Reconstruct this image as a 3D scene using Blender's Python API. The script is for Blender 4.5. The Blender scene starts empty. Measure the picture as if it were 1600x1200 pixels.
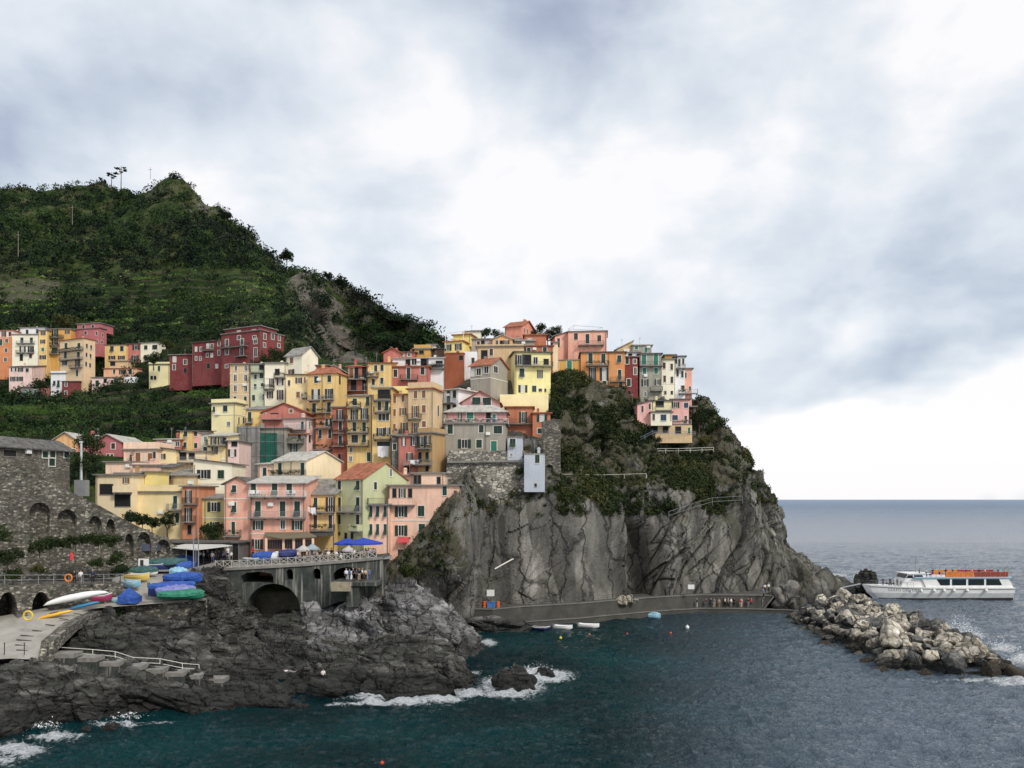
import bpy, math, random
import numpy as np
from mathutils import Vector, Matrix
random.seed(7); rng = np.random.default_rng(7)
scene = bpy.context.scene; C = scene.collection

# ---------------------------------------------------------------- camera, sky, sun, exposure
F = 1280.0; CZ = 22.0; HY = 780.0
cam = bpy.data.cameras.new('camera'); cam.sensor_width = 36; cam.lens = 36*F/1600
cam.shift_y = (HY-600)/1600.0; cam.clip_start = 0.5; cam.clip_end = 60000
co = bpy.data.objects.new('camera', cam); C.objects.link(co); co.location = (0, 0, CZ)
co.rotation_euler = (math.radians(90), 0, 0); scene.camera = co
scene.view_settings.view_transform = 'Standard'; scene.view_settings.look = 'None'
scene.view_settings.exposure = 0.56; scene.view_settings.gamma = 1
scene.cycles.max_bounces = 6; scene.cycles.diffuse_bounces = 3; scene.cycles.glossy_bounces = 3
scene.cycles.use_adaptive_sampling = True

SUN_EL, SUN_AZ = 40.0, 142.0      # degrees; azimuth from +Y (into the picture) towards +X (right)
def build_world():
    w = bpy.data.worlds.new('World'); scene.world = w; w.use_nodes = True
    nt = w.node_tree; nt.nodes.clear(); N = nt.nodes.new; L = nt.links.new
    out = N('ShaderNodeOutputWorld'); bg = N('ShaderNodeBackground'); L(bg.outputs[0], out.inputs[0])
    sky = N('ShaderNodeTexSky'); sky.sky_type = 'NISHITA'; sky.sun_disc = False
    sky.sun_elevation = math.radians(SUN_EL); sky.sun_rotation = math.radians(SUN_AZ)
    sk = N('ShaderNodeVectorMath'); sk.operation = 'SCALE'; sk.inputs['Scale'].default_value = 0.1
    L(sky.outputs[0], sk.inputs[0])
    tc = N('ShaderNodeTexCoord'); sep = N('ShaderNodeSeparateXYZ'); L(tc.outputs['Generated'], sep.inputs[0])
    def M(op, a, b=None, c=None, clamp=False):
        n = N('ShaderNodeMath'); n.operation = op; n.use_clamp = clamp
        for i, v in enumerate((a, b, c)):
            if v is None: continue
            if isinstance(v, (int, float)): n.inputs[i].default_value = v
            else: L(v, n.inputs[i])
        return n.outputs[0]
    X, Y, Z = sep.outputs
    zz = M('MAXIMUM', Z, 0.0)
    # cloud deck seen in perspective: direction divided by height
    inv = M('DIVIDE', 1.0, M('ADD', zz, 0.22))
    cx = M('MULTIPLY', X, inv); cy = M('MULTIPLY', Y, inv)
    cmb = N('ShaderNodeCombineXYZ'); L(X, cmb.inputs[0]); L(Y, cmb.inputs[1]); L(M('MULTIPLY', Z, 1.5), cmb.inputs[2])
    def noise(scale, det, rough, dist=0.0, off=(0, 0, 0)):
        mp = N('ShaderNodeMapping'); mp.inputs['Location'].default_value = off; L(cmb.outputs[0], mp.inputs[0])
        n = N('ShaderNodeTexNoise'); n.inputs['Scale'].default_value = scale; n.inputs['Detail'].default_value = det
        n.inputs['Roughness'].default_value = rough; n.inputs['Distortion'].default_value = dist
        L(mp.outputs[0], n.inputs['Vector']); return n.outputs['Fac']
    az = M('ARCTAN2', X, Y)                      # radians to the right of the view axis
    el = M('DIVIDE', Z, M('MAXIMUM', M('SQRT', M('ADD', M('MULTIPLY', X, X), M('MULTIPLY', Y, Y))), 0.001))
    azt = M('TANGENT', M('MINIMUM', M('MAXIMUM', az, -1.3), 1.3))
    wob = M('MULTIPLY', M('SUBTRACT', noise(3.0, 4, 0.55, 0.3, (3, 1, 0)), 0.5), 0.34)
    wob2 = M('MULTIPLY', M('SUBTRACT', noise(3.4, 4, 0.55, 0.3, (9, 5, 0)), 0.5), 0.30)
    A = M('ADD', azt, wob); E = M('ADD', el, wob2)
    def blob(a, e, ra, re, amp):
        # a soft mass of cloud at azimuth/elevation (tangents), its size in the same unit
        da = M('DIVIDE', M('SUBTRACT', A, a), ra); de = M('DIVIDE', M('SUBTRACT', E, e), re)
        r2 = M('ADD', M('MULTIPLY', da, da), M('MULTIPLY', de, de))
        return M('MULTIPLY', M('EXPONENT', M('MULTIPLY', r2, -1.0)), amp)
    s = None
    for b in CLOUDS:
        v = blob(*b); s = v if s is None else M('ADD', s, v)
    fine = M('MULTIPLY', M('SUBTRACT', noise(4.3, 6, 0.5, 0.2), 0.5), 2.0)
    fine2 = M('MULTIPLY', M('SUBTRACT', noise(11.0, 5, 0.55, 0.4, (4, 4, 0)), 0.5), 0.38)
    t = M('ADD', M('ADD', M('ADD', s, fine), fine2), 0.80, clamp=True)
    r = N('ShaderNodeValToRGB'); L(t, r.inputs[0]); e = r.color_ramp.elements
    e[0].position = 0.0; e[0].color = (0.24, 0.275, 0.365, 1)
    e[1].position = 1.0; e[1].color = (0.70, 0.69, 0.70, 1)
    for p, c in ((0.25, (0.32, 0.36, 0.45, 1)), (0.5, (0.43, 0.475, 0.54, 1)), (0.72, (0.53, 0.565, 0.61, 1)), (0.88, (0.62, 0.635, 0.66, 1))):
        x = e.new(p); x.color = c
    mix = N('ShaderNodeMix'); mix.data_type = 'RGBA'; mix.inputs[0].default_value = 0.93
    L(sk.outputs[0], mix.inputs[6]); L(r.outputs[0], mix.inputs[7])
    # light thrown down by the brighter cloud overhead and behind the viewer stays even
    L(mix.outputs[2], bg.inputs[0]); bg.inputs[1].default_value = 1.0
CLOUDS = [  # azimuth, elevation, width, height, strength (bright > 0 > dark)
    (0.55, 0.055, 0.50, 0.075, 0.65),      # bright strip above the sea
    (0.42, 0.17, 0.24, 0.032, -0.5), (0.66, 0.19, 0.14, 0.03, -0.3),     # dark band
    (0.62, 0.27, 0.22, 0.06, -0.26),
    (0.58, 0.50, 0.30, 0.13, 0.42),        # bright upper right
    (0.10, 0.56, 0.10, 0.10, -0.38),       # violet grey streak top centre
    (-0.58, 0.43, 0.18, 0.07, -0.42),
    (-0.30, 0.62, 0.20, 0.07, -0.16),
    (-0.05, 0.36, 0.16, 0.10, 0.22),
    (0.30, 0.40, 0.06, 0.08, -0.18), (0.12, 0.22, 0.12, 0.06, -0.15),
    (-0.40, 0.55, 0.12, 0.08, 0.2), (0.22, 0.27, 0.12, 0.05, 0.12),
]
build_world()
sl = bpy.data.lights.new('sun', 'SUN'); sl.energy = 1.5; sl.angle = math.radians(11); sl.color = (1.0, 0.94, 0.85)
so = bpy.data.objects.new('sun', sl); C.objects.link(so)
_d = Vector((math.sin(math.radians(SUN_AZ))*math.cos(math.radians(SUN_EL)), math.cos(math.radians(SUN_AZ))*math.cos(math.radians(SUN_EL)), math.sin(math.radians(SUN_EL))))
so.rotation_euler = _d.to_track_quat('Z', 'Y').to_euler(); so.location = _d*400

# ---------------------------------------------------------------- helpers
def P(px, py, D): return Vector(((px-800)/F*D, D, CZ-(py-HY)/F*D))
def W(px, py, z=0.0):
    """point of the level plane z seen at pixel px, py"""
    D = (CZ-z)*F/(py-HY); return P(px, py, D)
def _h(ix, iy, iz, s):
    n = (ix.astype(np.int64)*374761393 + iy.astype(np.int64)*668265263 + iz.astype(np.int64)*2147483647 + s*1274126177) & 0xFFFFFFFF
    n = ((n ^ (n >> 13))*1274126177) & 0xFFFFFFFF
    n = ((n ^ (n >> 16))*2246822519) & 0xFFFFFFFF
    return ((n ^ (n >> 15)) & 0xFFFFFF)/float(0xFFFFFF)
def vnoise(p, s=0):
    i = np.floor(p); f = p-i; i = i.astype(np.int64); u = f*f*f*(f*(f*6-15)+10); r = 0
    for a in (0, 1):
        for b in (0, 1):
            for c in (0, 1):
                w = (u[:, 0] if a else 1-u[:, 0])*(u[:, 1] if b else 1-u[:, 1])*(u[:, 2] if c else 1-u[:, 2])
                r = r + w*_h(i[:, 0]+a, i[:, 1]+b, i[:, 2]+c, s)
    return r*2-1
def fbm(p, octv=4, s=0, g=0.5):
    r = 0; a = 1; t = 0
    for k in range(octv): r = r + a*vnoise(p*(2.03**k)+k*17.3, s+k); t += a; a *= g
    return r/t
def ridged(p, octv=4, s=0):
    r = 0; a = 1; t = 0
    for k in range(octv): r = r + a*(1-np.abs(vnoise(p*(2.03**k)+k*11.1, s+k))*2); t += a; a *= 0.5
    return r/t
def voro(p, s=0):
    i = np.floor(p).astype(np.int64); f1 = np.full(len(p), 9.0); f2 = f1.copy(); cid = np.zeros(len(p))
    for a in (-1, 0, 1):
        for b in (-1, 0, 1):
            for c in (-1, 0, 1):
                q = i+np.array([a, b, c])
                o = np.stack([_h(q[:, 0], q[:, 1], q[:, 2], s+k) for k in (1, 2, 3)], 1)
                d = np.sqrt((((q+o)-p)**2).sum(1)); h = _h(q[:, 0], q[:, 1], q[:, 2], s+9)
                nearer = d < f1
                f2 = np.where(nearer, f1, np.minimum(f2, d)); cid = np.where(nearer, h, cid); f1 = np.where(nearer, d, f1)
    return f1, f2, cid
def facet(p, s=0):
    """broken planes: every cell gets its own offset and its own tilt"""
    i = np.floor(p).astype(np.int64); f1 = np.full(len(p), 9.0); f2 = f1.copy(); val = np.zeros(len(p))
    for a in (-1, 0, 1):
        for b in (-1, 0, 1):
            for c in (-1, 0, 1):
                q = i+np.array([a, b, c])
                o = np.stack([_h(q[:, 0], q[:, 1], q[:, 2], s+k) for k in (1, 2, 3)], 1); r = p-(q+o)
                d = np.sqrt((r**2).sum(1)); t = np.stack([_h(q[:, 0], q[:, 1], q[:, 2], s+k) for k in (4, 5, 6)], 1)-0.5
                v = (_h(q[:, 0], q[:, 1], q[:, 2], s+9)-0.5)*0.9+(r*t).sum(1)*1.7; nearer = d < f1
                f2 = np.where(nearer, f1, np.minimum(f2, d)); val = np.where(nearer, v, val); f1 = np.where(nearer, d, f1)
    return val, f2-f1
def tag(o, label=None, cat=None, group=None, kind=None):
    if label: o['label'] = label
    if cat: o['category'] = cat
    if group: o['group'] = group
    if kind: o['kind'] = kind
    return o
def link_mesh(name, me, mat=None, parent=None):
    o = bpy.data.objects.new(name, me); C.objects.link(o)
    if mat is not None: me.materials.append(mat)
    if parent is not None: o.parent = parent
    return o
def np_mesh(name, V, Fq, mat=None, parent=None, smooth=False, n=4):
    me = bpy.data.meshes.new(name); V = np.asarray(V, dtype=np.float32); Fq = np.asarray(Fq, dtype=np.int32)
    me.vertices.add(len(V)); me.vertices.foreach_set('co', V.ravel())
    me.loops.add(Fq.size); me.loops.foreach_set('vertex_index', Fq.ravel())
    me.polygons.add(len(Fq)); me.polygons.foreach_set('loop_start', np.arange(0, Fq.size, n, dtype=np.int32))
    me.polygons.foreach_set('loop_total', np.full(len(Fq), n, dtype=np.int32))
    me.update(calc_edges=True); me.validate()
    me.polygons.foreach_set('use_smooth', np.full(len(me.polygons), smooth))
    return link_mesh(name, me, mat, parent)
class MB:
    """collects simple shapes into one mesh; coordinates in the parent's frame"""
    def __init__(s): s.v = []; s.f = []; s.m = []; s.cm = 0
    def poly(s, pts, faces):
        b = len(s.v); s.v += [tuple(p) for p in pts]; s.f += [[b+i for i in f] for f in faces]; s.m += [s.cm]*len(faces); return s
    def box(s, x0, x1, y0, y1, z0, z1):
        return s.poly([(x, y, z) for z in (z0, z1) for y in (y0, y1) for x in (x0, x1)],
                      [(0, 2, 3, 1), (4, 5, 7, 6), (0, 1, 5, 4), (2, 6, 7, 3), (0, 4, 6, 2), (1, 3, 7, 5)])
    def obox(s, c, ax, ay, az):
        """box with centre c and half-axis vectors"""
        c, ax, ay, az = map(Vector, (c, ax, ay, az))
        pts = [c+ax*i+ay*j+az*k for k in (-1, 1) for j in (-1, 1) for i in (-1, 1)]
        return s.poly(pts, [(0, 2, 3, 1), (4, 5, 7, 6), (0, 1, 5, 4), (2, 6, 7, 3), (0, 4, 6, 2), (1, 3, 7, 5)])
    def bar(s, a, b, r, n=6, r2=None):
        a = Vector(a); b = Vector(b); d = (b-a); r2 = r if r2 is None else r2
        if d.length < 1e-6: return s
        q = d.to_track_quat('Z', 'Y'); x = q @ Vector((1, 0, 0)); y = q @ Vector((0, 1, 0))
        pts = [a+(x*math.cos(t)+y*math.sin(t))*r for t in [2*math.pi*i/n for i in range(n)]]
        pts += [b+(x*math.cos(t)+y*math.sin(t))*r2 for t in [2*math.pi*i/n for i in range(n)]]
        return s.poly(pts, [(i, (i+1) % n, n+(i+1) % n, n+i) for i in range(n)]+[tuple(range(n))[::-1], tuple(range(n, 2*n))])
    def path(s, pts, r, n=6):
        for a, b in zip(pts[:-1], pts[1:]): s.bar(a, b, r, n)
        return s
    def prism(s, pts2, y0, y1):
        """outline in x,z pushed from y0 to y1"""
        n = len(pts2); pts = [(x, y0, z) for x, z in pts2]+[(x, y1, z) for x, z in pts2]
        return s.poly(pts, [tuple(range(n)), tuple(range(n, 2*n))[::-1]]+[(i, n+i, n+(i+1) % n, (i+1) % n) for i in range(n)])
    def loft(s, rings, caps=True):
        n = len(rings[0]); b = len(s.v); k = 0
        for r in rings: s.v += [tuple(p) for p in r]
        for j in range(len(rings)-1):
            for i in range(n):
                s.f.append([b+j*n+i, b+j*n+(i+1) % n, b+(j+1)*n+(i+1) % n, b+(j+1)*n+i]); s.m.append(s.cm)
        if caps:
            s.f.append([b+i for i in range(n)][::-1]); s.f.append([b+(len(rings)-1)*n+i for i in range(n)]); s.m += [s.cm]*2
        return s
    def build(s, name, mat, parent=None, smooth=False):
        me = bpy.data.meshes.new(name); me.from_pydata(s.v, [], s.f)
        if isinstance(mat, (list, tuple)):
            for m in mat: me.materials.append(m)
            me.polygons.foreach_set('material_index', s.m)
            mat = None
        if smooth: me.polygons.foreach_set('use_smooth', [True]*len(me.polygons))
        me.update()
        return link_mesh(name, me, mat, parent)
def empty(name, loc=(0, 0, 0), rz=0.0):
    o = bpy.data.objects.new(name, None); C.objects.link(o); o.location = loc; o.rotation_euler = (0, 0, rz)
    o.empty_display_size = 0.5; return o
def copy_tree(o, parent=None):
    c = o.copy(); C.objects.link(c); c.parent = parent
    for ch in list(o.children): copy_tree(ch, c)
    return c
def catmull(ctrl, n):
    """resample axis 0 of ctrl to n points"""
    K = ctrl.shape[0]; t = np.linspace(0, K-1, n); i = np.minimum(t.astype(int), K-2); f = (t-i).reshape(-1, *([1]*(ctrl.ndim-1)))
    g = lambda k: ctrl[np.clip(k, 0, K-1)]
    p0, p1, p2, p3 = g(i-1), g(i), g(i+1), g(i+2)
    m1, m2 = (p2-p0)/2, (p3-p1)/2; f2 = f*f; f3 = f2*f
    return (2*f3-3*f2+1)*p1+(f3-2*f2+f)*m1+(-2*f3+3*f2)*p2+(f3-f2)*m2
def pix3(a):
    """array of px,py,D -> world points"""
    a = np.asarray(a, float); o = np.empty_like(a)
    o[..., 0] = (a[..., 0]-800)/F*a[..., 2]; o[..., 1] = a[..., 2]; o[..., 2] = CZ-(a[..., 1]-HY)/F*a[..., 2]
    return o
def normals(G):
    du = np.gradient(G, axis=1); dv = np.gradient(G, axis=0); n = np.cross(du, dv)
    return n/np.maximum(np.linalg.norm(n, axis=-1, keepdims=True), 1e-9)
def surface(name, ctrl, nu, nv, disp, mat, toward=(0, -1, 0.3), smooth=False, kind='structure'):
    G = catmull(ctrl, nv); G = np.swapaxes(catmull(np.swapaxes(G, 0, 1), nu), 0, 1)
    n = normals(G)
    if (n.reshape(-1, 3) @ np.array(toward)).mean() < 0: n = -n
    if disp is not None: G = disp(G, n)
    idx = np.arange(nu*nv).reshape(nv, nu)
    q = np.stack([idx[:-1, :-1], idx[:-1, 1:], idx[1:, 1:], idx[1:, :-1]], -1).reshape(-1, 4)
    o = np_mesh(name, G.reshape(-1, 3), q, mat, smooth=smooth); o['kind'] = kind
    return o, G, n

# ---------------------------------------------------------------- materials
MATS = {}
def mat_new(name):
    m = bpy.data.materials.new(name); m.use_nodes = True; nt = m.node_tree
    return m, nt, nt.nodes.new, nt.links.new, nt.nodes['Principled BSDF']
def ramp(N, L, fac, stops, interp='LINEAR'):
    r = N('ShaderNodeValToRGB'); L(fac, r.inputs[0]); e = r.color_ramp.elements; r.color_ramp.interpolation = interp
    e[0].position, e[0].color = stops[0][0], (*stops[0][1], 1); e[1].position, e[1].color = stops[-1][0], (*stops[-1][1], 1)
    for p, c in stops[1:-1]:
        x = e.new(p); x.color = (*c, 1)
    return r.outputs[0]
def noi(N, L, vec, scale, det=4, rough=0.5, dist=0.0, mapping=None):
    if mapping is not None:
        mp = N('ShaderNodeMapping'); mp.inputs['Scale'].default_value = mapping; L(vec, mp.inputs[0]); vec = mp.outputs[0]
    n = N('ShaderNodeTexNoise'); n.inputs['Scale'].default_value = scale; n.inputs['Detail'].default_value = det
    n.inputs['Roughness'].default_value = rough; n.inputs['Distortion'].default_value = dist; L(vec, n.inputs['Vector'])
    return n.outputs['Fac']
def mixc(N, L, fac, a, b, mode='MIX'):
    m = N('ShaderNodeMix'); m.data_type = 'RGBA'; m.blend_type = mode
    for k, v in ((0, fac), (6, a), (7, b)):
        if isinstance(v, (int, float)): m.inputs[k].default_value = v
        elif isinstance(v, tuple): m.inputs[k].default_value = (*v, 1)
        else: L(v, m.inputs[k])
    return m.outputs[2]
def mathn(N, L, op, a, b=None, clamp=False):
    n = N('ShaderNodeMath'); n.operation = op; n.use_clamp = clamp
    for i, v in enumerate((a, b)):
        if v is None: continue
        if isinstance(v, (int, float)): n.inputs[i].default_value = v
        else: L(v, n.inputs[i])
    return n.outputs[0]
def bump(N, L, h, bsdf, dist, strength=1.0, normal=None):
    b = N('ShaderNodeBump'); b.inputs['Distance'].default_value = dist; b.inputs['Strength'].default_value = strength
    L(h, b.inputs['Height'])
    if normal is not None: L(normal, b.inputs['Normal'])
    if bsdf is not None: L(b.outputs[0], bsdf.inputs['Normal'])
    return b.outputs[0]
def plain(name, col, rough=0.6, metal=0.0, var=0.12, scale=2.0):
    if name in MATS: return MATS[name]
    m, nt, N, L, B = mat_new(name); tc = N('ShaderNodeTexCoord')
    f = noi(N, L, tc.outputs['Object'], scale, 4)
    c = ramp(N, L, f, [(0.25, tuple(x*(1-var) for x in col)), (0.75, tuple(min(1, x*(1+var)) for x in col))])
    L(c, B.inputs['Base Color']); B.inputs['Roughness'].default_value = rough; B.inputs['Metallic'].default_value = metal
    if name.startswith('tarp'): bump(N, L, noi(N, L, tc.outputs['Object'], 2.2, 3, 0.5, 0.8, mapping=(0.6, 2.0, 1.0)), B, 0.35, 1.0)
    MATS[name] = m; return m
def stucco(col, dirt=0.5, key=None):
    k = key or 'stucco_%d_%d_%d' % tuple(int(c*100) for c in col)
    if k in MATS: return MATS[k]
    m, nt, N, L, B = mat_new(k); g = N('ShaderNodeNewGeometry'); pos = g.outputs['Position']
    big = noi(N, L, pos, 0.22, 5, 0.6, 0.4)
    strk = noi(N, L, pos, 1.0, 6, 0.65, 0.2, mapping=(2.0, 2.0, 0.2))
    fine = noi(N, L, pos, 3.0, 5, 0.65)
    dk = tuple(x*(0.62 if i < 2 else 0.58) for i, x in enumerate(col)); lt = tuple(min(1, x*1.12+0.02) for x in col)
    c = ramp(N, L, big, [(0.3, tuple(x*0.88 for x in col)), (0.7, lt)])
    f = mathn(N, L, 'MULTIPLY', ramp(N, L, strk, [(0.47, (0, 0, 0)), (0.72, (1, 1, 1))]), min(1.0, dirt*0.95))
    fd = noi(N, L, pos, 0.45, 4, 0.55, 0.3); grey = sum(col)/3
    c = mixc(N, L, mathn(N, L, 'MULTIPLY', ramp(N, L, fd, [(0.5, (0, 0, 0)), (0.66, (1, 1, 1))]), 0.18), c, tuple(min(1, 0.5*x+0.5*grey+0.06) for x in col))
    c = mixc(N, L, f, c, dk)
    f2 = mathn(N, L, 'MULTIPLY', ramp(N, L, fine, [(0.52, (0, 0, 0)), (0.72, (1, 1, 1))]), 0.5*dirt)
    c = mixc(N, L, f2, c, (0.30, 0.27, 0.23))
    L(c, B.inputs['Base Color']); B.inputs['Roughness'].default_value = 0.9
    bump(N, L, fine, B, 0.04, 0.5)
    MATS[k] = m; return m
def masonry(name, cols, scale=1.6, mortar=(0.10, 0.095, 0.085), flat=2.2, moss=0.3, blotch=0.5):
    """rubble stone: flattened cells of several greys with dark joints"""
    if name in MATS: return MATS[name]
    m, nt, N, L, B = mat_new(name); g = N('ShaderNodeNewGeometry'); pos = g.outputs['Position']
    mp = N('ShaderNodeMapping'); mp.inputs['Scale'].default_value = (1, 1, flat); L(pos, mp.inputs[0])
    def vor(feat):
        v = N('ShaderNodeTexVoronoi'); v.feature = feat; v.inputs['Scale'].default_value = scale; L(mp.outputs[0], v.inputs['Vector']); return v
    v1 = vor('F1'); ve = vor('DISTANCE_TO_EDGE')
    sp = N('ShaderNodeSeparateColor'); L(v1.outputs['Color'], sp.inputs[0])
    n = len(cols); c = ramp(N, L, sp.outputs[0], [(i/(n-1), cols[i]) for i in range(n)])
    edge = ramp(N, L, ve.outputs['Distance'], [(0.02, (0, 0, 0)), (0.09, (1, 1, 1))])
    c = mixc(N, L, edge, mortar, c)
    big = noi(N, L, pos, 0.25, 6, 0.65, 0.5)
    c = mixc(N, L, mathn(N, L, 'MULTIPLY', ramp(N, L, big, [(0.45, (0, 0, 0)), (0.65, (1, 1, 1))]), blotch), c, tuple(x*0.45 for x in cols[0]))
    ms = noi(N, L, pos, 0.5, 6, 0.7)
    c = mixc(N, L, mathn(N, L, 'MULTIPLY', ramp(N, L, ms, [(0.55, (0, 0, 0)), (0.7, (1, 1, 1))]), moss), c, (0.035, 0.05, 0.018))
    L(c, B.inputs['Base Color']); B.inputs['Roughness'].default_value = 0.92
    bump(N, L, edge, B, 0.10, 0.8)
    MATS[name] = m; return m
def rockmat(name, cols, strata=(0.5, 0.3, 1.2), tilt=(0.5, 0.6, 0.2), scale=0.5, moss=0.35, mosscol=(0.045, 0.055, 0.02), wet=True, pale=0.25, soil=False, crk=(0.55, 0.22, 0.28), cs=0.8, var=0.8, vsc=1.5):
    if name in MATS: return MATS[name]
    m, nt, N, L, B = mat_new(name); g = N('ShaderNodeNewGeometry'); pos = g.outputs['Position']
    mp = N('ShaderNodeMapping'); mp.inputs['Rotation'].default_value = tilt; mp.inputs['Scale'].default_value = strata; L(pos, mp.inputs[0])
    a = noi(N, L, mp.outputs[0], scale, 8, 0.62, 0.6); b = noi(N, L, pos, 0.09, 5, 0.6, 0.5); c3 = noi(N, L, pos, 1.7, 8, 0.7, 0.2)
    n = len(cols); c = ramp(N, L, a, [(0.28+0.44*i/(n-1), cols[i]) for i in range(n)])
    c = mixc(N, L, mathn(N, L, 'MULTIPLY', ramp(N, L, b, [(0.45, (0, 0, 0)), (0.62, (1, 1, 1))]), 0.55), c, tuple(x*0.55 for x in cols[0]))
    vs = N('ShaderNodeTexVoronoi'); vs.inputs['Scale'].default_value = vsc; L(mp.outputs[0], vs.inputs['Vector']); sv = N('ShaderNodeSeparateColor'); L(vs.outputs['Color'], sv.inputs[0])
    vv = N('ShaderNodeVectorMath'); vv.operation = 'SCALE'; L(c, vv.inputs[0]); L(mathn(N, L, 'ADD', 1.0-var*0.47, mathn(N, L, 'MULTIPLY', sv.outputs[0], var)), vv.inputs['Scale']); c = vv.outputs[0]
    pl = ramp(N, L, c3, [(0.60, (0, 0, 0)), (0.72, (1, 1, 1))])
    c = mixc(N, L, mathn(N, L, 'MULTIPLY', pl, pale), c, tuple(min(1, x*1.6+0.03) for x in cols[-1]))
    # cracks run through the rock itself
    vm = N('ShaderNodeMapping'); vm.inputs['Rotation'].default_value = tilt; vm.inputs['Scale'].default_value = crk; 
    wv = N('ShaderNodeVectorMath'); wv.operation = 'ADD'; nn = N('ShaderNodeTexNoise'); nn.inputs['Scale'].default_value = 0.5; nn.inputs['Detail'].default_value = 5; L(pos, nn.inputs['Vector'])
    sc = N('ShaderNodeVectorMath'); sc.operation = 'SCALE'; sc.inputs['Scale'].default_value = 3.2; L(nn.outputs['Color'], sc.inputs[0]); L(pos, wv.inputs[0]); L(sc.outputs[0], wv.inputs[1]); L(wv.outputs[0], vm.inputs[0])
    ve = N('ShaderNodeTexVoronoi'); ve.feature = 'DISTANCE_TO_EDGE'; ve.inputs['Scale'].default_value = cs; L(vm.outputs[0], ve.inputs['Vector'])
    cr = ramp(N, L, ve.outputs['Distance'], [(0.0, (0, 0, 0)), (0.045, (1, 1, 1))])
    c = mixc(N, L, mathn(N, L, 'MULTIPLY', mathn(N, L, 'SUBTRACT', 1.0, cr), 0.75), c, (0.012, 0.012, 0.012))
    if moss > 0:
        sepn = N('ShaderNodeSeparateXYZ'); L(g.outputs['Normal'], sepn.inputs[0])
        up = mathn(N, L, 'ADD', mathn(N, L, 'MULTIPLY', sepn.outputs[2], 0.35), noi(N, L, pos, 0.22, 6, 0.65, 0.4))
        mk = mathn(N, L, 'MULTIPLY', ramp(N, L, up, [(0.62, (0, 0, 0)), (0.78, (1, 1, 1))]), moss)
        c = mixc(N, L, mk, c, mosscol)
    if soil:
        at = N('ShaderNodeAttribute'); at.attribute_name = 'soil'; q = mathn(N, L, 'ADD', at.outputs['Fac'], mathn(N, L, 'MULTIPLY', mathn(N, L, 'SUBTRACT', noi(N, L, pos, 0.3, 7, 0.7), 0.5), 1.6))
        c = mixc(N, L, mathn(N, L, 'MULTIPLY', ramp(N, L, q, [(0.45, (0, 0, 0)), (0.6, (1, 1, 1))]), 0.85), c, ramp(N, L, noi(N, L, pos, 0.6, 5, 0.6), [(0.3, (0.03, 0.032, 0.014)), (0.7, (0.085, 0.075, 0.035))]))
    if wet:
        sp = N('ShaderNodeSeparateXYZ'); L(pos, sp.inputs[0])
        wz = mathn(N, L, 'ADD', sp.outputs[2], mathn(N, L, 'MULTIPLY', noi(N, L, pos, 0.3, 4), -2.5))
        wf = ramp(N, L, mathn(N, L, 'DIVIDE', wz, 4.0), [(0.0, (1, 1, 1)), (0.35, (0, 0, 0))])
        c = mixc(N, L, mathn(N, L, 'MULTIPLY', wf, 0.8), c, (0.014, 0.014, 0.013))
    L(c, B.inputs['Base Color']); B.inputs['Roughness'].default_value = 0.85
    h = mathn(N, L, 'ADD', mathn(N, L, 'MULTIPLY', a, 1.0), mathn(N, L, 'MULTIPLY', c3, 0.6))
    h = mathn(N, L, 'ADD', h, mathn(N, L, 'MULTIPLY', cr, 0.5)); h = mathn(N, L, 'ADD', h, mathn(N, L, 'MULTIPLY', vs.outputs['Distance'], -0.7)); h = mathn(N, L, 'ADD', h, mathn(N, L, 'MULTIPLY', sv.outputs[1], 0.35))
    bump(N, L, h, B, 0.9, 0.9)
    MATS[name] = m; return m
def leafmat(name, cols, trans=False):
    if name in MATS: return MATS[name]
    m, nt, N, L, B = mat_new(name); at = N('ShaderNodeAttribute'); at.attribute_name = 'tint'
    sp = N('ShaderNodeSeparateColor'); L(at.outputs['Color'], sp.inputs[0])
    n = len(cols); c = ramp(N, L, sp.outputs[0], [(i/(n-1), cols[i]) for i in range(n)])
    v = mathn(N, L, 'ADD', mathn(N, L, 'MULTIPLY', sp.outputs[1], 0.8), 0.6)
    vm = N('ShaderNodeVectorMath'); vm.operation = 'SCALE'; L(c, vm.inputs[0]); L(v, vm.inputs['Scale'])
    L(vm.outputs[0], B.inputs['Base Color']); B.inputs['Roughness'].default_value = 0.75
    B.inputs['Specular IOR Level'].default_value = 0.2
    MATS[name] = m; return m
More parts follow.
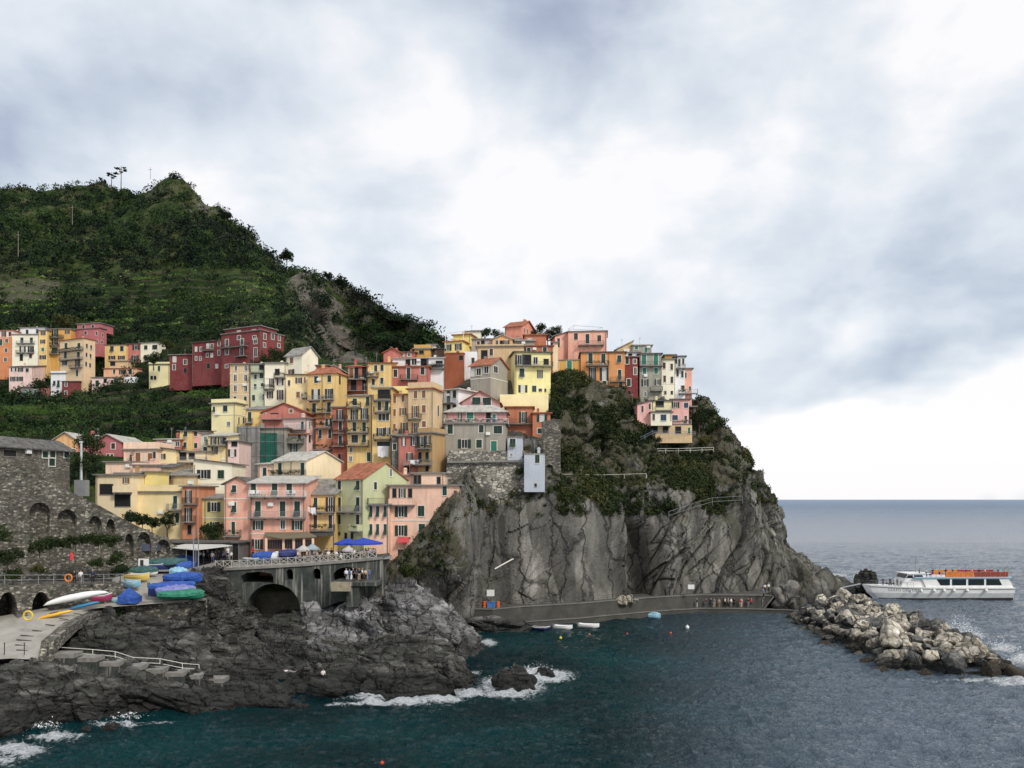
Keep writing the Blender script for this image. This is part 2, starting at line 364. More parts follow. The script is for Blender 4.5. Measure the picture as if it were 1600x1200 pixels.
def leaves(name, cen, rad, leaf, per, mat, squash=0.8, tint=None, parent=None, seed=1):
    """clumps of leaf-sized faces in uneven lumps round each centre; one mesh"""
    r = np.random.default_rng(seed); cen = np.asarray(cen, float); n = len(cen)
    rad = np.broadcast_to(np.asarray(rad, float), (n,)); leaf = np.broadcast_to(np.asarray(leaf, float), (n,))
    T = r.random(n) if tint is None else np.broadcast_to(np.asarray(tint, float), (n,))
    k = 5; sub = r.normal(size=(n, k, 3)); sub /= np.linalg.norm(sub, axis=-1, keepdims=True); sub *= r.uniform(0.25, 0.75, (n, k, 1)); sub[..., 2] *= squash
    ci = np.repeat(np.arange(n), per); si = r.integers(0, k, len(ci))
    d = r.normal(size=(len(ci), 3)); d /= np.linalg.norm(d, axis=-1, keepdims=True)
    rr = r.uniform(0.35, 1.0, (len(ci), 1))**0.5*0.55
    pos = cen[ci]+(sub[ci, si]+d*rr*np.array([1, 1, squash]))*rad[ci][:, None]
    nn = d+r.normal(size=d.shape)*0.6; nn /= np.linalg.norm(nn, axis=-1, keepdims=True)
    a = np.cross(nn, r.normal(size=d.shape)); a /= np.linalg.norm(a, axis=-1, keepdims=True); b = np.cross(nn, a)
    s = (leaf[ci]*r.uniform(0.6, 1.4, len(ci)))[:, None]
    V = np.stack([pos-a*s, pos-b*s*0.55, pos+a*s, pos+b*s*0.55], 1).reshape(-1, 3)
    q = np.arange(len(V)).reshape(-1, 4)
    o = np_mesh(name, V, q, mat, parent)
    col = np.zeros((len(V), 4), np.float32); col[:, 3] = 1
    col[:, 0] = np.repeat(np.clip(T[ci]+r.normal(size=len(ci))*0.06, 0, 1), 4)
    sv = r.random((n, k)); col[:, 1] = np.repeat(np.clip(sv[ci, si]*0.6+r.random(len(ci))*0.4, 0, 1), 4)
    at = o.data.attributes.new('tint', 'FLOAT_COLOR', 'POINT'); at.data.foreach_set('color', col.ravel())
    return o
# ---------------------------------------------------------------- rock and land
def rock_disp(amp, cell, s, aniso=(1, 1, 1), rot=(0, 0, 0), fine=0.25, big=1.0):
    R = np.array(Matrix.Rotation(rot[2], 3, 'Z') @ Matrix.Rotation(rot[1], 3, 'Y') @ Matrix.Rotation(rot[0], 3, 'X'))
    def f(G, n):
        p = G.reshape(-1, 3); q = (p @ R.T)*np.array(aniso)
        w = np.stack([fbm(p/(cell*1.6)+9*k, 2, s+20+k) for k in range(3)], 1)
        q1 = q/cell+w*0.35
        v1, e1 = facet(q1, s); v2, e2 = facet(q1*2.9+5, s+31); v3, e3 = facet(q1*7.3+3, s+57)
        d = v1*1.25-0.35*np.exp(-(e1/0.05)**2) + v2*0.55-0.16*np.exp(-(e2/0.06)**2) + v3*0.20 + fbm(p/(cell*0.3), 4, s+50)*fine*0.7
        d = d*amp + big*amp*fbm(p/(cell*3.0), 3, s+70)
        return G+n*d.reshape(G.shape[:2])[..., None]
    return f
M_cliff = rockmat('cliff_rock', [(0.036, 0.034, 0.030), (0.10, 0.095, 0.083), (0.20, 0.19, 0.168), (0.38, 0.36, 0.325)], strata=(1.1, 0.6, 0.26), tilt=(0.1, -0.6, 0.2), soil=True, crk=(0.5, 0.2, 0.12), cs=0.42, var=0.75, vsc=0.42, pale=0.4, scale=0.16, moss=0.5, mosscol=(0.045, 0.05, 0.016))
M_dark = rockmat('shore_rock', [(0.010, 0.010, 0.009), (0.034, 0.033, 0.030), (0.11, 0.106, 0.098), (0.28, 0.27, 0.25)], strata=(0.35, 0.5, 1.6), tilt=(0.15, -0.35, 0.2), scale=0.6, moss=0.2, pale=0.2)
M_pale = rockmat('pale_rock', [(0.045, 0.044, 0.045), (0.15, 0.147, 0.148), (0.30, 0.293, 0.297), (0.50, 0.49, 0.495)], strata=(0.4, 0.5, 1.1), tilt=(0.2, -0.3, 0.2), scale=0.5, moss=0.1, pale=0.3)
def hillmat():
    m, nt, N, L, B = mat_new('hill_ground'); g = N('ShaderNodeNewGeometry'); pos = g.outputs['Position']
    a = noi(N, L, pos, 0.03, 6, 0.6, 0.5); b = noi(N, L, pos, 0.35, 6, 0.65)
    c = ramp(N, L, b, [(0.3, (0.008, 0.014, 0.006)), (0.5, (0.022, 0.042, 0.010)), (0.7, (0.065, 0.10, 0.022))])
    c = mixc(N, L, ramp(N, L, a, [(0.5, (0, 0, 0)), (0.62, (0.7, 0.7, 0.7))]), c, (0.10, 0.10, 0.045))
    sp = N('ShaderNodeSeparateXYZ'); L(g.outputs['Normal'], sp.inputs[0])
    st = ramp(N, L, mathn(N, L, 'ABSOLUTE', sp.outputs[2]), [(0.30, (1, 1, 1)), (0.52, (0, 0, 0))])
    rk = ramp(N, L, noi(N, L, pos, 0.25, 8, 0.7), [(0.3, (0.06, 0.055, 0.045)), (0.7, (0.20, 0.18, 0.15))])
    c = mixc(N, L, mathn(N, L, 'MULTIPLY', st, 0.8), c, rk)
    def att(nm):
        a_ = N('ShaderNodeAttribute'); a_.attribute_name = nm; return a_.outputs['Fac']
    bd = ramp(N, L, att('band'), [(0.0, (0.05, 0.085, 0.018)), (0.25, (0.022, 0.04, 0.011)), (0.6, (0.016, 0.028, 0.009)), (0.75, (0.045, 0.042, 0.028)), (0.9, (0.06, 0.055, 0.035)), (0.96, (0.10, 0.15, 0.035))])
    c = mixc(N, L, mathn(N, L, 'MULTIPLY', att('terr'), 0.95), c, bd)
    nz = mathn(N, L, 'MULTIPLY', mathn(N, L, 'SUBTRACT', noi(N, L, pos, 0.08, 7, 0.7), 0.5), 2.2)
    c = mixc(N, L, ramp(N, L, mathn(N, L, 'ADD', att('rock'), nz), [(0.4, (0, 0, 0)), (0.55, (1, 1, 1))]), c, rk)
    c = mixc(N, L, ramp(N, L, mathn(N, L, 'ADD', att('dry'), nz), [(0.5, (0, 0, 0)), (0.7, (0.9, 0.9, 0.9))]), c, ramp(N, L, b, [(0.3, (0.05, 0.05, 0.03)), (0.7, (0.14, 0.135, 0.09))]))
    L(c, B.inputs['Base Color']); B.inputs['Roughness'].default_value = 1.0; B.inputs['Specular IOR Level'].default_value = 0.1
    bump(N, L, noi(N, L, pos, 0.6, 6, 0.7), B, 1.5, 0.8); return m
M_hill = hillmat()
def grid(px, rows):
    """rows of (list of y, list of D) over common px columns"""
    out = []
    for ys, ds in rows:
        ys = ys if isinstance(ys, list) else [ys]*len(px); ds = ds if isinstance(ds, list) else [ds]*len(px)
        out.append([(x, y, d) for x, y, d in zip(px, ys, ds)])
    return pix3(out)
HPX = [-250, 0, 100, 200, 280, 340, 420, 480, 540, 600, 650, 700, 760]
hill_ctrl = grid(HPX, [
    ([760, 775, 815, 850, 880, 884, 886, 886, 886, 886, 886, 890, 900], 121),
    ([740, 745, 790, 830, 868, 876, 878, 878, 878, 878, 878, 880, 890], 130),
    ([715, 725, 740, 780, 805, 815, 818, 818, 818, 818, 820, 830, 850], 141),
    ([700, 700, 710, 728, 742, 750, 752, 752, 752, 752, 752, 760, 800], 152),
    ([680, 680, 684, 690, 697, 702, 702, 702, 702, 702, 702, 700, 700], 168),
    ([660, 660, 660, 660, 655, 650, 655, 652, 655, 650, 642, 632, 640], [195, 195, 195, 190, 188, 182, 178, 176, 174, 172, 172, 172, 175]),
    ([636, 636, 634, 630, 625, 618, 612, 608, 605, 600, 595, 590, 600], [240, 240, 240, 236, 230, 218, 202, 194, 188, 184, 182, 182, 190]),
    ([616, 613, 611, 607, 600, 590, 580, 583, 585, 575, 570, 565, 620], [290, 286, 284, 276, 264, 250, 236, 215, 205, 200, 198, 200, 215]),
    ([525, 525, 525, 522, 520, 518, 525, 532, 550, 560, 565, 572, 625], [340, 335, 330, 320, 305, 290, 270, 265, 285, 320, 335, 340, 345]),
    ([460, 460, 460, 460, 460, 462, 480, 500, 522, 538, 550, 565, 620], [400, 390, 385, 380, 370, 355, 320, 305, 322, 347, 352, 352, 352]),
    ([410, 405, 405, 405, 400, 410, 445, 465, 492, 514, 533, 556, 615], [480, 470, 460, 450, 430, 410, 375, 350, 352, 367, 364, 360, 357]),
    ([350, 345, 345, 340, 330, 350, 405, 435, 464, 494, 518, 547, 612], [560, 550, 540, 520, 490, 460, 420, 395, 387, 382, 374, 367, 360]),
    ([302, 291, 298, 287, 272, 313, 373, 407, 440, 476, 505, 540, 610], [660, 650, 640, 600, 560, 520, 460, 430, 412, 397, 387, 377, 365]),
    ([330, 320, 325, 315, 305, 345, 405, 440, 475, 505, 535, 565, 630], [800, 790, 780, 720, 670, 620, 560, 520, 490, 460, 440, 420, 400])])
for _r in range(0, 6): hill_ctrl[_r, 10:, 1] += 30; hill_ctrl[_r, 10:, 2] -= 6
hill_ctrl[0:6, :, 2] -= 1.5; hill_ctrl[7, 3:9, 2] += 1.5
hill_ctrl[0, :, 2] -= 2; 
hill_ctrl[13, 4, 2] -= 3; hill_ctrl[12, 4, 2] -= 4; hill_ctrl[12, :7, 2] -= 12; hill_ctrl[12, 7:, 2] -= 4; hill_ctrl[13, :, 2] -= 14; hill_ctrl[11, :7, 2] -= 5
skirt = hill_ctrl[0].copy(); skirt[:, 2] = -2; skirt[:, 1] += 1.5
hill_ctrl = np.concatenate([skirt[None], hill_ctrl])
hill_ctrl[9:14, 8:12] = pix3([[(x, y, d) for x, y, d in zip((540, 600, 650, 700), ys, dd)] for ys, dd in (((556,562,567,574),(365,362,355,350)),((524,540,552,566),(385,377,366,356)),((494,516,535,557),(400,388,375,362)),((465,495,520,549),(412,398,382,368)),((440,476,505,541),(424,408,390,374)))]); last = hill_ctrl[-1].copy(); last[:, 1] += 150; last[:, 2] = -5; hill_ctrl = np.concatenate([hill_ctrl, last[None]])
def terr_noise(p): return fbm(np.stack([p[:, 0], p[:, 1], 0*p[:, 0]], 1)*0.015, 3, 5)*7
def hill_disp(G, n):
    p = G.reshape(-1, 3).copy(); D = p[:, 1]; z = p[:, 2]
    far = np.clip((D-250)/80, 0, 1); ctr = p[:, 0]/D*F+800
    # terraces: level treads and short risers
    mask = np.clip((D-175)/20, 0, 1)*np.clip((430-D)/60, 0, 1)*np.clip((400-ctr)/60, 0, 1)
    hh = 5.2; zz = z+terr_noise(p); k = np.floor(zz/hh); fr = zz/hh-k
    st = (k+np.clip((fr-0.78)/0.22, 0, 1))*hh-(zz-z)
    z2 = z+(st-z)*mask*0.85
    p[:, 2] = z2
    # crag of bare rock
    _yy = HY-(z-CZ)/D*F; crag = 0.8*np.exp(-(((ctr-(470+(_yy-400)*0.42))/38)**2))*np.clip((D-245)/10, 0, 1)*np.clip((400-D)/30, 0, 1) + 0.7*np.exp(-(((ctr-330)/40)**2))*np.clip((D-430)/30, 0, 1)*np.clip((560-D)/30, 0, 1)
    q = np.stack([p[:, 0]*1.3, p[:, 1]*0.5, p[:, 2]*0.5], 1)/16
    a1, a2, c1 = voro(q+fbm(p/30, 3, 3)[:, None]*0.4, 4)
    d = crag*((c1-0.5)*16-a1*8+ridged(p/9, 4, 8)*2.5)
    d += far*((ridged(np.stack([p[:, 0]/60, p[:, 1]/200, p[:, 2]/200], 1), 3, 21)-0.3)*9*(1-mask*0.6)-3.5+fbm(p/14, 3, 22)*2.6*(1-mask*0.75)) + (1-far)*fbm(p/9, 3, 23)*0.8
    return (p+n.reshape(-1, 3)*d[:, None]).reshape(G.shape)
hill, HG, Hn = surface('hill', hill_ctrl, 420, 560, hill_disp, M_hill, toward=(0, -1, 0.6), smooth=False)
_p = HG.reshape(-1, 3); _x = _p[:, 0]/_p[:, 1]*F+800; _y = HY-(_p[:, 2]-CZ)/_p[:, 1]*F
_crag = np.clip(1.25-np.abs(_x-(468+(_y-400)*0.42))/46, 0, 1)*np.clip((_y-385)/25, 0, 1)*np.clip((_p[:, 1]-240)/10, 0, 1)*np.clip((420-_p[:, 1])/20, 0, 1) + 0.45*np.exp(-((_x-318)/28)**2-((_y-325)/26)**2) + 0.5*np.exp(-((_x-262)/12)**2-((_y-305)/16)**2)
_dry = np.exp(-(np.abs(_x-40)/62)**4-(np.abs(_y-452)/24)**4)+0.5*np.exp(-(np.abs(_x-210)/50)**4-(np.abs(_y-368)/7)**4)
_q = (_p[:, 2]+terr_noise(_p))/5.2; _band = _q-np.floor(_q)
for _n, _a in (('rock', _crag), ('dry', _dry), ('band', _band)): hill.data.attributes.new(_n, 'FLOAT', 'POINT').data.foreach_set('value', _a.astype(np.float32))
hill.data.attributes.new('terr', 'FLOAT', 'POINT').data.foreach_set('value', (np.clip((_y-415)/20, 0, 1)*np.clip((430-_x)/40, 0, 1)*np.clip((_p[:, 1]-165)/20, 0, 1)).astype(np.float32))

# the headland the village stands on: control net of (px, py, distance), bottom to top, wrapping round its seaward end
head = [
 [(590,925,120),(640,935,127),(704,949,134),(770,952,144),(840,950,147),(910,944,151),(985,940,157),(1050,937,160),(1110,936,163),(1160,940,165),(1200,946,167),(1240,952,168),(1290,945,174),(1338,937,182),(1325,928,215),(1200,920,240),(1000,915,250)],
 [(600,900,121),(646,884,125.5),(727,880,128.3),(760,880,146),(840,880,149),(910,880,153),(990,880,161),(1050,880,161),(1110,880,165),(1165,885,168),(1205,885,171),(1248,890,176),(1290,884,184),(1322,918,192),(1300,905,215),(1180,895,238),(1000,890,248)],
 [(606,888,123),(656,846,126),(722,795,128.6),(762,768,150),(830,768,151),(910,782,154),(985,803,160),(1050,815,163),(1100,800,167),(1150,810,171),(1190,815,177),(1216,825,186),(1229,850,194),(1236,868,204),(1222,860,220),(1150,830,234),(1000,830,240)],
 [(615,882,127),(668,822,127.5),(719,752,130.2),(762,735,157),(832,738,158),(900,740,160),(980,745,166),(1040,748,170),(1090,745,173),(1130,745,177),(1165,752,183),(1190,755,190),(1203,762,198),(1207,770,206),(1190,770,215),(1130,760,224),(1000,760,230)],
 [(630,880,134),(700,775,136),(724,713,159),(770,690,160),(840,692,160),(880,690,166),(950,690,173),(1010,696,178),(1055,700,181),(1095,700,184),(1125,702,188),(1145,700,194),(1155,702,201),(1153,704,209),(1130,704,216),(1080,700,221),(1000,700,224)],
 [(650,790,150),(690,700,160),(730,655,168),(780,640,170),(850,645,170),(868,622,174),(925,620,178),(985,640,182),(1035,650,185),(1075,655,188),(1095,660,192),(1108,657,197),(1115,654,202),(1110,652,208),(1095,650,212),(1060,645,215),(1000,640,218)],
 [(655,640,172),(690,600,182),(740,562,190),(790,552,196),(850,558,198),(890,590,196),(935,600,198),(980,618,199),(1020,632,200),(1050,642,201),(1072,648,202),(1085,650,203),(1090,650,205),(1086,650,207),(1076,648,209),(1050,642,210),(1000,636,212)],
]
head = pix3(head)
head[4, 3:5, 2] -= 1.5; head[5, 1:5, 2] -= 4; head[6, 0:5, 2] -= 5; head[6, 5:12, 2] -= 2
sk = head[0].copy(); sk[:, 2] = -4; back = head[-1].copy(); back[:, 1] += 45; back[:, 2] = 5
head = np.concatenate([sk[None], head, back[None]])
def head_disp(G, n):
    p = G.reshape(-1, 3); ctr = p[:, 0]/p[:, 1]*F+800
    G1 = rock_disp(1.7, 13.0, 3, aniso=(1.5, 0.8, 0.42), rot=(0.1, -0.6, 0.2), fine=0.3)(G, n)
    G0 = rock_disp(0.75, 17.0, 5, aniso=(1.6, 0.8, 0.36), rot=(0.1, -0.55, 0.2), fine=0.25)(G, n); lf = (np.clip((985-ctr)/20, 0, 1)*np.clip((25-p[:, 2])/3, 0, 1)*0.8).reshape(G.shape[:2])[..., None]; G1 = G1*(1-lf)+G0*lf
    # the deep cleft beside the bare slab
    cl = 5.0*np.exp(-((ctr-(1000-(p[:, 2]-8)*0.6))/9)**2)*np.clip((24-p[:, 2])/5, 0, 1)*np.clip((p[:, 2]-1)/3, 0, 1)
    flat = np.exp(-((ctr-925)/48)**4)*np.clip((23-p[:, 2])/3, 0, 1)
    G2 = G1*(1-flat[:, None].reshape(*G.shape[:2], 1)*0.75)+G*(flat[:, None].reshape(*G.shape[:2], 1)*0.75)
    # rubble and turf on the slope above
    up = np.clip((p[:, 2]-24)/6, 0, 1).reshape(G.shape[:2])[..., None]
    extra = (fbm(p/2.2, 4, 60)*0.7).reshape(G.shape[:2])[..., None]
    dmp = 1-0.85*np.clip((p[:, 2]-34)/5, 0, 1).reshape(G.shape[:2])[..., None]*np.clip((900-ctr)/30, 0, 1).reshape(G.shape[:2])[..., None]
    G2 = G2*dmp+G*(1-dmp); extra = extra*dmp
    return G2-n*cl.reshape(G.shape[:2])[..., None]+n*extra*up
headland, DG, Dn = surface('headland_cliff', head, 760, 420, head_disp, M_cliff)
_p = DG.reshape(-1, 3); _c = _p[:, 0]/_p[:, 1]*F+800; soilv = np.clip((_p[:, 2]-20-np.clip((_c-1120)/14, 0, 8))/5, 0, 1)*np.clip((_c-850)/25, 0, 1)*0.62+np.clip((775-_c)/70, 0, 1)*np.clip((_p[:, 2]-7)/4, 0, 1)*0.62
headland.data.attributes.new('soil', 'FLOAT', 'POINT').data.foreach_set('value', soilv.astype(np.float32))

# shore rocks in front
def rocks(name, ctrl, nu, nv, disp, mat, zs=-4, backdrop=True):
    c = pix3(ctrl); c[1, :, 2] += 0.7; c[0, :, 2] += 0.2; a = c[0].copy(); a[:, 2] = zs; a[:, 1] -= 0.5
    c = np.concatenate([a[None], c]) 
    if backdrop: b = c[-1].copy(); b[:, 2] = zs; b[:, 1] += 4; c = np.concatenate([c, b[None]])
    return surface(name, c, nu, nv, disp, mat)
def wl(pts, z=0.0): return [(x, y, (CZ-z)*F/(y-HY)) for x, y in pts]
shore = [
 wl([(-120,1175),(0,1157),(80,1130),(160,1120),(240,1112),(313,1112),(380,1108),(440,1100),(500,1092),(560,1080),(620,1086),(680,1085),(742,1068)]),
 [(-120,1100,77),(0,1095,79),(80,1090,82),(160,1090,84),(240,1090,86),(313,1092,87),(380,1088,90),(440,1078,92),(500,1070,95),(560,1052,98),(620,1045,98),(680,1050,97),(740,1064,98)],
 [(-120,1035,84),(0,1034,85),(80,1032,87),(160,1048,89),(240,1062,91),(313,1075,92),(380,1060,96),(440,1048,99),(500,1036,101),(560,1012,103),(620,1002,104),(680,1015,103),(732,1058,99)],
 [(-120,1030,90),(0,1032,92),(80,1020,93),(160,995,95),(240,990,98),(313,995,101),(360,1008,104),(410,990,109),(460,985,111),(540,1000,109),(610,1000,109),(680,1022,107),(725,1056,101)],
 [(-120,1015,100),(0,1012,102),(80,990,104),(165,962,104.5),(240,965,105),(313,968,107),(350,1000,112),(400,978,119),(460,956,119),(540,975,117),(600,985,116),(670,1010,113),(718,1050,104)],
 [(-120,1000,112),(0,990,112),(80,975,112),(165,950,112),(240,950,112),(313,950,113),(350,985,124),(400,975,126),(460,955,126),(540,975,126),(600,985,124),(660,1005,118),(712,1046,107)]]
shore_o, _, _ = rocks('shore_rocks', shore, 620, 300, rock_disp(1.1, 4.6, 11, aniso=(0.55, 1.0, 1.5), rot=(0.1, -0.3, 0.15), fine=0.4), M_dark)
promo = [
 wl([(425,1066),(500,1060),(540,1058),(580,1052),(620,1048),(660,1042),(700,1034),(730,1026),(750,1014)]),
 [(432,1045,106),(500,1015,106),(540,1010,107),(580,1000,108),(620,990,109),(660,985,111),(700,988,113),(732,1002,117),(750,1008,122)],
 [(436,1022,110),(490,968,111),(530,970,112),(575,955,112),(620,948,112),(660,950,114),(697,962,117),(728,985,120),(748,1004,125)],
 [(440,1005,114),(480,954,115.5),(520,952,117),(570,930,117),(615,920,117),(655,924,119),(692,945,121),(722,978,124),(744,1002,128)],
 [(440,1000,122),(480,970,124),(520,958,125),(575,945,126),(620,935,127),(655,938,128),(690,955,129),(716,980,130),(738,1000,131)]]
promo_o, _, _ = rocks('pale_rock_promontory', promo, 420, 240, rock_disp(1.0, 5.0, 15, aniso=(0.8, 0.9, 1.2), rot=(0.2, -0.4, 0.2), fine=0.3), M_pale)
gorge = [
 [(300,1005,104),(335,1012,107),(368,1005,109),(398,985,112),(408,975,118),(412,970,124)],
 [(300,960,104),(335,965,108),(362,960,111),(384,955,114),(392,950,118),(396,950,124)],
 [(300,925,106),(332,925,110),(350,925,112),(366,920,114),(372,915,118),(376,915,124)],
 [(300,900,108),(325,892,112),(345,885,114),(352,885,115),(360,885,118),(364,885,124)],
 [(300,895,114),(325,888,118),(345,885,120),(352,885,121),(360,885,122),(364,885,126)]]
gorge_o, _, _ = rocks('gorge_rock', gorge, 200, 200, rock_disp(0.7, 3.0, 19, aniso=(1, 1, 1), fine=0.4), M_dark, backdrop=False)
def islet(name, px, py, w, d, h, seed, mat=None, label=None):
    nu, nv = 60, 34; c = W(px, py, 0); u = np.linspace(0, 2*np.pi, nu); v = np.linspace(-0.5, np.pi/2, nv)
    U, Vv = np.meshgrid(u, v); n = np.stack([np.cos(U)*np.cos(Vv), np.sin(U)*np.cos(Vv), np.sin(Vv)], -1)
    q = n.reshape(-1, 3)*1.6+seed; a1, a2, c1 = voro(q, seed); r = 1+(c1-0.5)*0.55-a1*0.3+fbm(q*2, 4, seed)*0.22
    G = n*np.array([w, d, h])*r.reshape(nv, nu, 1); G[:, -1] = G[:, 0]; G += np.array(c)
    idx = np.arange(nu*nv).reshape(nv, nu); f = np.stack([idx[:-1, :-1], idx[:-1, 1:], idx[1:, 1:], idx[1:, :-1]], -1).reshape(-1, 4)
    o = np_mesh(name, G.reshape(-1, 3), f, mat or M_dark); return tag(o, label, 'rock')
islet('sea_rock', 800, 1074, 2.6, 1.8, 2.6, 3, label='black wave-washed rock in the surf off the point, the larger one')
islet('sea_rock', 852, 1057, 1.4, 1.0, 1.1, 5, label='small black rock showing in the foam right of the larger surf rock')
islet('sea_rock', 1356, 930, 3.2, 3.0, 6.2, 8, label='tall jagged black rock standing behind the bow of the ferry')
islet('sea_rock', 1318, 925, 3.0, 2.0, 1.6, 9, label='low black rock between headland toe and ferry bow')
islet('sea_rock', 1345, 946, 2.2, 1.4, 1.0, 10, label='low dark rock awash below the ferry bow')
islet('sea_rock', 134, 1141, 0.5, 0.4, 0.45, 12, label='tiny dark rock in the wash at lower left, nearer the corner')
islet('sea_rock', 174, 1138, 0.85, 0.6, 0.6, 13, label='dark rounded rock in the wash at lower left, right of the tiny one')

# ---------------------------------------------------------------- sea
FOAM = [  # px, py, half-width px, half-height px, strength
    (30,1170,55,14,0.95),(90,1150,60,10,0.9),(180,1130,55,7,0.85),(250,1126,45,4,0.65),(10,1185,30,10,0.7),
    (660,1080,55,14,1.3),(600,1086,60,6,0.95),(560,1090,50,4,0.7),(720,1078,50,9,1.0),(800,1072,60,22,1.1),(845,1055,60,12,1.15),(770,1085,40,8,0.7),(735,1050,30,4,0.7),
    (540,1100,40,4,0.9),(590,1096,40,6,1.0),(640,1094,40,8,1.2),(690,1092,40,7,1.1),(735,1084,30,7,1.1),(760,1004,22,7,0.95),(1325,925,45,9,1.0),(1345,945,30,8,0.8),(1300,900,40,6,0.8),(1330,893,55,4,0.6),
    (1510,995,40,8,1.0),(1590,1066,50,8,1.2),(1530,1062,60,6,0.8),(1597,1030,24,12,1.0),(1450,1064,70,3,0.6),(1570,1012,30,8,0.9),(1370,935,15,3,0.5)]
def watermat():
    m, nt, N, L, B = mat_new('sea_water'); g = N('ShaderNodeNewGeometry'); pos = g.outputs['Position']
    tc = N('ShaderNodeTexCoord')
    at = N('ShaderNodeAttribute'); at.attribute_name = 'foam'; fm = at.outputs['Fac']
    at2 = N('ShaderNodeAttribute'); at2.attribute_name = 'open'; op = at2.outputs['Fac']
    n1 = noi(N, L, pos, 0.9, 6, 0.62, 0.3, mapping=(1, 1.35, 1)); n2 = noi(N, L, pos, 0.28, 5, 0.6, 0.3, mapping=(0.8, 1.6, 1)); n3 = noi(N, L, pos, 3.2, 3, 0.6)
    deep = mixc(N, L, ramp(N, L, noi(N, L, pos, 0.05, 4), [(0.4, (0, 0, 0)), (0.65, (1, 1, 1))]), (0.0008, 0.024, 0.030), (0.0014, 0.058, 0.064))
    deep = mixc(N, L, op, deep, (0.15, 0.20, 0.26))  # paler towards the right: reflection of the bright sky painted into the base colour
    at3 = N('ShaderNodeAttribute'); at3.attribute_name = 'far'; far = at3.outputs['Fac']; deep = mixc(N, L, far, deep, (0.10, 0.165, 0.27))  # distant water's bluer base colour stands in for the sky it mirrors
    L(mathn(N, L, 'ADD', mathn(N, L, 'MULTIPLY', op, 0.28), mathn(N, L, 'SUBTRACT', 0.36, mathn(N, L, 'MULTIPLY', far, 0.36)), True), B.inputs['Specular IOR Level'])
    fn = noi(N, L, pos, 1.3, 10, 0.78, 1.6)
    fmask = mathn(N, L, 'ADD', fm, mathn(N, L, 'MULTIPLY', mathn(N, L, 'SUBTRACT', fn, 0.5), 1.9))
    fk = ramp(N, L, fmask, [(0.50, (0, 0, 0)), (0.72, (1, 1, 1))])
    gate = ramp(N, L, fm, [(0.03, (0, 0, 0)), (0.2, (1, 1, 1))]); fk = mathn(N, L, 'MULTIPLY', fk, gate)
    c = mixc(N, L, fk, deep, (0.80, 0.84, 0.87))
    L(c, B.inputs['Base Color']); L(mathn(N, L, 'ADD', mathn(N, L, 'ADD', mathn(N, L, 'MULTIPLY', fk, 0.6), 0.07), mathn(N, L, 'MULTIPLY', far, 0.25)), B.inputs['Roughness'])
    B.inputs['IOR'].default_value = 1.33
    h = mathn(N, L, 'ADD', mathn(N, L, 'MULTIPLY', n2, 1.5), mathn(N, L, 'MULTIPLY', n1, 1.3)); h = mathn(N, L, 'ADD', h, mathn(N, L, 'MULTIPLY', n3, 0.5))
    bump(N, L, h, B, 1.9, 1.0); return m
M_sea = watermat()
def build_sea():
    # rows by distance, closer together near the viewer; reaches the horizon
    ds = [30.0]
    while ds[-1] < 420: ds.append(ds[-1]*1.0042)
    while ds[-1] < 40000: ds.append(ds[-1]*1.03)
    ds = np.array(ds); u = np.linspace(-1.5, 1.5, 760); D, U = np.meshgrid(ds, u, indexing='ij')
    X = U*D*0.72; p = np.stack([X, D, 0*X], -1).reshape(-1, 3)
    amp = np.clip(1.2-D/420, 0.0, 1).reshape(-1)
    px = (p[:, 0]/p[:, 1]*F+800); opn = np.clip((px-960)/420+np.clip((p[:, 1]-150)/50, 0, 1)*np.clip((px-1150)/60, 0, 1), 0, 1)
    z = fbm(np.stack([p[:, 0]/9+p[:, 1]/30, p[:, 1]/6.0, 0*p[:, 0]], 1), 3, 2)*0.40*(0.5+0.6*opn)+(ridged(np.stack([p[:, 0]/2.8, p[:, 1]/1.8, 0*p[:, 0]], 1), 3, 9)-0.4)*0.36+(ridged(np.stack([p[:, 0]/1.1+50, p[:, 1]/0.8, 0*p[:, 0]], 1), 2, 19)-0.4)*0.13
    z = z*amp; fo = np.zeros(len(p)); py = HY+CZ*F/p[:, 1]
    for a, b, w, h, s in FOAM:
        e = np.exp(-(((px-a)/w)**2+((py-b)/h)**2)); fo = np.maximum(fo, e*s)
    z += np.where(fo > 0.45, (fo-0.45)*(fbm(p/0.7, 4, 33)+0.35)*0.9, 0)
    p[:, 2] = z; idx = np.arange(len(p)).reshape(D.shape)
    q = np.stack([idx[:-1, :-1], idx[:-1, 1:], idx[1:, 1:], idx[1:, :-1]], -1).reshape(-1, 4)
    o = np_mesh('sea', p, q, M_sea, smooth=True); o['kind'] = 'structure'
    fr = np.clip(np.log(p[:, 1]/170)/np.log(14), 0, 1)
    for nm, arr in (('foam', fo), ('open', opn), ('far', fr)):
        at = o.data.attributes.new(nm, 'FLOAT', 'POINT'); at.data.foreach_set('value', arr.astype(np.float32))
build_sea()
def spray(px, py, w, h, n, seed):
    """thrown-up spray: droplets and torn sheets of white water"""
    r = np.random.default_rng(seed); c = W(px, py, 0); k = c.y/F
    u = r.normal(size=n)*0.4; hgt = np.abs(r.normal(size=n))*0.45*np.exp(-u*u*2)
    cen = np.stack([c.x+u*w*k, c.y+r.normal(size=n)*0.5, 0.1+hgt*h*k], 1)
    d = r.normal(size=(n, 3, 3))*(0.02+0.045*r.random(n))[:, None, None]
    V = (cen[:, None, :]+d).reshape(-1, 3); f = np.arange(len(V)).reshape(-1, 3)
    return V, f
vv = []; ff = []; b = 0
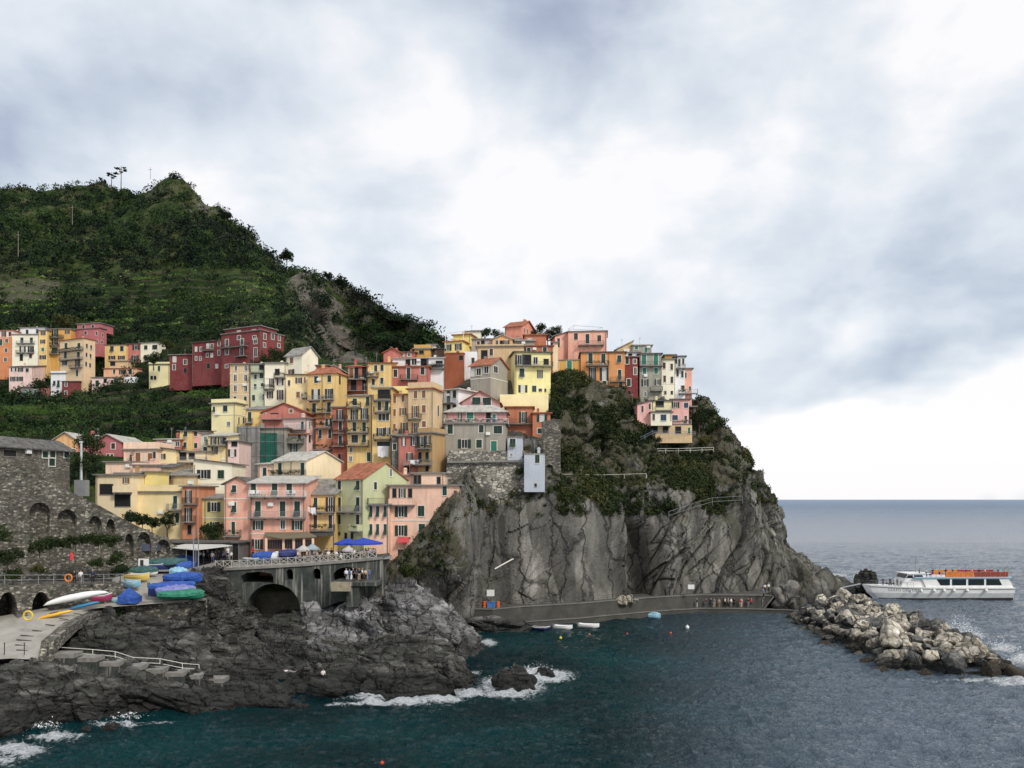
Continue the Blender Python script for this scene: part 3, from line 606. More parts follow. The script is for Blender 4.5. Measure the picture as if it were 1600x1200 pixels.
for i, a in enumerate([(1500,992,40,34,2600),(1595,1036,30,20,1200),(660,1078,40,22,1500),(815,1066,50,22,1400),(165,1116,12,14,260),(70,1138,30,12,260),(200,1122,30,8,200),(1335,905,40,10,500),(1560,1010,30,12,500),(840,1050,40,12,500)]):
    V, f = spray(*a, seed=i); vv.append(V); ff.append(f+b); b += len(V)
sp = np_mesh('spray', np.concatenate(vv), np.concatenate(ff), plain('foam_white', (0.85, 0.88, 0.9), 0.7, var=0.05), n=3); sp['kind'] = 'stuff'; 

# ---------------------------------------------------------------- scrub on the hill and the headland
M_leaf = leafmat('scrub_leaf', [(0.004, 0.011, 0.005), (0.007, 0.018, 0.006), (0.013, 0.033, 0.009), (0.030, 0.062, 0.015), (0.06, 0.08, 0.02)])
def sample_surface(G, n, count, keep, seed, wfun=None):
    """points on a gridded surface, as dense as the surface is large in the picture"""
    r = np.random.default_rng(seed); a = G[:-1, :-1]; b = G[1:, 1:]; c = G[:-1, 1:]; d = G[1:, :-1]
    def proj(p): return np.stack([p[..., 0]/p[..., 1]*F+800, HY-(p[..., 2]-CZ)/p[..., 1]*F], -1)
    pa, pb, pc, pd = map(proj, (a, b, c, d)); e1 = pb-pa; e2 = pd-pc; ar = np.abs(e1[..., 0]*e2[..., 1]-e1[..., 1]*e2[..., 0])/2
    w = ar*keep(a, pa, n[:-1, :-1]); w = w.ravel()/w.sum(); k = r.choice(len(w), count, p=w)
    s = r.random((count, 1)); t = r.random((count, 1)); A, B_, Cc, Dd = (x.reshape(-1, 3)[k] for x in (a, c, d, b))
    return (A*(1-s)+B_*s)*(1-t)+(Cc*(1-s)+Dd*s)*t
def keep_hill(a, pa, n):
    z = a[..., 2]; D = a[..., 1]; x = pa[..., 0]; q = a.reshape(-1, 3)
    s = ((D > 175) | ((D > 124) & (x < 155) & (pa[..., 1] > 690)))*1.0*(x > -210)*(pa[..., 1] < 760)
    s *= np.where((x > 420) & (D < 232), 0.0, 1.0)
    q = a.reshape(-1, 3); cr = np.clip(1.3-np.abs(x-(470+(pa[..., 1]-400)*0.42))/38, 0, 1)*(pa[..., 1] > 385)*(D > 240)*(D < 420)*(fbm(q/12, 3, 66).reshape(z.shape) > -0.12)+0.4*np.exp(-((x-318)/24)**2-((pa[..., 1]-325)/20)**2); s *= np.clip(1-cr*1.25, 0.06, 1)
    patch = fbm(q/30, 3, 91).reshape(z.shape); terr = (x < 380)*(D < 400)
    s *= np.where(terr & (patch > 0.05), 0.35, 1.0)
    s *= np.where(np.abs(x-45)/50+np.abs(pa[..., 1]-450)/25 < 1.1, 0.1, 1.0)
    s *= np.where((pa[..., 1] > 425) & (pa[..., 1] < 520) & (x < 430) & (patch > -0.22), 0.30, 1.0)*np.where((patch > 0.0) & (D < 262) & (x < 350), 0.4, 1.0)
    return s
hp = sample_surface(HG, Hn, 17500, keep_hill, 5)
hr = rng.uniform(0.6, 1.45, len(hp))**1.6*hp[:, 1]*0.0068
tn = np.clip(0.40+0.85*fbm(hp/38, 3, 77)+rng.normal(size=len(hp))*0.2-np.clip((hp[:, 1]-380)/400, 0, 0.25), 0, 1)
hr *= np.where(HY-(hp[:, 2]-CZ)/hp[:, 1]*F < 340, 0.75, 1.0)
_vx = sample_surface(HG, Hn, 42000, lambda a, pa, n: (pa[..., 0] < 440)*(pa[..., 0] > -200)*(((pa[..., 1] > 425) & (pa[..., 1] < 530)) | ((pa[..., 1] > 612) & (pa[..., 1] < 700)))*(a[..., 1] > 172)*1.0, 15)
_f = (_vx[:, 2]+terr_noise(_vx))/5.2; _f = _f-np.floor(_f); _pt = fbm(_vx/28, 3, 92); _vx = _vx[((_f > 0.93) | (_f < 0.10)) & (_pt > -0.32)]
_vr = _vx[:, 1]*0.0034*rng.uniform(0.7, 1.3, len(_vx)); _vx[:, 2] += _vr*0.4
hp[:, 2] += hr*0.35
o = leaves('hillside_scrub', hp, hr, hr*0.14, 58, M_leaf, squash=0.8, tint=tn, seed=4); o['kind'] = 'stuff'
M_vine = leafmat('vine_leaf', [(0.04, 0.085, 0.015), (0.09, 0.17, 0.028), (0.16, 0.27, 0.05), (0.24, 0.30, 0.09)])
o = leaves('vineyard_rows', _vx, _vr, _vr*0.2, 26, M_vine, squash=0.6, tint=rng.random(len(_vx))*np.where(_vx[:, 1] < 264, 0.25, 1.0), seed=14); o['kind'] = 'stuff'
def keep_head(a, pa, n):
    x, y = pa[..., 0], pa[..., 1]; z = a[..., 2]; q = a.reshape(-1, 3); patch = fbm(q/5, 3, 12).reshape(z.shape); patch2 = fbm(q/13, 3, 14).reshape(z.shape)
    s = (z > 19)*(a[..., 1] < 205)*np.clip(n[..., 2]*1.5+0.35, 0, 1)*(patch > -0.12)
    s = s*np.where(patch2 > -0.02, 1.0, 0.25)
    s *= np.where((x < 870) & (y > 690), 0.18, 1.0)*np.where((x > 1130) & (y > 790), 0.15, 1)
    s += (x > 600)*(x < 700)*(y > 780)*(y < 900)*0.05*(z > 9)
    s *= ((x > 860) | (y > 700))
    return s
kp = sample_surface(DG, Dn, 6200, keep_head, 6)
kr = rng.uniform(0.35, 1.0, len(kp))**1.3*1.0+0.25
kt = np.clip(0.5+0.5*fbm(kp/8, 3, 78)+rng.normal(size=len(kp))*0.2, 0, 1)
M_leaf2 = leafmat('cliff_leaf', [(0.008, 0.015, 0.006), (0.015, 0.027, 0.008), (0.026, 0.042, 0.011), (0.055, 0.062, 0.018), (0.10, 0.085, 0.028)])
o = leaves('cliff_scrub', kp, kr, 0.10+kr*0.10, 42, M_leaf2, squash=0.8, tint=kt, seed=8); o['kind'] = 'stuff'
# ---------------------------------------------------------------- houses
def tilemat(name, cols, wave=True):
    m, nt, N, L, B = mat_new(name); g = N('ShaderNodeTexCoord'); pos = g.outputs['Object']
    br = N('ShaderNodeTexVoronoi'); br.inputs['Scale'].default_value = 2.2; L(pos, br.inputs['Vector'])
    sp = N('ShaderNodeSeparateColor'); L(br.outputs['Color'], sp.inputs[0])
    c = ramp(N, L, sp.outputs[0], [(i/(len(cols)-1), cols[i]) for i in range(len(cols))])
    b = noi(N, L, pos, 0.5, 6, 0.65); c = mixc(N, L, mathn(N, L, 'MULTIPLY', ramp(N, L, b, [(0.5, (0, 0, 0)), (0.68, (1, 1, 1))]), 0.5), c, tuple(x*0.5 for x in cols[0]))
    L(c, B.inputs['Base Color']); B.inputs['Roughness'].default_value = 0.9
    w = N('ShaderNodeTexWave'); w.inputs['Scale'].default_value = 2.6; w.inputs['Distortion'].default_value = 0.6; L(pos, w.inputs['Vector'])
    bump(N, L, w.outputs['Fac'], B, 0.08, 0.8); return m
ROOF = {'tile': tilemat('roof_tile', [(0.30, 0.09, 0.05), (0.42, 0.13, 0.06), (0.50, 0.20, 0.11), (0.36, 0.12, 0.07)]),
        'slate': tilemat('roof_slate', [(0.22, 0.21, 0.19), (0.33, 0.31, 0.28), (0.42, 0.40, 0.36)]),
        'pale': tilemat('roof_pale', [(0.45, 0.43, 0.38), (0.58, 0.56, 0.5), (0.66, 0.63, 0.56)]),
        'dark': tilemat('roof_dark', [(0.09, 0.085, 0.08), (0.15, 0.14, 0.13), (0.20, 0.19, 0.17)])}
def woodmat(n, c):
    return plain(n, c, 0.6, 0, 0.2, 3.0)
SH = {'green': woodmat('shutter_green', (0.008, 0.033, 0.022)), 'dark': woodmat('shutter_dark', (0.018, 0.022, 0.022)), 'brown': woodmat('shutter_brown', (0.24, 0.10, 0.035)),
      'redbrown': woodmat('shutter_redbrown', (0.06, 0.022, 0.018)), 'teal': woodmat('shutter_teal', (0.02, 0.17, 0.12)), 'bright': woodmat('door_green', (0.01, 0.12, 0.06)), 'blue': woodmat('shutter_blue', (0.02, 0.04, 0.09))}
M_frame = plain('window_frame', (0.68, 0.65, 0.58), 0.7); M_white = plain('white_paint', (0.78, 0.77, 0.74), 0.5, var=0.06)
M_conc = plain('concrete', (0.21, 0.198, 0.18), 0.9, var=0.3, scale=0.8); M_iron = plain('iron', (0.035, 0.034, 0.033), 0.5); M_rail = plain('grey_rail', (0.30, 0.31, 0.32), 0.4, 0.3)
M_pipe = plain('pipe', (0.22, 0.17, 0.13), 0.5); M_darkin = plain('dark_room', (0.010, 0.010, 0.011), 0.9)
def glassmat():
    m, nt, N, L, B = mat_new('window_glass'); B.inputs['Base Color'].default_value = (0.02, 0.025, 0.03, 1); B.inputs['Roughness'].default_value = 0.12; B.inputs['Specular IOR Level'].default_value = 0.18
    return m
M_glass = glassmat(); M_curtain = plain('curtain', (0.55, 0.55, 0.54), 0.8)
M_cloth_w = plain('white_cloth', (0.78, 0.77, 0.78), 0.9, var=0.05)
COL = dict(pink=(0.80,0.41,0.30), pinklow=(0.80,0.40,0.34), cream=(0.86,0.70,0.45), peach=(0.86,0.54,0.40), peach2=(0.86,0.60,0.44), yellow=(0.80,0.55,0.21), sage=(0.52,0.54,0.31),
    lemon=(0.86,0.76,0.42), olive=(0.56,0.50,0.22), orange=(0.64,0.25,0.13), brick=(0.42,0.12,0.075), ochre=(0.66,0.36,0.08), tan=(0.66,0.48,0.27), paleyel=(0.84,0.68,0.36), ivory=(0.86,0.80,0.62),
    bright=(0.86,0.70,0.26), rose=(0.80,0.42,0.38), coral=(0.52,0.17,0.13), white=(0.80,0.80,0.80), grey=(0.34,0.31,0.26), mauve=(0.55,0.28,0.27), rust=(0.28,0.07,0.025), red=(0.20,0.026,0.028), maroon=(0.20,0.03,0.028),
    palegreen=(0.58,0.62,0.44), yelgreen=(0.82,0.74,0.34), steel=(0.46,0.50,0.56), stone=(0.28,0.26,0.22), palepink=(0.86,0.62,0.56), crimson=(0.46,0.13,0.14), greygreen=(0.34,0.33,0.27), ochre2=(0.46,0.29,0.12), orangey=(0.78,0.44,0.20), terr=(0.52,0.18,0.09))
def ray_plane(px, py, A, nrm):
    d = Vector(((px-800)/F, 1, -(py-HY)/F)); o = Vector((0, 0, CZ)); t = (A-o).dot(nrm)/d.dot(nrm); return o+d*t
class Crop:
    def __init__(s, ox, oy, k): s.ox, s.oy, s.k = ox, oy, k
    def x(s, v): return s.ox+v*s.k
    def y(s, v): return s.oy+v*s.k
cA = Crop(0,500,.1125); cL = Crop(0,480,.175); cR = Crop(240,490,.175); cM = Crop(480,490,.175); cN = Crop(660,490,.175); cE = Crop(850,490,.175)
cB = Crop(130,670,.175); cP = Crop(330,670,.175); cS = Crop(500,640,.175); cT = Crop(530,590,.125); cU = Crop(340,600,.1375); cW = Crop(960,520,1/6); cX = Crop(400,660,.1625); c1 = Crop(0,0,1)
HOUSES = {}
def window(root, fr, kind, x, z, w, h):
    """fr maps (along the wall, up, out of the wall) to the house frame"""
    def bx(mb, u0, u1, z0, z1, o0, o1):
        pts = [fr(u, zz, o) for zz in (z0, z1) for o in (o0, o1) for u in (u0, u1)]
        mb.poly(pts, [(0, 2, 3, 1), (4, 5, 7, 6), (0, 1, 5, 4), (2, 6, 7, 3), (0, 4, 6, 2), (1, 3, 7, 5)])
    k = kind[0]; k = 'a' if k == 'c' and random.random() < 0.18 else k; kind = k+kind[1:]; col = {'c': 'green', 'o': 'green', 'a': 'green', 'b': 'brown', 'B': 'brown', 't': 'teal', 'g': 'bright', 'd': 'dark', 'D': 'dark', 'r': 'redbrown', 'R': 'redbrown', 'l': 'blue'}.get(k)
    opn = k in 'oBDR'; gw = w*0.46 if opn else w; fz = min(0.13, 0.16*gw+0.03)
    f = MB(); x0, x1, z0, z1 = x-gw/2, x+gw/2, z-h/2, z+h/2
    if k == 'n':
        o = MB(); bx(o, x0, x1, z0, z1, 0.0, 0.025); f2 = MB(); bx(f2, x0-0.08, x1+0.08, z0-0.10, z0, 0.0, 0.10); bx(f2, x0-0.06, x1+0.06, z1, z1+0.06, 0, 0.08); bx(f2, x0-0.06, x0, z0, z1, 0, 0.06); bx(f2, x1, x1+0.06, z0, z1, 0, 0.06)
        p = f2.build('window', M_conc, root); o.build('pane', M_darkin, p); return
    bx(f, x0-fz, x0, z0-fz, z1+fz, 0, 0.05); bx(f, x1, x1+fz, z0-fz, z1+fz, 0, 0.05); bx(f, x0, x1, z1, z1+fz, 0, 0.05); bx(f, x0-0.05, x1+0.05, z0-fz, z0, 0, 0.12)
    if k == 's' or opn:
        bx(f, x-0.035, x+0.035, z0, z1, 0.0, 0.04); bx(f, x0, x0+0.05, z0, z1, 0, 0.035); bx(f, x1-0.05, x1, z0, z1, 0, 0.035)
    p = f.build('window', M_frame, root)
    if k == 's' or opn:
        g = MB(); bx(g, x0, x1, z0, z1, 0.0, 0.02); g.build('pane', M_glass if random.random() < 0.86 else M_curtain, p)
    if opn:
        sw = (w-gw)/2-0.03
        for a, b in ((x0-fz*0.4-sw, x0-fz*0.4), (x1+fz*0.4, x1+fz*0.4+sw)):
            s = MB(); bx(s, a, b, z0-0.03, z1+0.03, 0.055, 0.10)
            for q in range(1, 6): bx(s, a+0.05, b-0.05, z0+(z1-z0)*q/6-0.03, z0+(z1-z0)*q/6+0.03, 0.10, 0.115)
            s.build('shutter', SH[col], p)
    elif k != 's':
        for a, b in ((x0, x-0.015), (x+0.015, x1)):
            s = MB(); bx(s, a, b, z0, z1, 0.0, 0.045)
            for q in range(1, 8): bx(s, a+0.06, b-0.06, z0+(z1-z0)*q/8-0.03, z0+(z1-z0)*q/8+0.03, 0.045, 0.06)
            if k == 'a':
                s.poly([fr(a, z-h*0.02, 0.05), fr(b, z-h*0.02, 0.05), fr(b, z0, 0.55), fr(a, z0, 0.55), fr(a, z-h*0.02, 0.09), fr(b, z-h*0.02, 0.09), fr(b, z0, 0.59), fr(a, z0, 0.59)],
                       [(0, 3, 2, 1), (4, 5, 6, 7), (0, 1, 5, 4), (1, 2, 6, 5), (2, 3, 7, 6), (3, 0, 4, 7)])
            s.build('shutter', SH[col], p)
def balcony(root, fr, xa, xb, z, mat=None, out=1.1, solid=None, plants=False):
    b = MB()
    def bx(mb, u0, u1, z0, z1, o0, o1):
        pts = [fr(u, zz, o) for zz in (z0, z1) for o in (o0, o1) for u in (u0, u1)]
        mb.poly(pts, [(0, 2, 3, 1), (4, 5, 7, 6), (0, 1, 5, 4), (2, 6, 7, 3), (0, 4, 6, 2), (1, 3, 7, 5)])
    bx(b, xa, xb, z-0.16, z, 0, out)
    n = max(2, int((xb-xa)/1.5))
    for i in range(n): u = xa+0.2+(xb-xa-0.4)*i/(n-1); bx(b, u-0.07, u+0.07, z-0.38, z-0.16, 0, out*0.6)
    p = b.build('balcony', M_conc, root); r = MB(); o = out-0.05; h = 0.95
    if solid is not None:
        bx(r, xa, xb, z, z+h, o-0.08, o); bx(r, xa, xa+0.08, z, z+h, 0, o-0.08); bx(r, xb-0.08, xb, z, z+h, 0, o-0.08); r.build('railing', solid, p)
    else:
        t = 0.025
        bx(r, xa, xb, z+h-0.04, z+h, o-0.04, o+0.02); bx(r, xa, xb, z+0.08, z+0.11, o-0.03, o)
        for u in (xa, xb): bx(r, u-0.02, u+0.02, z+h-0.04, z+h, 0, o-0.04)
        m = max(3, int((xb-xa)/0.17))
        for i in range(m+1): u = xa+(xb-xa)*i/m; bx(r, u-t/2, u+t/2, z, z+h-0.04, o-0.03, o-0.005)
        for i in range(6):
            for u in (xa, xb): bx(r, u-t/2, u+t/2, z, z+h-0.04, o*i/6, o*i/6+t)
        r.build('railing', mat or M_iron, p)
    if plants:
        m = max(2, int((xb-xa)/0.5)); cen = [fr(xa+0.3+(xb-xa-0.6)*i/(m-1), z+0.35+0.5*random.random(), o-0.1) for i in range(m)]
        b_ = 1; lv = leaves('plant', cen, 0.42, 0.09, 40, M_leaf2, parent=p, seed=int(abs(xa*100)) % 999, tint=0.55); lv['kind'] = 'stuff'
def H(cr, label, col, x0, x1, yt, yb, D, yaw=0.0, side=None, roof='flat', rm='slate', rh=1.6, wins=(), balc=(), depth=6.0, par=0.0, dirt=0.7, down=5.0, corn=(), chim=0, over=0.42, name='house', pipes=(), sidecol=None, mat=None, cat='house', ant=0):
    X0, X1, YT, YB = cr.x(x0), cr.x(x1), cr.y(yt), cr.y(yb); ya = math.radians(yaw)
    A = P(X0, YB, D); xa = Vector((math.cos(ya), math.sin(ya), 0)); yv = Vector((-math.sin(ya), math.cos(ya), 0))
    nf = -yv; Bp = ray_plane(X1, YB, A, nf); w = (Bp-A).dot(xa); top = P(X0, YT, D).z; base = A.z
    d = depth; sp = None
    if side is not None:
        S = cr.x(side)
        if S > X1: B0 = A+xa*w; sp = ('R', B0, xa); Q = ray_plane(S, YB, B0, xa); d = max(2.0, min(16, (Q-B0).dot(yv)))
        else: sp = ('L', A, -xa); Q = ray_plane(S, YB, A, -xa); d = max(2.0, min(16, (Q-A).dot(yv)))
    root = empty(name, (A.x, A.y, base-down), ya); tag(root, label, cat); root['_w'] = w; HOUSES[label] = root
    h = top-base+down; m = mat or (stucco(COL[col], dirt) if isinstance(col, str) else stucco(col, dirt))
    wb = MB(); wb.box(0, w, 0, d, 0, h)
    RM = ROOF.get(rm); rb = MB(); ov = over
    if roof == 'gx':      # ridge parallel to the front
        for u in (0, w):
            wb.poly([(u, 0, h), (u, d, h), (u, d/2, h+rh)], [(0, 1, 2)])
        wb.poly([(0, 0, h), (w, 0, h), (w, d/2, h+rh), (0, d/2, h+rh), (0, d, h), (w, d, h)], [(0, 1, 2, 3), (3, 2, 5, 4)])
        sl = rh/(d/2); t = 0.14; e = -ov*sl
        rb.poly([(-ov, -ov, h+e), (w+ov, -ov, h+e), (w+ov, d/2, h+rh), (-ov, d/2, h+rh), (-ov, d+ov, h+e), (w+ov, d+ov, h+e)]+
                [(-ov, -ov, h+e+t), (w+ov, -ov, h+e+t), (w+ov, d/2, h+rh+t), (-ov, d/2, h+rh+t), (-ov, d+ov, h+e+t), (w+ov, d+ov, h+e+t)],
                [(3, 2, 1, 0), (4, 5, 2, 3), (6, 7, 8, 9), (9, 8, 11, 10), (0, 1, 7, 6), (1, 2, 8, 7), (2, 5, 11, 8), (5, 4, 10, 11), (4, 3, 9, 10), (3, 0, 6, 9)])
    elif roof == 'gy':    # gable towards the front
        for v in (0, d): wb.poly([(0, v, h), (w, v, h), (w/2, v, h+rh)], [(0, 1, 2)])
        wb.poly([(0, 0, h), (0, d, h), (w/2, d, h+rh), (w/2, 0, h+rh), (w, 0, h), (w, d, h)], [(0, 3, 2, 1), (3, 4, 5, 2)])
        sl = rh/(w/2); t = 0.14; e = -ov*sl
        q = [(-ov, -ov, h+e), (w/2, -ov, h+rh), (w+ov, -ov, h+e), (-ov, d+ov, h+e), (w/2, d+ov, h+rh), (w+ov, d+ov, h+e)]
        rb.poly(q+[(a, b, c+t) for a, b, c in q], [(0, 1, 4, 3), (1, 2, 5, 4), (6, 9, 10, 7), (7, 10, 11, 8), (0, 6, 7, 1), (1, 7, 8, 2), (3, 4, 10, 9), (4, 5, 11, 10), (0, 3, 9, 6), (2, 8, 11, 5)])
    elif roof in ('shed', 'shedr', 'shedl'):
        za, zb, zc, zd = {'shed': (0, 0, rh, rh), 'shedr': (0, rh, rh, 0), 'shedl': (rh, 0, 0, rh)}[roof]
        wb.poly([(0, 0, h), (w, 0, h), (w, d, h), (0, d, h), (0, 0, h+za), (w, 0, h+zb), (w, d, h+zc), (0, d, h+zd)], [(0, 1, 5, 4), (1, 2, 6, 5), (2, 3, 7, 6), (3, 0, 4, 7), (4, 5, 6, 7)])
        q = [(-ov, -ov, h+za+0.01), (w+ov, -ov, h+zb+0.01), (w+ov, d+ov, h+zc+0.01), (-ov, d+ov, h+zd+0.01)]
        rb.poly(q+[(a, b, c+0.15) for a, b, c in q], [(3, 2, 1, 0), (4, 5, 6, 7), (0, 1, 5, 4), (1, 2, 6, 5), (2, 3, 7, 6), (3, 0, 4, 7)])
    elif roof == 'hip':
        i = min(w, d)*0.42; q = [(-ov, -ov, h), (w+ov, -ov, h), (w+ov, d+ov, h), (-ov, d+ov, h)]
        if w >= d: r2 = [(i, d/2, h+rh), (w-i, d/2, h+rh)]; fs = [(4, 5, 9, 8), (5, 6, 9), (6, 7, 8, 9), (7, 4, 8)]
        else: r2 = [(w/2, i, h+rh), (w/2, d-i, h+rh)]; fs = [(4, 5, 8), (5, 6, 9, 8), (6, 7, 9), (7, 4, 8, 9)]
        rb.poly(q+[(a, b, c+0.12) for a, b, c in q]+r2, [(3, 2, 1, 0), (0, 1, 5, 4), (1, 2, 6, 5), (2, 3, 7, 6), (3, 0, 4, 7)]+fs)
    elif roof == 'flat':
        rb.box(-ov, w+ov, -ov, d+ov, h, h+0.22); RM = M_conc if rm == 'slate' else RM
    wall = wb.build('wall', m, root)
    rf = None
    if roof != 'none': rf = rb.build('roof', RM, root)
    zt = h+0.22 if roof == 'flat' else h
    if par > 0:
        q = MB(); q.box(-0.05, w+0.05, -0.05, 0.12, zt, zt+par); q.box(-0.05, 0.12, 0.12, d, zt, zt+par*0.998); q.box(w-0.12, w+0.05, 0.12, d, zt, zt+par*0.998); q.build('parapet', m, root)
    frF = lambda u, z, o: (u, -o, z)
    frR = lambda u, z, o: (w+o, u, z); frL = lambda u, z, o: (-o, u, z)
    Rz = Matrix.Rotation(-ya, 3, 'Z')
    def loc(px, py):
        if sp and ((sp[0] == 'R' and px > X1) or (sp[0] == 'L' and px < X0)):
            q = ray_plane(px, py, sp[1], sp[2]); l = Rz @ (q-root.location); return (frR if sp[0] == 'R' else frL), l.y, l.z, d
        q = ray_plane(px, py, A, nf); l = Rz @ (q-root.location); return frF, l.x, l.z, w
    dist = D; rr0 = random.Random(int(X0*3+YT))
    for k, y, hh, ww, xs in wins:
        for x in (xs if isinstance(xs, (list, tuple)) else [xs]):
            fr, u, z, lim = loc(cr.x(x), cr.y(y)); mw = ww*cr.k/F*dist; mh = hh*cr.k/F*dist
            if fr is not frF: mw *= 1.25
            else: mw /= max(0.5, math.cos(ya))
            u = max(mw/2+0.02, min(lim-mw/2-0.02, u)); 
            if z+mh/2 > h-0.05 and roof == 'flat': z = h-0.1-mh/2
            window(root, fr, k, u, z, mw, mh)
    for b in balc:
        xA, xB, y = b[:3]; opt = b[3] if len(b) > 3 else ''
        fr, u0, z, lim = loc(cr.x((xA+xB)/2), cr.y(y)); _, ua, _, _ = loc(cr.x(xA)+0.01, cr.y(y)); _, ub, _, _ = loc(cr.x(xB)-0.01, cr.y(y))
        if fr is frF: ua = loc(cr.x(max(xA, x0)), cr.y(y))[1] if xA >= x0 else ua
        pl_ = 'p' in opt or rr0.random() < 0.3; balcony(root, fr, min(ua, ub), max(ua, ub), z, mat={'w': M_white, 'g': M_rail}.get(opt[:1]), solid=(m if 's' in opt else None), plants=pl_)
    for y in corn:
        z = P(X0, cr.y(y), D).z-root.location.z; q = MB(); q.box(-0.06, w+0.06, -0.06, 0.0, z-0.08, z+0.08); q.box(w, w+0.06, 0.0, d, z-0.08, z+0.08); q.build('cornice', M_frame, root)
    if not pipes and w > 4 and roof != 'none' and rr0.random() < 0.7:
        u = w-0.22 if rr0.random() < 0.5 else 0.22; q = MB(); q.bar((u, -0.09, 1), (u, -0.09, h-0.05), 0.055, 6); q.build('downpipe', M_pipe, root)
    if w > 4 and D < 240 and rr0.random() < 0.35:
        u = rr0.uniform(0.15, 0.85)*w; z = down+rr0.uniform(0.45, 0.85)*(h-down); q = MB(); q.box(u-0.42, u+0.42, -0.36, -0.03, z, z+0.56); q.bar((u-0.1, -0.40, z+0.28), (u-0.1, -0.36, z+0.28), 0.21, 10); q.build('air_conditioner', M_white, root)
    for x in pipes:
        _, u, z, _ = loc(cr.x(x), YT+1); q = MB(); q.bar((u, -0.09, 1), (u, -0.09, h-0.05), 0.06, 6); q.build('downpipe', M_pipe, root)
    rr = random.Random(int(abs(X0*7+YT)))
    if roof != 'none' and D > 130 and w > 3:
        chim = chim or (1 if rr.random() < 0.5 else 0); ant = ant or (1 if rr.random() < 0.45 else 0)
    for i in range(chim):
        cx, cy = rr.uniform(0.2, 0.8)*w, rr.uniform(0.45, 0.8)*d; q = MB(); top_z = zt+(rh*0.7 if roof in ('gx', 'gy', 'hip', 'shed') else 0)
        q.box(cx-0.25, cx+0.25, cy-0.25, cy+0.25, zt-0.3, top_z+0.9); q.box(cx-0.33, cx+0.33, cy-0.33, cy+0.33, top_z+0.9, top_z+1.0); q.box(cx-0.2, cx+0.2, cy-0.2, cy+0.2, top_z+1.0, top_z+1.2)
        q.build('chimney', m, rf or root)
    for i in range(ant):
        cx, cy = rr.uniform(0.1, 0.9)*w, rr.uniform(0.4, 0.8)*d; z1 = zt+rh*0.5*(roof != 'flat'); q = MB(); hh = rr.uniform(1.8, 2.8); q.bar((cx, cy, z1-0.5), (cx, cy, z1+hh), 0.03, 5)
        for j in range(4): q.bar((cx-0.35+0.04*j, cy, z1+hh-0.12*j-0.1), (cx+0.35-0.04*j, cy, z1+hh-0.12*j-0.1), 0.015, 4)
        q.build('antenna', M_rail, root)
    return root
# ---- front row by the harbour terrace
H(cP,'narrow salmon pink gabled house with a small iron balcony, left end of the harbour row','pink',118,348,490,1020,127,-3,roof='gy',rh=1.0,rm='dark',depth=8,
  wins=[('a',535,62,38,205),('a',700,90,38,205),('c',885,110,32,198)],balc=[(130,270,955,'p')],corn=(625,797))
A2=H(cP,'broad salmon pink house with long green-shuttered balconies above the terrace restaurant','pink',350,836,490,1115,126,-3,roof='shed',rm='pale',rh=1.3,over=0.5,depth=7,dirt=0.35,
  wins=[('c',540,110,50,(352,567,697)),('c',715,135,50,(418,638,768)),('o',860,78,92,(418,768)),('s',855,75,42,640),('R',1030,85,100,412)],balc=[(352,850,606,'w'),(352,850,792,'g')],corn=(938,),pipes=(358,828))
cream=H(cP,'tall cream house with a big blank gable wall behind the pink terrace house','cream',558,850,290,600,138,-33,side=1160,roof='gx',rm='pale',rh=1.6,over=0.35,dirt=0.3,
  wins=[('c',358,105,38,(615,817)),('g',505,115,40,790)],balc=[(560,848,420)],pipes=(715,))
H(cP,'small peach annex left of the tall cream gabled house','peach2',420,556,320,600,139,-12,roof='shed',rm='pale',rh=0.6,wins=[('c',392,90,34,478)],pipes=(430,))
H(cP,'yellow house with grey lean-to roof between pink and sage green houses','yellow',850,1108,592,1010,129,-3,roof='shed',rm='slate',rh=2.6,depth=6,
  wins=[('c',660,90,32,932),('R',675,125,82,1075),('r',830,120,32,(930,1065))],balc=[(852,1105,742),(852,1105,905,'p')])
H(cX,'sage green house under an orange tiled gable roof','sage',765,1030,548,1140,131,-38,side=1448,roof='gx',rm='tile',rh=2.6,over=0.3,dirt=0.3,
  wins=[('c',604,85,37,(803,980)),('c',788,132,38,(801,980)),('c',934,88,37,(800,980)),('n',1068,28,32,797),('n',1090,55,26,(865,925)),('s',482,70,26,1297),('c',610,70,28,1147)],balc=[(768,1020,860,'g'),(935,1025,1040,'gs')])
H(cS,'peach end house with a column of tilted green shutters, left part','peach',432,613,852,1200,128,-3,roof='flat',wins=[('a',910,95,26,(455,515,583)),('a',1070,95,26,(455,515,583))],pipes=(604,),balc=[(436,610,845)],depth=5)
H(cS,'large pale peach house with flat roof terrace beside the cliff','peach',615,1240,682,1200,129.5,-4,roof='flat',depth=8,dirt=0.3,
  wins=[('c',722,78,38,1113),('o',910,90,108,725),('c',905,92,58,903),('o',1080,90,108,725),('c',1070,98,55,910),('n',745,78,34,(665,805)),('o',745,78,60,735),('r',1290,85,55,722)],balc=[(614,850,848,'s')],corn=(990,),pipes=(620,))
H(cS,'peach penthouse with air conditioner on the flat roof above the peach harbour house','peach2',835,1110,572,665,135,-3,roof='flat',wins=[('n',625,75,34,(855,885)),('n',632,60,30,1060)],depth=4)
H(cS,'little peach roof pavilion beside the sage green gable','peach2',640,832,592,665,136,-3,roof='flat',depth=4)
H(cB,'pale lemon house with sloping roof line and blue shutters behind the orange tower','ivory',985,1328,318,620,139,-4,roof='shedl',rh=0.9,rm='dark',dirt=0.2,wins=[('D',405,75,122,1078),('c',407,75,58,1230),('c',558,78,58,1147)],corn=(490,))
H(cB,'olive yellow house left of the salmon gabled house, tree before it','olive',1040,1262,625,1020,131,-2,roof='shed',rh=0.7,rm='slate',wins=[('o',697,80,112,1168),('o',875,82,82,1175)],corn=(795,),pipes=(1090,))
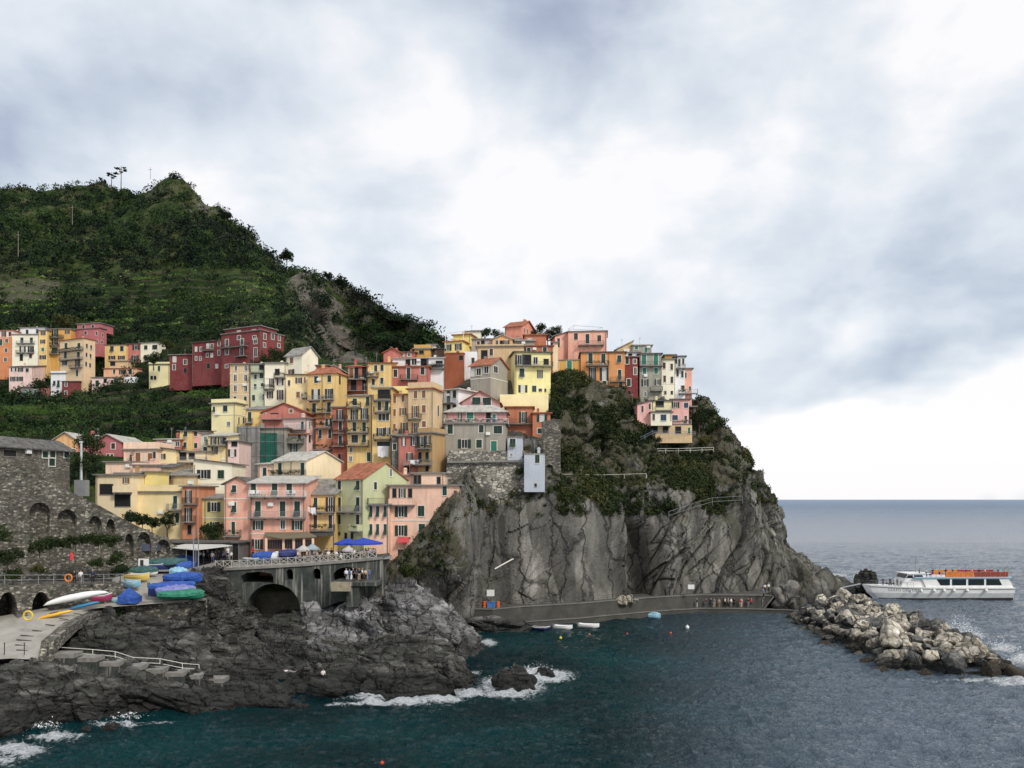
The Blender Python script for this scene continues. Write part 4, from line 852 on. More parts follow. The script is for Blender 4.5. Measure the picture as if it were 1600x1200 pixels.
H(cB,'narrow orange red tower house with stacked iron balconies','orange',885,1035,517,975,130,-4,roof='flat',wins=[('D',605,108,60,942),('D',765,115,66,940),('n',900,80,34,950)],balc=[(905,1030,668),(905,1010,828)],pipes=(1012,))
H(cB,'yellow house with a huge blank plaster wall and roof parapet','paleyel',437,884,568,960,131.5,-2,roof='flat',par=1.0,dirt=0.2,wins=[('c',655,110,34,822),('c',795,90,32,840)],balc=[(765,915,722,'g')],depth=8)
H(cB,'grey and cream building with a dark square opening at the top of the stone wall','cream',112,436,415,760,129.5,-2,roof='flat',dirt=0.9,wins=[('n',540,92,118,208),('n',640,105,140,352),('B',462,48,60,385)],balc=[(292,440,565,'s')],depth=7)
H(cB,'brown plaster house back behind the cream balcony','ochre2',300,552,402,560,134,-2,roof='flat',wins=[('n',465,70,40,500),('n',462,48,30,385)],depth=5)
H(cB,'bright yellow windowless block among the lower roofs','bright',548,665,388,520,133.2,-2,roof='flat',dirt=0.15,depth=4)
H(cB,'peach house with arched brown shutters and roof parapet','peach2',445,650,190,420,147,-8,side=None,roof='flat',par=1.2,dirt=0.3,wins=[('b',252,78,46,490),('b',255,74,42,598),('r',235,60,26,655)],depth=6)
H(cB,'peach side wing with one narrow brown window','peach2',362,447,190,420,148.5,12,roof='flat',par=1.2,dirt=0.3,wins=[('b',262,60,20,425)],depth=5)
H(cB,'long low peach terrace wall house under the arched shutters house','peach2',200,470,300,520,144,-3,roof='flat',dirt=0.3,depth=6)
H(cB,'peach block with plain wall left of the slate-roofed cottages','peach',440,700,330,520,142,-3,roof='flat',dirt=0.25,depth=6,par=0.3)
H(cB,'tiny tan cottage with two slit windows under stone slates','tan',695,792,350,520,139.5,-3,roof='shed',rm='dark',rh=0.8,wins=[('r',420,60,18,(735,778))],depth=4)
H(cB,'low tan cottage under rough slates with a green hatch','tan',792,1010,420,560,138.5,-3,roof='shed',rm='slate',rh=1.2,wins=[('t',482,38,36,962)],depth=4)
H(cB,'pale yellow cottage with single dark window right of arched shutters','paleyel',672,832,192,320,148,-4,roof='shedl',rh=0.5,rm='dark',wins=[('D',247,46,58,708)],depth=5)
H(cB,'low cream terrace house with deep shaded openings and a long rail','cream',832,1110,208,340,149,-4,roof='flat',rm='slate',wins=[('n',236,62,80,882),('n',240,46,52,970)],balc=[(835,1108,300,'g')],depth=5)
H(cB,'pale grey green house squeezed beside the cream house with tile ledge','palegreen',1050,1112,45,330,153,-3,roof='flat',wins=[('c',195,66,34,1090),('s',92,44,26,1092)],depth=6)
H(cB,'cream house with a tiled ledge balcony left of the scaffolding','paleyel',1112,1290,68,330,151,-4,roof='shed',rm='pale',rh=1.0,wins=[('R',193,62,54,1175),('D',105,60,52,(1165,1230)),('n',105,50,26,1262)],balc=[(1114,1285,148)],pipes=(1278,),depth=6)
H(cB,'yellow house with two tilted shutters above the lower roofs','yellow',862,976,22,200,158,-3,roof='shed',rm='dark',rh=0.5,wins=[('a',45,44,32,915),('a',145,46,28,910)],depth=6)
H(cB,'mauve pink house wedged beside the small yellow house','rose',976,1050,24,200,158.4,-3,roof='shed',rm='dark',rh=0.5,wins=[('r',45,40,30,1005),('c',150,46,28,1005)],depth=6)
H(cB,'dark red restaurant terrace building with white window frames','coral',650,862,98,200,157,-3,roof='shed',rm='pale',rh=0.5,wins=[('s',135,40,34,(680,722,764,806,842))],depth=5,ant=2)
H(cB,'white house with brown shutters against the scaffolding','palepink',1292,1392,112,400,150,-3,roof='flat',wins=[('R',215,62,72,1332),('r',330,56,42,1325),('n',135,40,50,1350)],depth=6)
# ---- the scaffolded building and the pink and orange group behind
SC=H(cU,'grey building wrapped in scaffolding with grey and green netting','grey',250,780,505,1020,157,-2,roof='flat',rm='slate',depth=7)
H(cU,'grey house with a leafy balcony right of the green netting','grey',780,990,575,800,158,-3,roof='shed',rm='tile',rh=0.9,wins=[('o',730,98,78,866),('n',600,50,30,930)],balc=[(782,985,668,'p')],depth=6)
H(cU,'golden house with one tall shutter under a slate lean-to roof','yellow',320,508,295,500,169,-3,roof='shed',rm='slate',rh=1.5,wins=[('c',375,112,40,365)],balc=[(322,400,445)],depth=7)
H(cU,'coral red house with low tiled gable and pink parapet','coral',508,1008,325,500,168,-3,roof='gy',rm='tile',rh=1.9,wins=[('s',350,38,28,535),('n',365,68,92,648),('b',308,40,40,835)],balc=[(510,740,402,'s')],depth=7)
H(cU,'rose pink flat-roofed house with a dark drainpipe in the middle of town','palepink',745,1015,405,800,161,-22,side=1200,roof='flat',dirt=0.4,wins=[('c',475,92,32,965),('s',580,44,26,930),('s',460,70,24,1045),('n',620,80,24,1045)],balc=[(800,1010,522,'g')],pipes=(1008,))
H(cU,'orange red house with white ledge and long green shutters','orange',1115,1303,392,790,159.5,-3,roof='shed',rm='tile',rh=0.7,wins=[('c',570,100,32,1167),('c',568,100,34,1275),('c',438,82,30,(1240,1288)),('n',440,30,30,1175)],balc=[(1115,1300,500,'p'),(1095,1300,745)],depth=6)
H(cU,'tall brick red house with three dark balconies','brick',1305,1475,268,900,158.5,-3,roof='flat',wins=[('D',350,108,76,1390),('d',475,100,36,1395),('d',635,100,36,1395),('n',830,70,30,1385)],balc=[(1312,1450,412),(1312,1450,560),(1312,1450,708)],depth=7)
H(cT,'tall yellow house with four tiers of balconies and white-framed lower windows','yellow',102,410,235,1060,157,-3,roof='shed',rm='slate',rh=1.3,wins=[('c',296,110,40,355),('d',305,85,55,195),('D',465,135,88,190),('D',450,130,88,315),('c',615,112,44,(190,312)),('d',765,98,82,195),('c',760,98,44,312),('s',905,60,36,150),('s',1015,60,36,143),('c',990,110,46,370)],
  balc=[(104,275,372,'p'),(108,370,532),(108,370,686),(108,372,848)],pipes=(405,),dirt=0.4,depth=8)
H(cT,'tall golden house with an open top loggia and white laundry below','yellow',412,650,128,1080,155.5,-3,roof='flat',rm='pale',wins=[('n',205,110,150,560),('c',355,112,42,(503,595)),('d',496,84,38,(510,558,605)),('D',680,98,100,520),('D',665,80,60,605),('d',830,62,165,555)],
  balc=[(430,650,284),(440,640,434),(436,645,768,'p')],pipes=(646,),dirt=0.4,depth=8)
H(cT,'small bright yellow roof block above the beige house','bright',655,850,108,220,164,-3,roof='none',dirt=0.15,depth=5)
H(cT,'beige house with orange brown shutters, narrower of the pair','tan',654,860,218,740,157.5,-3,roof='flat',rm='tile',wins=[('b',275,90,36,693),('b',262,82,36,798),('b',438,88,36,690),('B',425,88,80,797),('b',622,90,38,687),('B',630,130,88,812)],balc=[(660,745,712,'g'),(760,858,712)],depth=7)
H(cT,'beige house with orange brown shutters and yellow roof terrace, broader of the pair','tan',862,1170,150,740,156,-14,side=1290,roof='flat',rm='tile',par=1.1,wins=[('b',215,92,46,955),('b',208,92,46,1058),('B',425,140,92,955),('b',392,95,48,1058),('B',632,125,92,952),('b',582,75,48,1060),('d',415,135,40,1235)],balc=[(864,1030,518),(864,1030,705)],pipes=(1166,))
H(cT,'narrow grey stone house with a single green shutter','stone',656,738,725,1100,152,-3,roof='flat',mat=masonry('house_stone',[(0.16,0.15,0.13),(0.25,0.23,0.2),(0.33,0.31,0.27)],scale=2.2),wins=[('c',865,80,44,692)],depth=5)
H(cT,'coral red house with laundry on its lower balcony','coral',740,985,735,1200,151,-3,roof='flat',wins=[('D',800,96,52,808),('D',785,105,88,942),('D',990,92,78,880),('n',1150,60,34,870)],balc=[(812,985,1090,'g')],depth=7,pipes=(745,))
H(cT,'ochre house with brown side wall right of the coral red house','ochre2',987,1165,700,1200,150,-24,side=1322,roof='flat',par=0.8,wins=[('D',800,128,90,1035),('D',782,100,60,1115),('n',985,100,40,1010),('n',985,100,40,1100),('n',1140,60,40,1100)],balc=[(990,1160,888,'p'),(990,1160,1088,'g')])
# ---- on the cliff
H(cS,'grey plaster house with green shutters standing on the old stone bastion','grey',1118,1655,128,400,158,-3,roof='flat',dirt=0.35,wins=[('c',175,84,48,1162),('c',172,68,42,1440),('c',180,70,76,1588),('o',305,75,112,1290),('c',305,74,50,1420),('t',330,98,52,1552)],pipes=(1478,),depth=8,down=6)
H(cN,'mauve terrace storey with white railing above the grey plaster house','mauve',212,745,885,985,160.5,-3,roof='hip',rm='pale',rh=1.8,over=0.6,wins=[('t',925,92,60,425),('o',925,92,34,335),('n',925,92,40,590),('t',930,60,30,640)],depth=6,down=1,balc=[(200,770,985,'w')])
H(cN,'mauve gable with two big green slanted windows above the pale slate roof','mauve',345,690,795,905,166,-3,roof='gy',rm='tile',rh=2.3,wins=[('c',778,62,75,482),('c',785,70,75,575)],depth=5,down=2)
H(cN,'white house with flat white roof terrace and rust coloured fascia','white',180,322,692,920,168,-34,side=650,roof='flat',rm='pale',over=0.7,wins=[('c',735,110,30,235),('d',715,70,30,288),('d',845,62,34,235),('d',840,60,32,288)],balc=[(182,300,800,'g')],dirt=0.4)
H(cN,'grey peeling house with terracotta roof and white framed windows','grey',430,608,470,760,174,-30,side=762,roof='gx',rm='tile',rh=1.9,wins=[('s',520,60,42,503),('s',502,60,40,572),('s',528,60,20,450),('s',500,60,55,655)],corn=(588,))
H(cN,'lemon green house with dark shutters and a long glazed top balcony','yelgreen',826,1145,345,710,176,8,side=764,roof='flat',rm='dark',over=0.5,dirt=0.25,wins=[('D',412,84,84,825+20),('n',412,88,78,932),('s',420,60,40,1010),('n',430,50,44,1105),('c',528,74,42,888),('D',540,70,48,1050),('D',672,64,78,897),('c',672,56,38,998),('r',684,28,30,1052),('n',684,24,12,1097)],balc=[(830,1160,470)])
H(cN,'plain cream wall house below the lemon green house','lemon',692,1125,722,900,171,-2,roof='none',dirt=0.2,depth=6)
H(cN,'orange red house with roof terrace on the cliff edge, left block','terr',748,985,838,1010,167,-2,roof='flat',rm='tile',wins=[('o',925,92,66,900)],balc=[(770,985,985)],depth=6)
H(cN,'orange red house on the cliff edge with chairs on its roof, right block','terr',985,1143,892,1075,165,-2,roof='flat',rm='tile',wins=[('o',933,60,88,1068),('c',1048,46,84,1070)],depth=6)
H(cN,'blank rust brown block among the upper roofs','rust',196,370,358,620,180,-3,roof='flat',rm='tile',dirt=0.25,wins=[('n',395,42,36,345)],depth=7,over=0.15)
H(cN,'white house with washing machine balcony left of rust brown block','white',55,195,400,620,180.5,-3,roof='flat',rm='pale',wins=[('n',452,58,60,150),('s',452,44,26,95)],balc=[(57,193,492,'g')],depth=6)
H(cN,'narrow white wall house right of rust brown block','white',370,486,340,620,181,-3,roof='none',dirt=0.4,wins=[('d',425,60,26,452)],depth=6)
# ---- middle terraces
H(cM,'raspberry pink house with pale window surrounds','coral',750,1084,478,660,178,-3,roof='flat',rm='tile',par=0.0,wins=[('d',533,66,34,788),('d',537,102,34,905),('d',505,66,36,1030)],balc=[(835,990,590)],depth=7)
H(cM,'white roof terrace room above the raspberry pink house','white',762,1080,405,478,183,-3,roof='shed',rm='pale',rh=0.8,wins=[('n',440,58,40,900),('s',430,56,46,955),('n',435,60,50,1040)],depth=4)
H(cM,'yellow house with small dark shutters and terracotta eaves','yellow',540,748,445,700,177,-3,roof='shed',rm='tile',rh=1.3,wins=[('d',490,56,28,612),('d',485,56,28,668),('d',610,56,28,590),('d',600,56,28,667)],balc=[(542,638,562,'p')],depth=7)
H(cM,'red loggia house with wooden posts left of the yellow house','brick',360,538,478,700,177.5,-3,roof='shed',rm='tile',rh=1.5,wins=[('b',530,92,40,395),('n',530,92,34,440),('n',520,120,40,510),('n',640,92,50,415),('n',640,100,36,510)],balc=[(362,536,588),(362,536,690)],depth=7)
H(cM,'large yellow house with terracotta hip roof and four balconies','yellow',4,265,548,900,173,-16,side=356,roof='hip',rm='tile',rh=1.8,over=0.4,dirt=0.4,wins=[('c',590,60,36,80),('c',582,60,35,198),('D',720,86,78,78),('D',715,84,74,197),('c',845,88,34,62),('c',835,88,34,195),('n',590,70,20,290)],balc=[(22,118,776,'g'),(145,240,770,'g'),(12,225,888,'p')],pipes=(135,))
H(cR,'pale yellow house with brown shutters left of the big yellow house','paleyel',1185,1378,548,830,175,-3,roof='shed',rm='dark',rh=0.5,wins=[('R',597,50,58,1297),('b',725,54,32,1290),('b',592,50,14,1410-60),('r',620,50,20,1210)],balc=[(1330,1376,752,'g')],depth=7)
H(cR,'tall cream house with white gable end and slate roof','ivory',1182,1325,378,800,183,-32,side=1468,roof='gx',rm='slate',rh=1.9,dirt=0.2,wins=[('b',418,52,34,1233),('R',525,52,60,1232),('R',720,56,38,1225)],pipes=(1188,))
H(cR,'cream and yellow house with brown shutters and laundry line','ivory',992,1180,445,820,182,-3,roof='flat',rm='slate',wins=[('n',520,50,40,1105),('R',620,78,42,1055),('R',610,56,60,1130),('R',725,60,56,1040),('R',725,84,56,1130)],balc=[(992,1082,675,'p'),(1085,1175,572)],corn=(578,),pipes=(1176,),depth=7)
H(cR,'pale green house with small dark windows','palegreen',867,990,455,830,183,-3,roof='flat',rm='slate',wins=[('c',565,42,22,910),('c',556,46,36,965),('c',650,42,24,908),('c',642,42,24,970),('c',752,52,26,893),('c',746,50,16,980),('n',480,40,40,965)],balc=[(868,988,528)],corn=(655,),depth=7)
H(cR,'weathered tan house with painted ornament bands','tan',682,865,455,820,184,-3,roof='flat',rm='slate',dirt=1.0,wins=[('s',488,46,24,(735,823)),('s',575,56,28,(730,823)),('s',668,54,28,(730,823)),('c',760,40,24,(727,820))],corn=(535,630,728),depth=7)
H(cR,'pale cream corner house with green shutter above the vine terraces','lemon',517,730,808,1010,174,-14,side=820,roof='flat',par=0.8,wins=[('c',848,55,42,640),('c',855,48,20,540),('s',985,34,28,670),('r',955,55,14,760),('r',950,55,14,800)],corn=(908,))
H(cR,'long dark red wing stepping back behind the red hotel','red',345,605,262,500,246,-20,roof='shed',rm='dark',rh=0.8,wins=[('s',265,48,24,585),('s',350,44,22,583),('s',470,34,22,565),('s',290,40,24,(485,522)),('s',318,38,18,(380,422)),('s',372,34,22,(480,520)),('s',400,34,18,(380,418)),('n',468,44,30,490)],balc=[(445,550,330)],depth=9,chim=3)
H(cR,'big dark red hotel with pale window frames under the crag','red',606,958,190,500,238,-26,side=1162,roof='flat',rm='slate',over=0.3,dirt=0.3,wins=[('s',215,34,34,(762,900)),('s',260,58,34,655),('s',252,54,34,790),('s',245,48,32,910),('s',340,54,36,655),('s',340,68,36,788),('s',345,78,32,910),('s',470,30,30,652),('s',205,50,24,993),('s',205,50,28,1063),('s',210,48,22,1122),('s',280,40,24,990),('s',285,36,26,1118)],balc=[(612,850,300),(745,845,382)],chim=2)
H(cR,'top storey of the red hotel set back','red',640,950,148,200,243,-26,roof='flat',rm='slate',dirt=0.3,wins=[('s',172,36,34,762),('s',162,36,34,895)],depth=7,down=1)
H(cR,'small dark red house at the foot of the long red wing','red',142,345,372,540,250,-6,roof='flat',wins=[('s',408,48,28,187),('s',432,44,30,283),('s',478,48,26,183),('n',508,40,26,283)],depth=8)
# ---- mid left
H(c1,'ochre gabled house below the vine terraces at left','orangey',86,119,686,720,162,-3,roof='gy',rm='pale',rh=1.3,wins=[('r',695,5,5,98),('r',703,3,4,115)],depth=10)
H(c1,'rose red middle house with outside stair at left','crimson',119,147,688,722,162.5,-3,roof='shed',rm='pale',rh=1.4,wins=[('r',700,9,4,129),('s',693,4,5,138)],depth=6)
H(c1,'rose red gabled house left of the peach parapet house','crimson',147,190,690,722,161.5,-3,roof='gy',rm='pale',rh=1.4,wins=[('r',697,9,6,177),('r',713,7,4,(147.8,169,175))],depth=10)
H(c1,'old stone house with long slate roof above the retaining wall','stone',-20,109,694,726,108,74,roof='gx',rm='dark',rh=1.3,mat=masonry('cottage_stone',[(0.13,0.115,0.09),(0.22,0.20,0.16),(0.36,0.33,0.27)],scale=2.4,blotch=0.5),wins=[('c',710,11,5.5,(70.5,82,104)),('c',722,13,6,81),('n',708,10,12,15)],depth=5,over=0.6)
# ---- right group on the headland
H(cE,'peach house with rooftop rail, highest of the right group','pink',215,560,165,345,198,-6,roof='flat',over=0.3,dirt=0.25,wins=[('r',205,60,34,285),('d',225,85,32,388),('r',222,58,34,493)],balc=[(305,535,284)],depth=8)
H(cE,'sloping peach side wing left of the rooftop rail house','pink',98,215,205,420,199,8,roof='shedr',rh=1.4,dirt=0.25,wins=[('r',255,70,24,130)],depth=6)
H(cE,'ochre house with one teal door balcony','ochre',82,330,420,660,188,-3,roof='flat',over=0.15,wins=[('t',475,110,42,227),('r',462,65,28,115),('r',598,25,38,122),('s',600,50,38,262)],balc=[(160,312,545)],depth=7)
H(cE,'long orange house with green shutters on the headland','orangey' and (0.70,0.30,0.10),330,722,350,700,187,-3,roof='flat',rm='dark',wins=[('c',400,92,38,415),('c',405,90,38,530),('D',535,104,62,432),('D',540,110,76,538),('c',628,50,34,(422,540)),('c',402,60,36,672),('c',545,88,32,675),('r',640,54,28,685)],balc=[(375,580,465),(590,728,608)],depth=8,pipes=(576,))
H(cE,'narrow deep red house with white window surrounds','red',725,838,388,745,189,-3,roof='flat',wins=[('c',420,60,30,742),('s',427,38,26,810),('s',513,64,26,815),('c',615,66,34,757),('n',705,30,26,762)],depth=7)
H(cE,'grey green house with teal shutters and white chairs on its balcony','greygreen',850,1045,362,760,190,-3,roof='flat',rm='dark',wins=[('t',412,88,40,893),('t',412,98,40,998),('t',512,55,32,(897,1000)),('o',617,60,60,902),('o',612,50,50,1015),('s',720,38,22,905)],balc=[(852,1060,468),(950,1055,690)],depth=8,pipes=(855,))
H(cE,'grey green top storey with teal shutters','greygreen',790,960,285,362,197,-3,roof='flat',rm='pale',wins=[('t',332,60,28,910),('t',300,34,28,825)],depth=5)
H(cE,'beige sloping-roofed block above the deep red house','tan',640,790,330,400,198,-3,roof='shedr',rh=2.4,rm='pale',depth=6,dirt=0.3)
H(cE,'white terrace wall block over the deep red house','white',722,850,350,395,193,-3,roof='flat',depth=4,wins=[('n',372,26,30,770)])
H(cE,'cream house with four small dark windows','ivory',1050,1165,410,745,191,-3,roof='flat',wins=[('r',465,55,24,1073),('r',475,55,22,1140),('r',583,58,22,1077),('r',592,58,22,1142),('n',705,26,16,(1083,1142))],corn=(628,),depth=8)
H(cE,'mustard yellow roof storey behind the cream house','ochre',1080,1172,372,420,196,-3,roof='flat',depth=5)
H(cE,'white house with stacked balconies near the headland end','white',1170,1258,385,745,192,-3,roof='flat',rm='dark',wins=[('d',440,68,20,1208),('d',430,58,18,1243),('d',532,60,20,1192),('d',542,56,20,1235),('n',415,56,14,1180),('r',665,46,30,1240)],balc=[(1175,1258,490,'g'),(1200,1258,715,'g')],depth=8)
H(cE,'slim salmon house at the very end of the headland row','coral',1258,1320,494,745,193,-3,roof='flat',wins=[('d',550,48,14,1264),('d',670,40,16,1303)],balc=[(1262,1368,715,'g')],depth=7,mat=stucco(COL['pink'],0.5))
H(cW,'pink house below the headland row, left wing with stair','rose',216,350,672,905,180,12,roof='shedr',rh=1.0,rm='dark',wins=[('r',715,60,22,262),('r',690,55,22,330)],depth=7)
H(cW,'cream centre of the pink house with blue railed balcony','lemon',350,535,640,752,181,-2,roof='flat',rm='dark',over=0.4,wins=[('n',668,52,74,425)],balc=[(385,533,728,'g')],depth=6,down=0.2)
H(cW,'square ivory bay under the blue railed balcony','ivory',342,540,747,866,179,-3,roof='flat',rm='dark',over=0.3,wins=[('r',790,58,22,368),('l',795,58,52,460)],depth=6,down=0.1)
H(cW,'pink house below the headland row, right wing','rose',536,698,628,866,181.5,-3,roof='flat',rm='dark',wins=[('o',677,52,70,572),('l',680,50,40,672),('l',797,50,52,568),('r',815,74,24,668)],balc=[(545,716,858,'g')],depth=7,down=0.3)
H(cW,'sand coloured basement floor under the pink house','tan',336,728,868,948,180.5,-3,roof='none',wins=[('n',900,55,40,385),('n',905,60,50,480),('n',910,62,52,598),('g',915,55,22,700)],depth=6,down=2)
# ---- top of the ridge
H(cN,'salmon red gabled house standing highest above the village','pink',736,885,122,260,200,-26,side=1002,roof='gx',rm='tile',rh=1.8,dirt=0.3,wins=[('r',150,46,16,908),('r',160,42,15,938),('r',165,30,14,968)],chim=1,ant=1,mat=stucco((0.72,0.27,0.18),0.4))
H(cN,'rounded orange terrace house below the salmon red gable','terr',910,1105,195,300,194,-3,roof='flat',rm='tile',wins=[('r',240,30,30,960)],depth=6)
H(cN,'orange red house with two white framed windows below the ridge','terr',915,1163,292,420,187,-3,roof='shed',rm='tile',rh=0.9,wins=[('c',328,46,32,950),('c',338,76,34,1093)],depth=6,balc=[(1060,1130,385)])
H(cN,'slim cream tower block left of the peach headland house','cream',1165,1210,262,430,187.5,-3,roof='flat',depth=5)
H(cN,'apricot house with rounded roof and open brown shutters','orangey',626,805,228,310,190,-3,roof='gy',rm='pale',rh=0.9,wins=[('R',264,50,54,750),('r',258,40,24,665),('n',262,40,24,705)],depth=6)
H(cN,'long tan house with a deep shaded doorway below the ridge','tan',486,905,298,430,183,-3,roof='flat',wins=[('n',372,88,56,553),('r',345,62,30,615)],depth=6,par=0.3)
H(cN,'mauve grey roof house behind the tan house','mauve',436,625,232,320,191,-3,roof='flat',rm='slate',wins=[('r',270,46,26,500),('n',256,30,30,540)],depth=6,mat=stucco((0.42,0.34,0.33),0.4))
H(cN,'bright yellow house with white pergola frame on top','bright',196,360,258,380,188,-18,side=437,roof='flat',rm='tile',wins=[('D',305,54,60,230),('D',297,54,58,322)],mat=stucco((0.84,0.68,0.22),0.3))
H(cN,'bright yellow tower room above the pergola house','bright',276,430,196,260,191,-14,roof='flat',rm='tile',depth=4,down=1,mat=stucco((0.84,0.68,0.22),0.3))
H(cN,'white roof block with yellow rim on the skyline','white',386,520,160,240,197,-3,roof='flat',depth=5,mat=stucco((0.82,0.80,0.62),0.3))
H(cN,'grey slate roofed cottage below the salmon red gable','grey',800,1000,250,320,191,-3,roof='shed',rm='slate',rh=1.8,wins=[('n',285,30,34,860)],depth=6)
H(cM,'salmon gable end poking above the terracotta roofs','coral',682,838,350,440,186,-3,roof='gy',rm='tile',rh=1.0,wins=[],depth=7,chim=1,ant=1)
H(cM,'low brick red roof house with white dormer windows','brick',800,962,348,430,187,-3,roof='shed',rm='dark',rh=0.5,wins=[('s',368,26,30,(850,910))],depth=6)
H(cM,'ochre roof terrace with cream parapet on the left skyline','ochre',956,1100,318,400,189,-3,roof='flat',par=0.8,wins=[('n',345,30,40,1020)],depth=6)
H(cM,'tiny white roof block on the left skyline','white',1076,1150,282,380,192,-3,roof='flat',depth=5)
H(cM,'brown timber roof hut beside the pergola house','redbrown' and (0.16,0.10,0.08),1140,1225,318,380,190,-3,roof='flat',rm='dark',depth=5)
H(cM,'pink gable behind the big yellow house roof','rose',180,305,500,560,186,-3,roof='gy',rm='pale',rh=1.0,depth=6,chim=1)
H(cM,'low red house with slate roof at the foot of the crag','brick',0,180,465,550,184,-3,roof='shed',rm='slate',rh=0.5,wins=[('n',500,50,30,60)],depth=6)
# ---- far left hamlet
H(cA,'orange house cut by the left edge with pale window surrounds','orangey',-120,165,242,640,305,-3,roof='none',wins=[('s',290,54,42,93),('s',420,54,42,85),('s',550,54,42,76),('c',310,90,34,15)],depth=9,mat=stucco((0.66,0.25,0.10),0.4))
H(cA,'pale pink top storey of the orange house at left edge','palepink',-120,180,150,242,306,-3,roof='flat',rm='tile',wins=[('D',195,74,64,55),('r',195,60,40,140)],depth=8,down=1)
H(cA,'tall cream house with two wide balconies in the far hamlet','ivory',168,540,205,620,304,-3,roof='flat',dirt=0.2,wins=[('c',282,76,42,(305,437)),('D',405,78,86,(315,430)),('n',520,90,44,297),('r',500,58,40,425)],balc=[(245,485,328,'g'),(240,478,458)],depth=9)
H(cA,'white roof storey above the tall cream hamlet house','white',275,620,112,210,310,-3,roof='flat',wins=[('d',165,60,36,378),('d',158,60,36,520)],depth=8,chim=2)
H(cA,'narrow yellow house with many brown shutters in the hamlet','yellow',541,655,145,620,303,-3,roof='flat',wins=[('R',183,54,66,600),('R',300,54,68,595),('t',410,50,38,595),('R',517,54,92,595)],depth=8)
H(cA,'ochre house with stacked balconies in the hamlet','ochre',656,982,130,620,305,-3,roof='flat',wins=[('D',182,98,90,765),('D',300,90,90,763),('c',420,80,84,760),('R',165,54,66,935)],balc=[(652,890,245),(642,838,355),(670,830,475)],depth=8,dirt=0.6)
H(cA,'large tan apartment house with green doors, centre of the hamlet','tan',826,1165,292,830,291,-24,side=1322,roof='flat',rm='tile',over=0.4,dirt=0.35,mat=stucco((0.74,0.54,0.32),0.35),wins=[('c',365,90,50,(918,1097)),('c',487,92,50,(910,1090)),('D',598,60,84,900),('D',600,94,84,1080),('c',735,90,40,1072),('r',365,68,22,1205),('r',385,68,22,1265),('r',487,66,22,1200),('r',505,66,22,1257),('r',610,60,22,1195),('r',630,60,22,1250)],balc=[(826,1160,428),(850,1150,553),(990,1145,664)],corn=(420,545))
H(cA,'raspberry pink gabled house at the top of the hamlet','crimson',985,1392,135,340,308,-14,side=1480,roof='flat',wins=[('r',180,50,40,1190),('r',185,50,24,1345),('r',210,50,20,1425),('r',305,44,22,1415),('r',300,44,22,1350)],dirt=0.3)
H(cA,'raspberry pink attic storey in the hamlet','crimson',1070,1390,62,140,312,-14,roof='flat',rm='slate',wins=[('r',95,48,40,(1160,1290))],depth=7,down=1,dirt=0.3)
H(cL,'small yellow house with slate roof right of the tan apartments','yellow',936,1130,338,500,299,-3,roof='shed',rm='dark',rh=0.8,wins=[('c',370,46,32,(1000,1088)),('R',450,32,62,(1000,1085))],depth=8)
H(cL,'small coral house between yellow and cream in the hamlet','coral',1130,1254,330,500,299.5,-3,roof='shed',rm='dark',rh=0.6,wins=[('D',360,40,64,1215),('D',455,50,64,1208)],depth=8)
H(cL,'cream house with dark windows, right end of the hamlet row','ivory',1255,1410,322,500,299,-12,side=1480,roof='shed',rm='slate',rh=0.8,wins=[('d',360,38,32,1302),('d',357,40,48,1382),('d',445,35,28,1298),('D',445,42,64,1372)])
H(cA,'pink house with slate roof and white awning, lower left hamlet','palepink',126,460,655,930,296,-3,roof='shed',rm='dark',rh=1.6,wins=[('D',688,50,74,190),('D',690,54,74,285),('d',697,52,44,378),('D',818,60,74,180),('D',818,60,92,275)],depth=7,dirt=0.3)
H(cA,'low grey stone shed with green shutters in the hamlet','stone',290,570,935,1075,293,-3,roof='flat',wins=[('t',1010,74,38,375),('t',1000,64,40,492)],depth=5,mat=stucco((0.22,0.21,0.19),0.6))
H(cA,'tiny coral hut at the foot of the hamlet','coral',570,692,925,1070,292,-3,roof='flat',wins=[('r',985,34,28,632)],depth=4)
H(cA,'white house with stepped parapet in the lower hamlet','white',706,980,745,1000,290,-3,roof='flat',par=0.7,wins=[('c',875,60,34,755),('c',885,92,34,812)],depth=6,dirt=0.3)
H(cA,'dark red cube house at the foot of the hamlet','maroon',860,1105,855,1075,286,-3,roof='flat',wins=[('s',895,54,32,918),('s',1010,50,34,915)],depth=6)
H(cL,'tan hut above the orange cottages in the hamlet','tan',975,1155,484,560,292,-3,roof='flat',wins=[('n',505,34,44,1007)],depth=6)
H(cL,'long orange cottage with green shutters in the hamlet','orangey',926,1232,550,650,289,-3,roof='shed',rm='tile',rh=0.5,wins=[('c',575,40,20,1020),('D',577,40,52,1090),('c',577,42,32,1163)],depth=6,mat=stucco((0.78,0.42,0.24),0.4))
H(cL,'low pinkish white cottage with dark openings in the hamlet','palepink',820,1060,630,725,286,-3,roof='flat',wins=[('c',680,54,32,868),('n',656,34,26,940),('n',666,30,46,1015),('c',665,60,44,1040)],depth=6,dirt=0.3)
H(cL,'small white walled yard house in the hamlet','white',1105,1225,622,700,286,-3,roof='none',depth=4,dirt=0.3)
H(cL,'lemon yellow house with white parapet left of the small red house','lemon',1330,1512,512,680,268,-3,roof='flat',par=0.6,wins=[('c',548,44,20,1420),('n',630,30,20,(1355,1385))],depth=7)
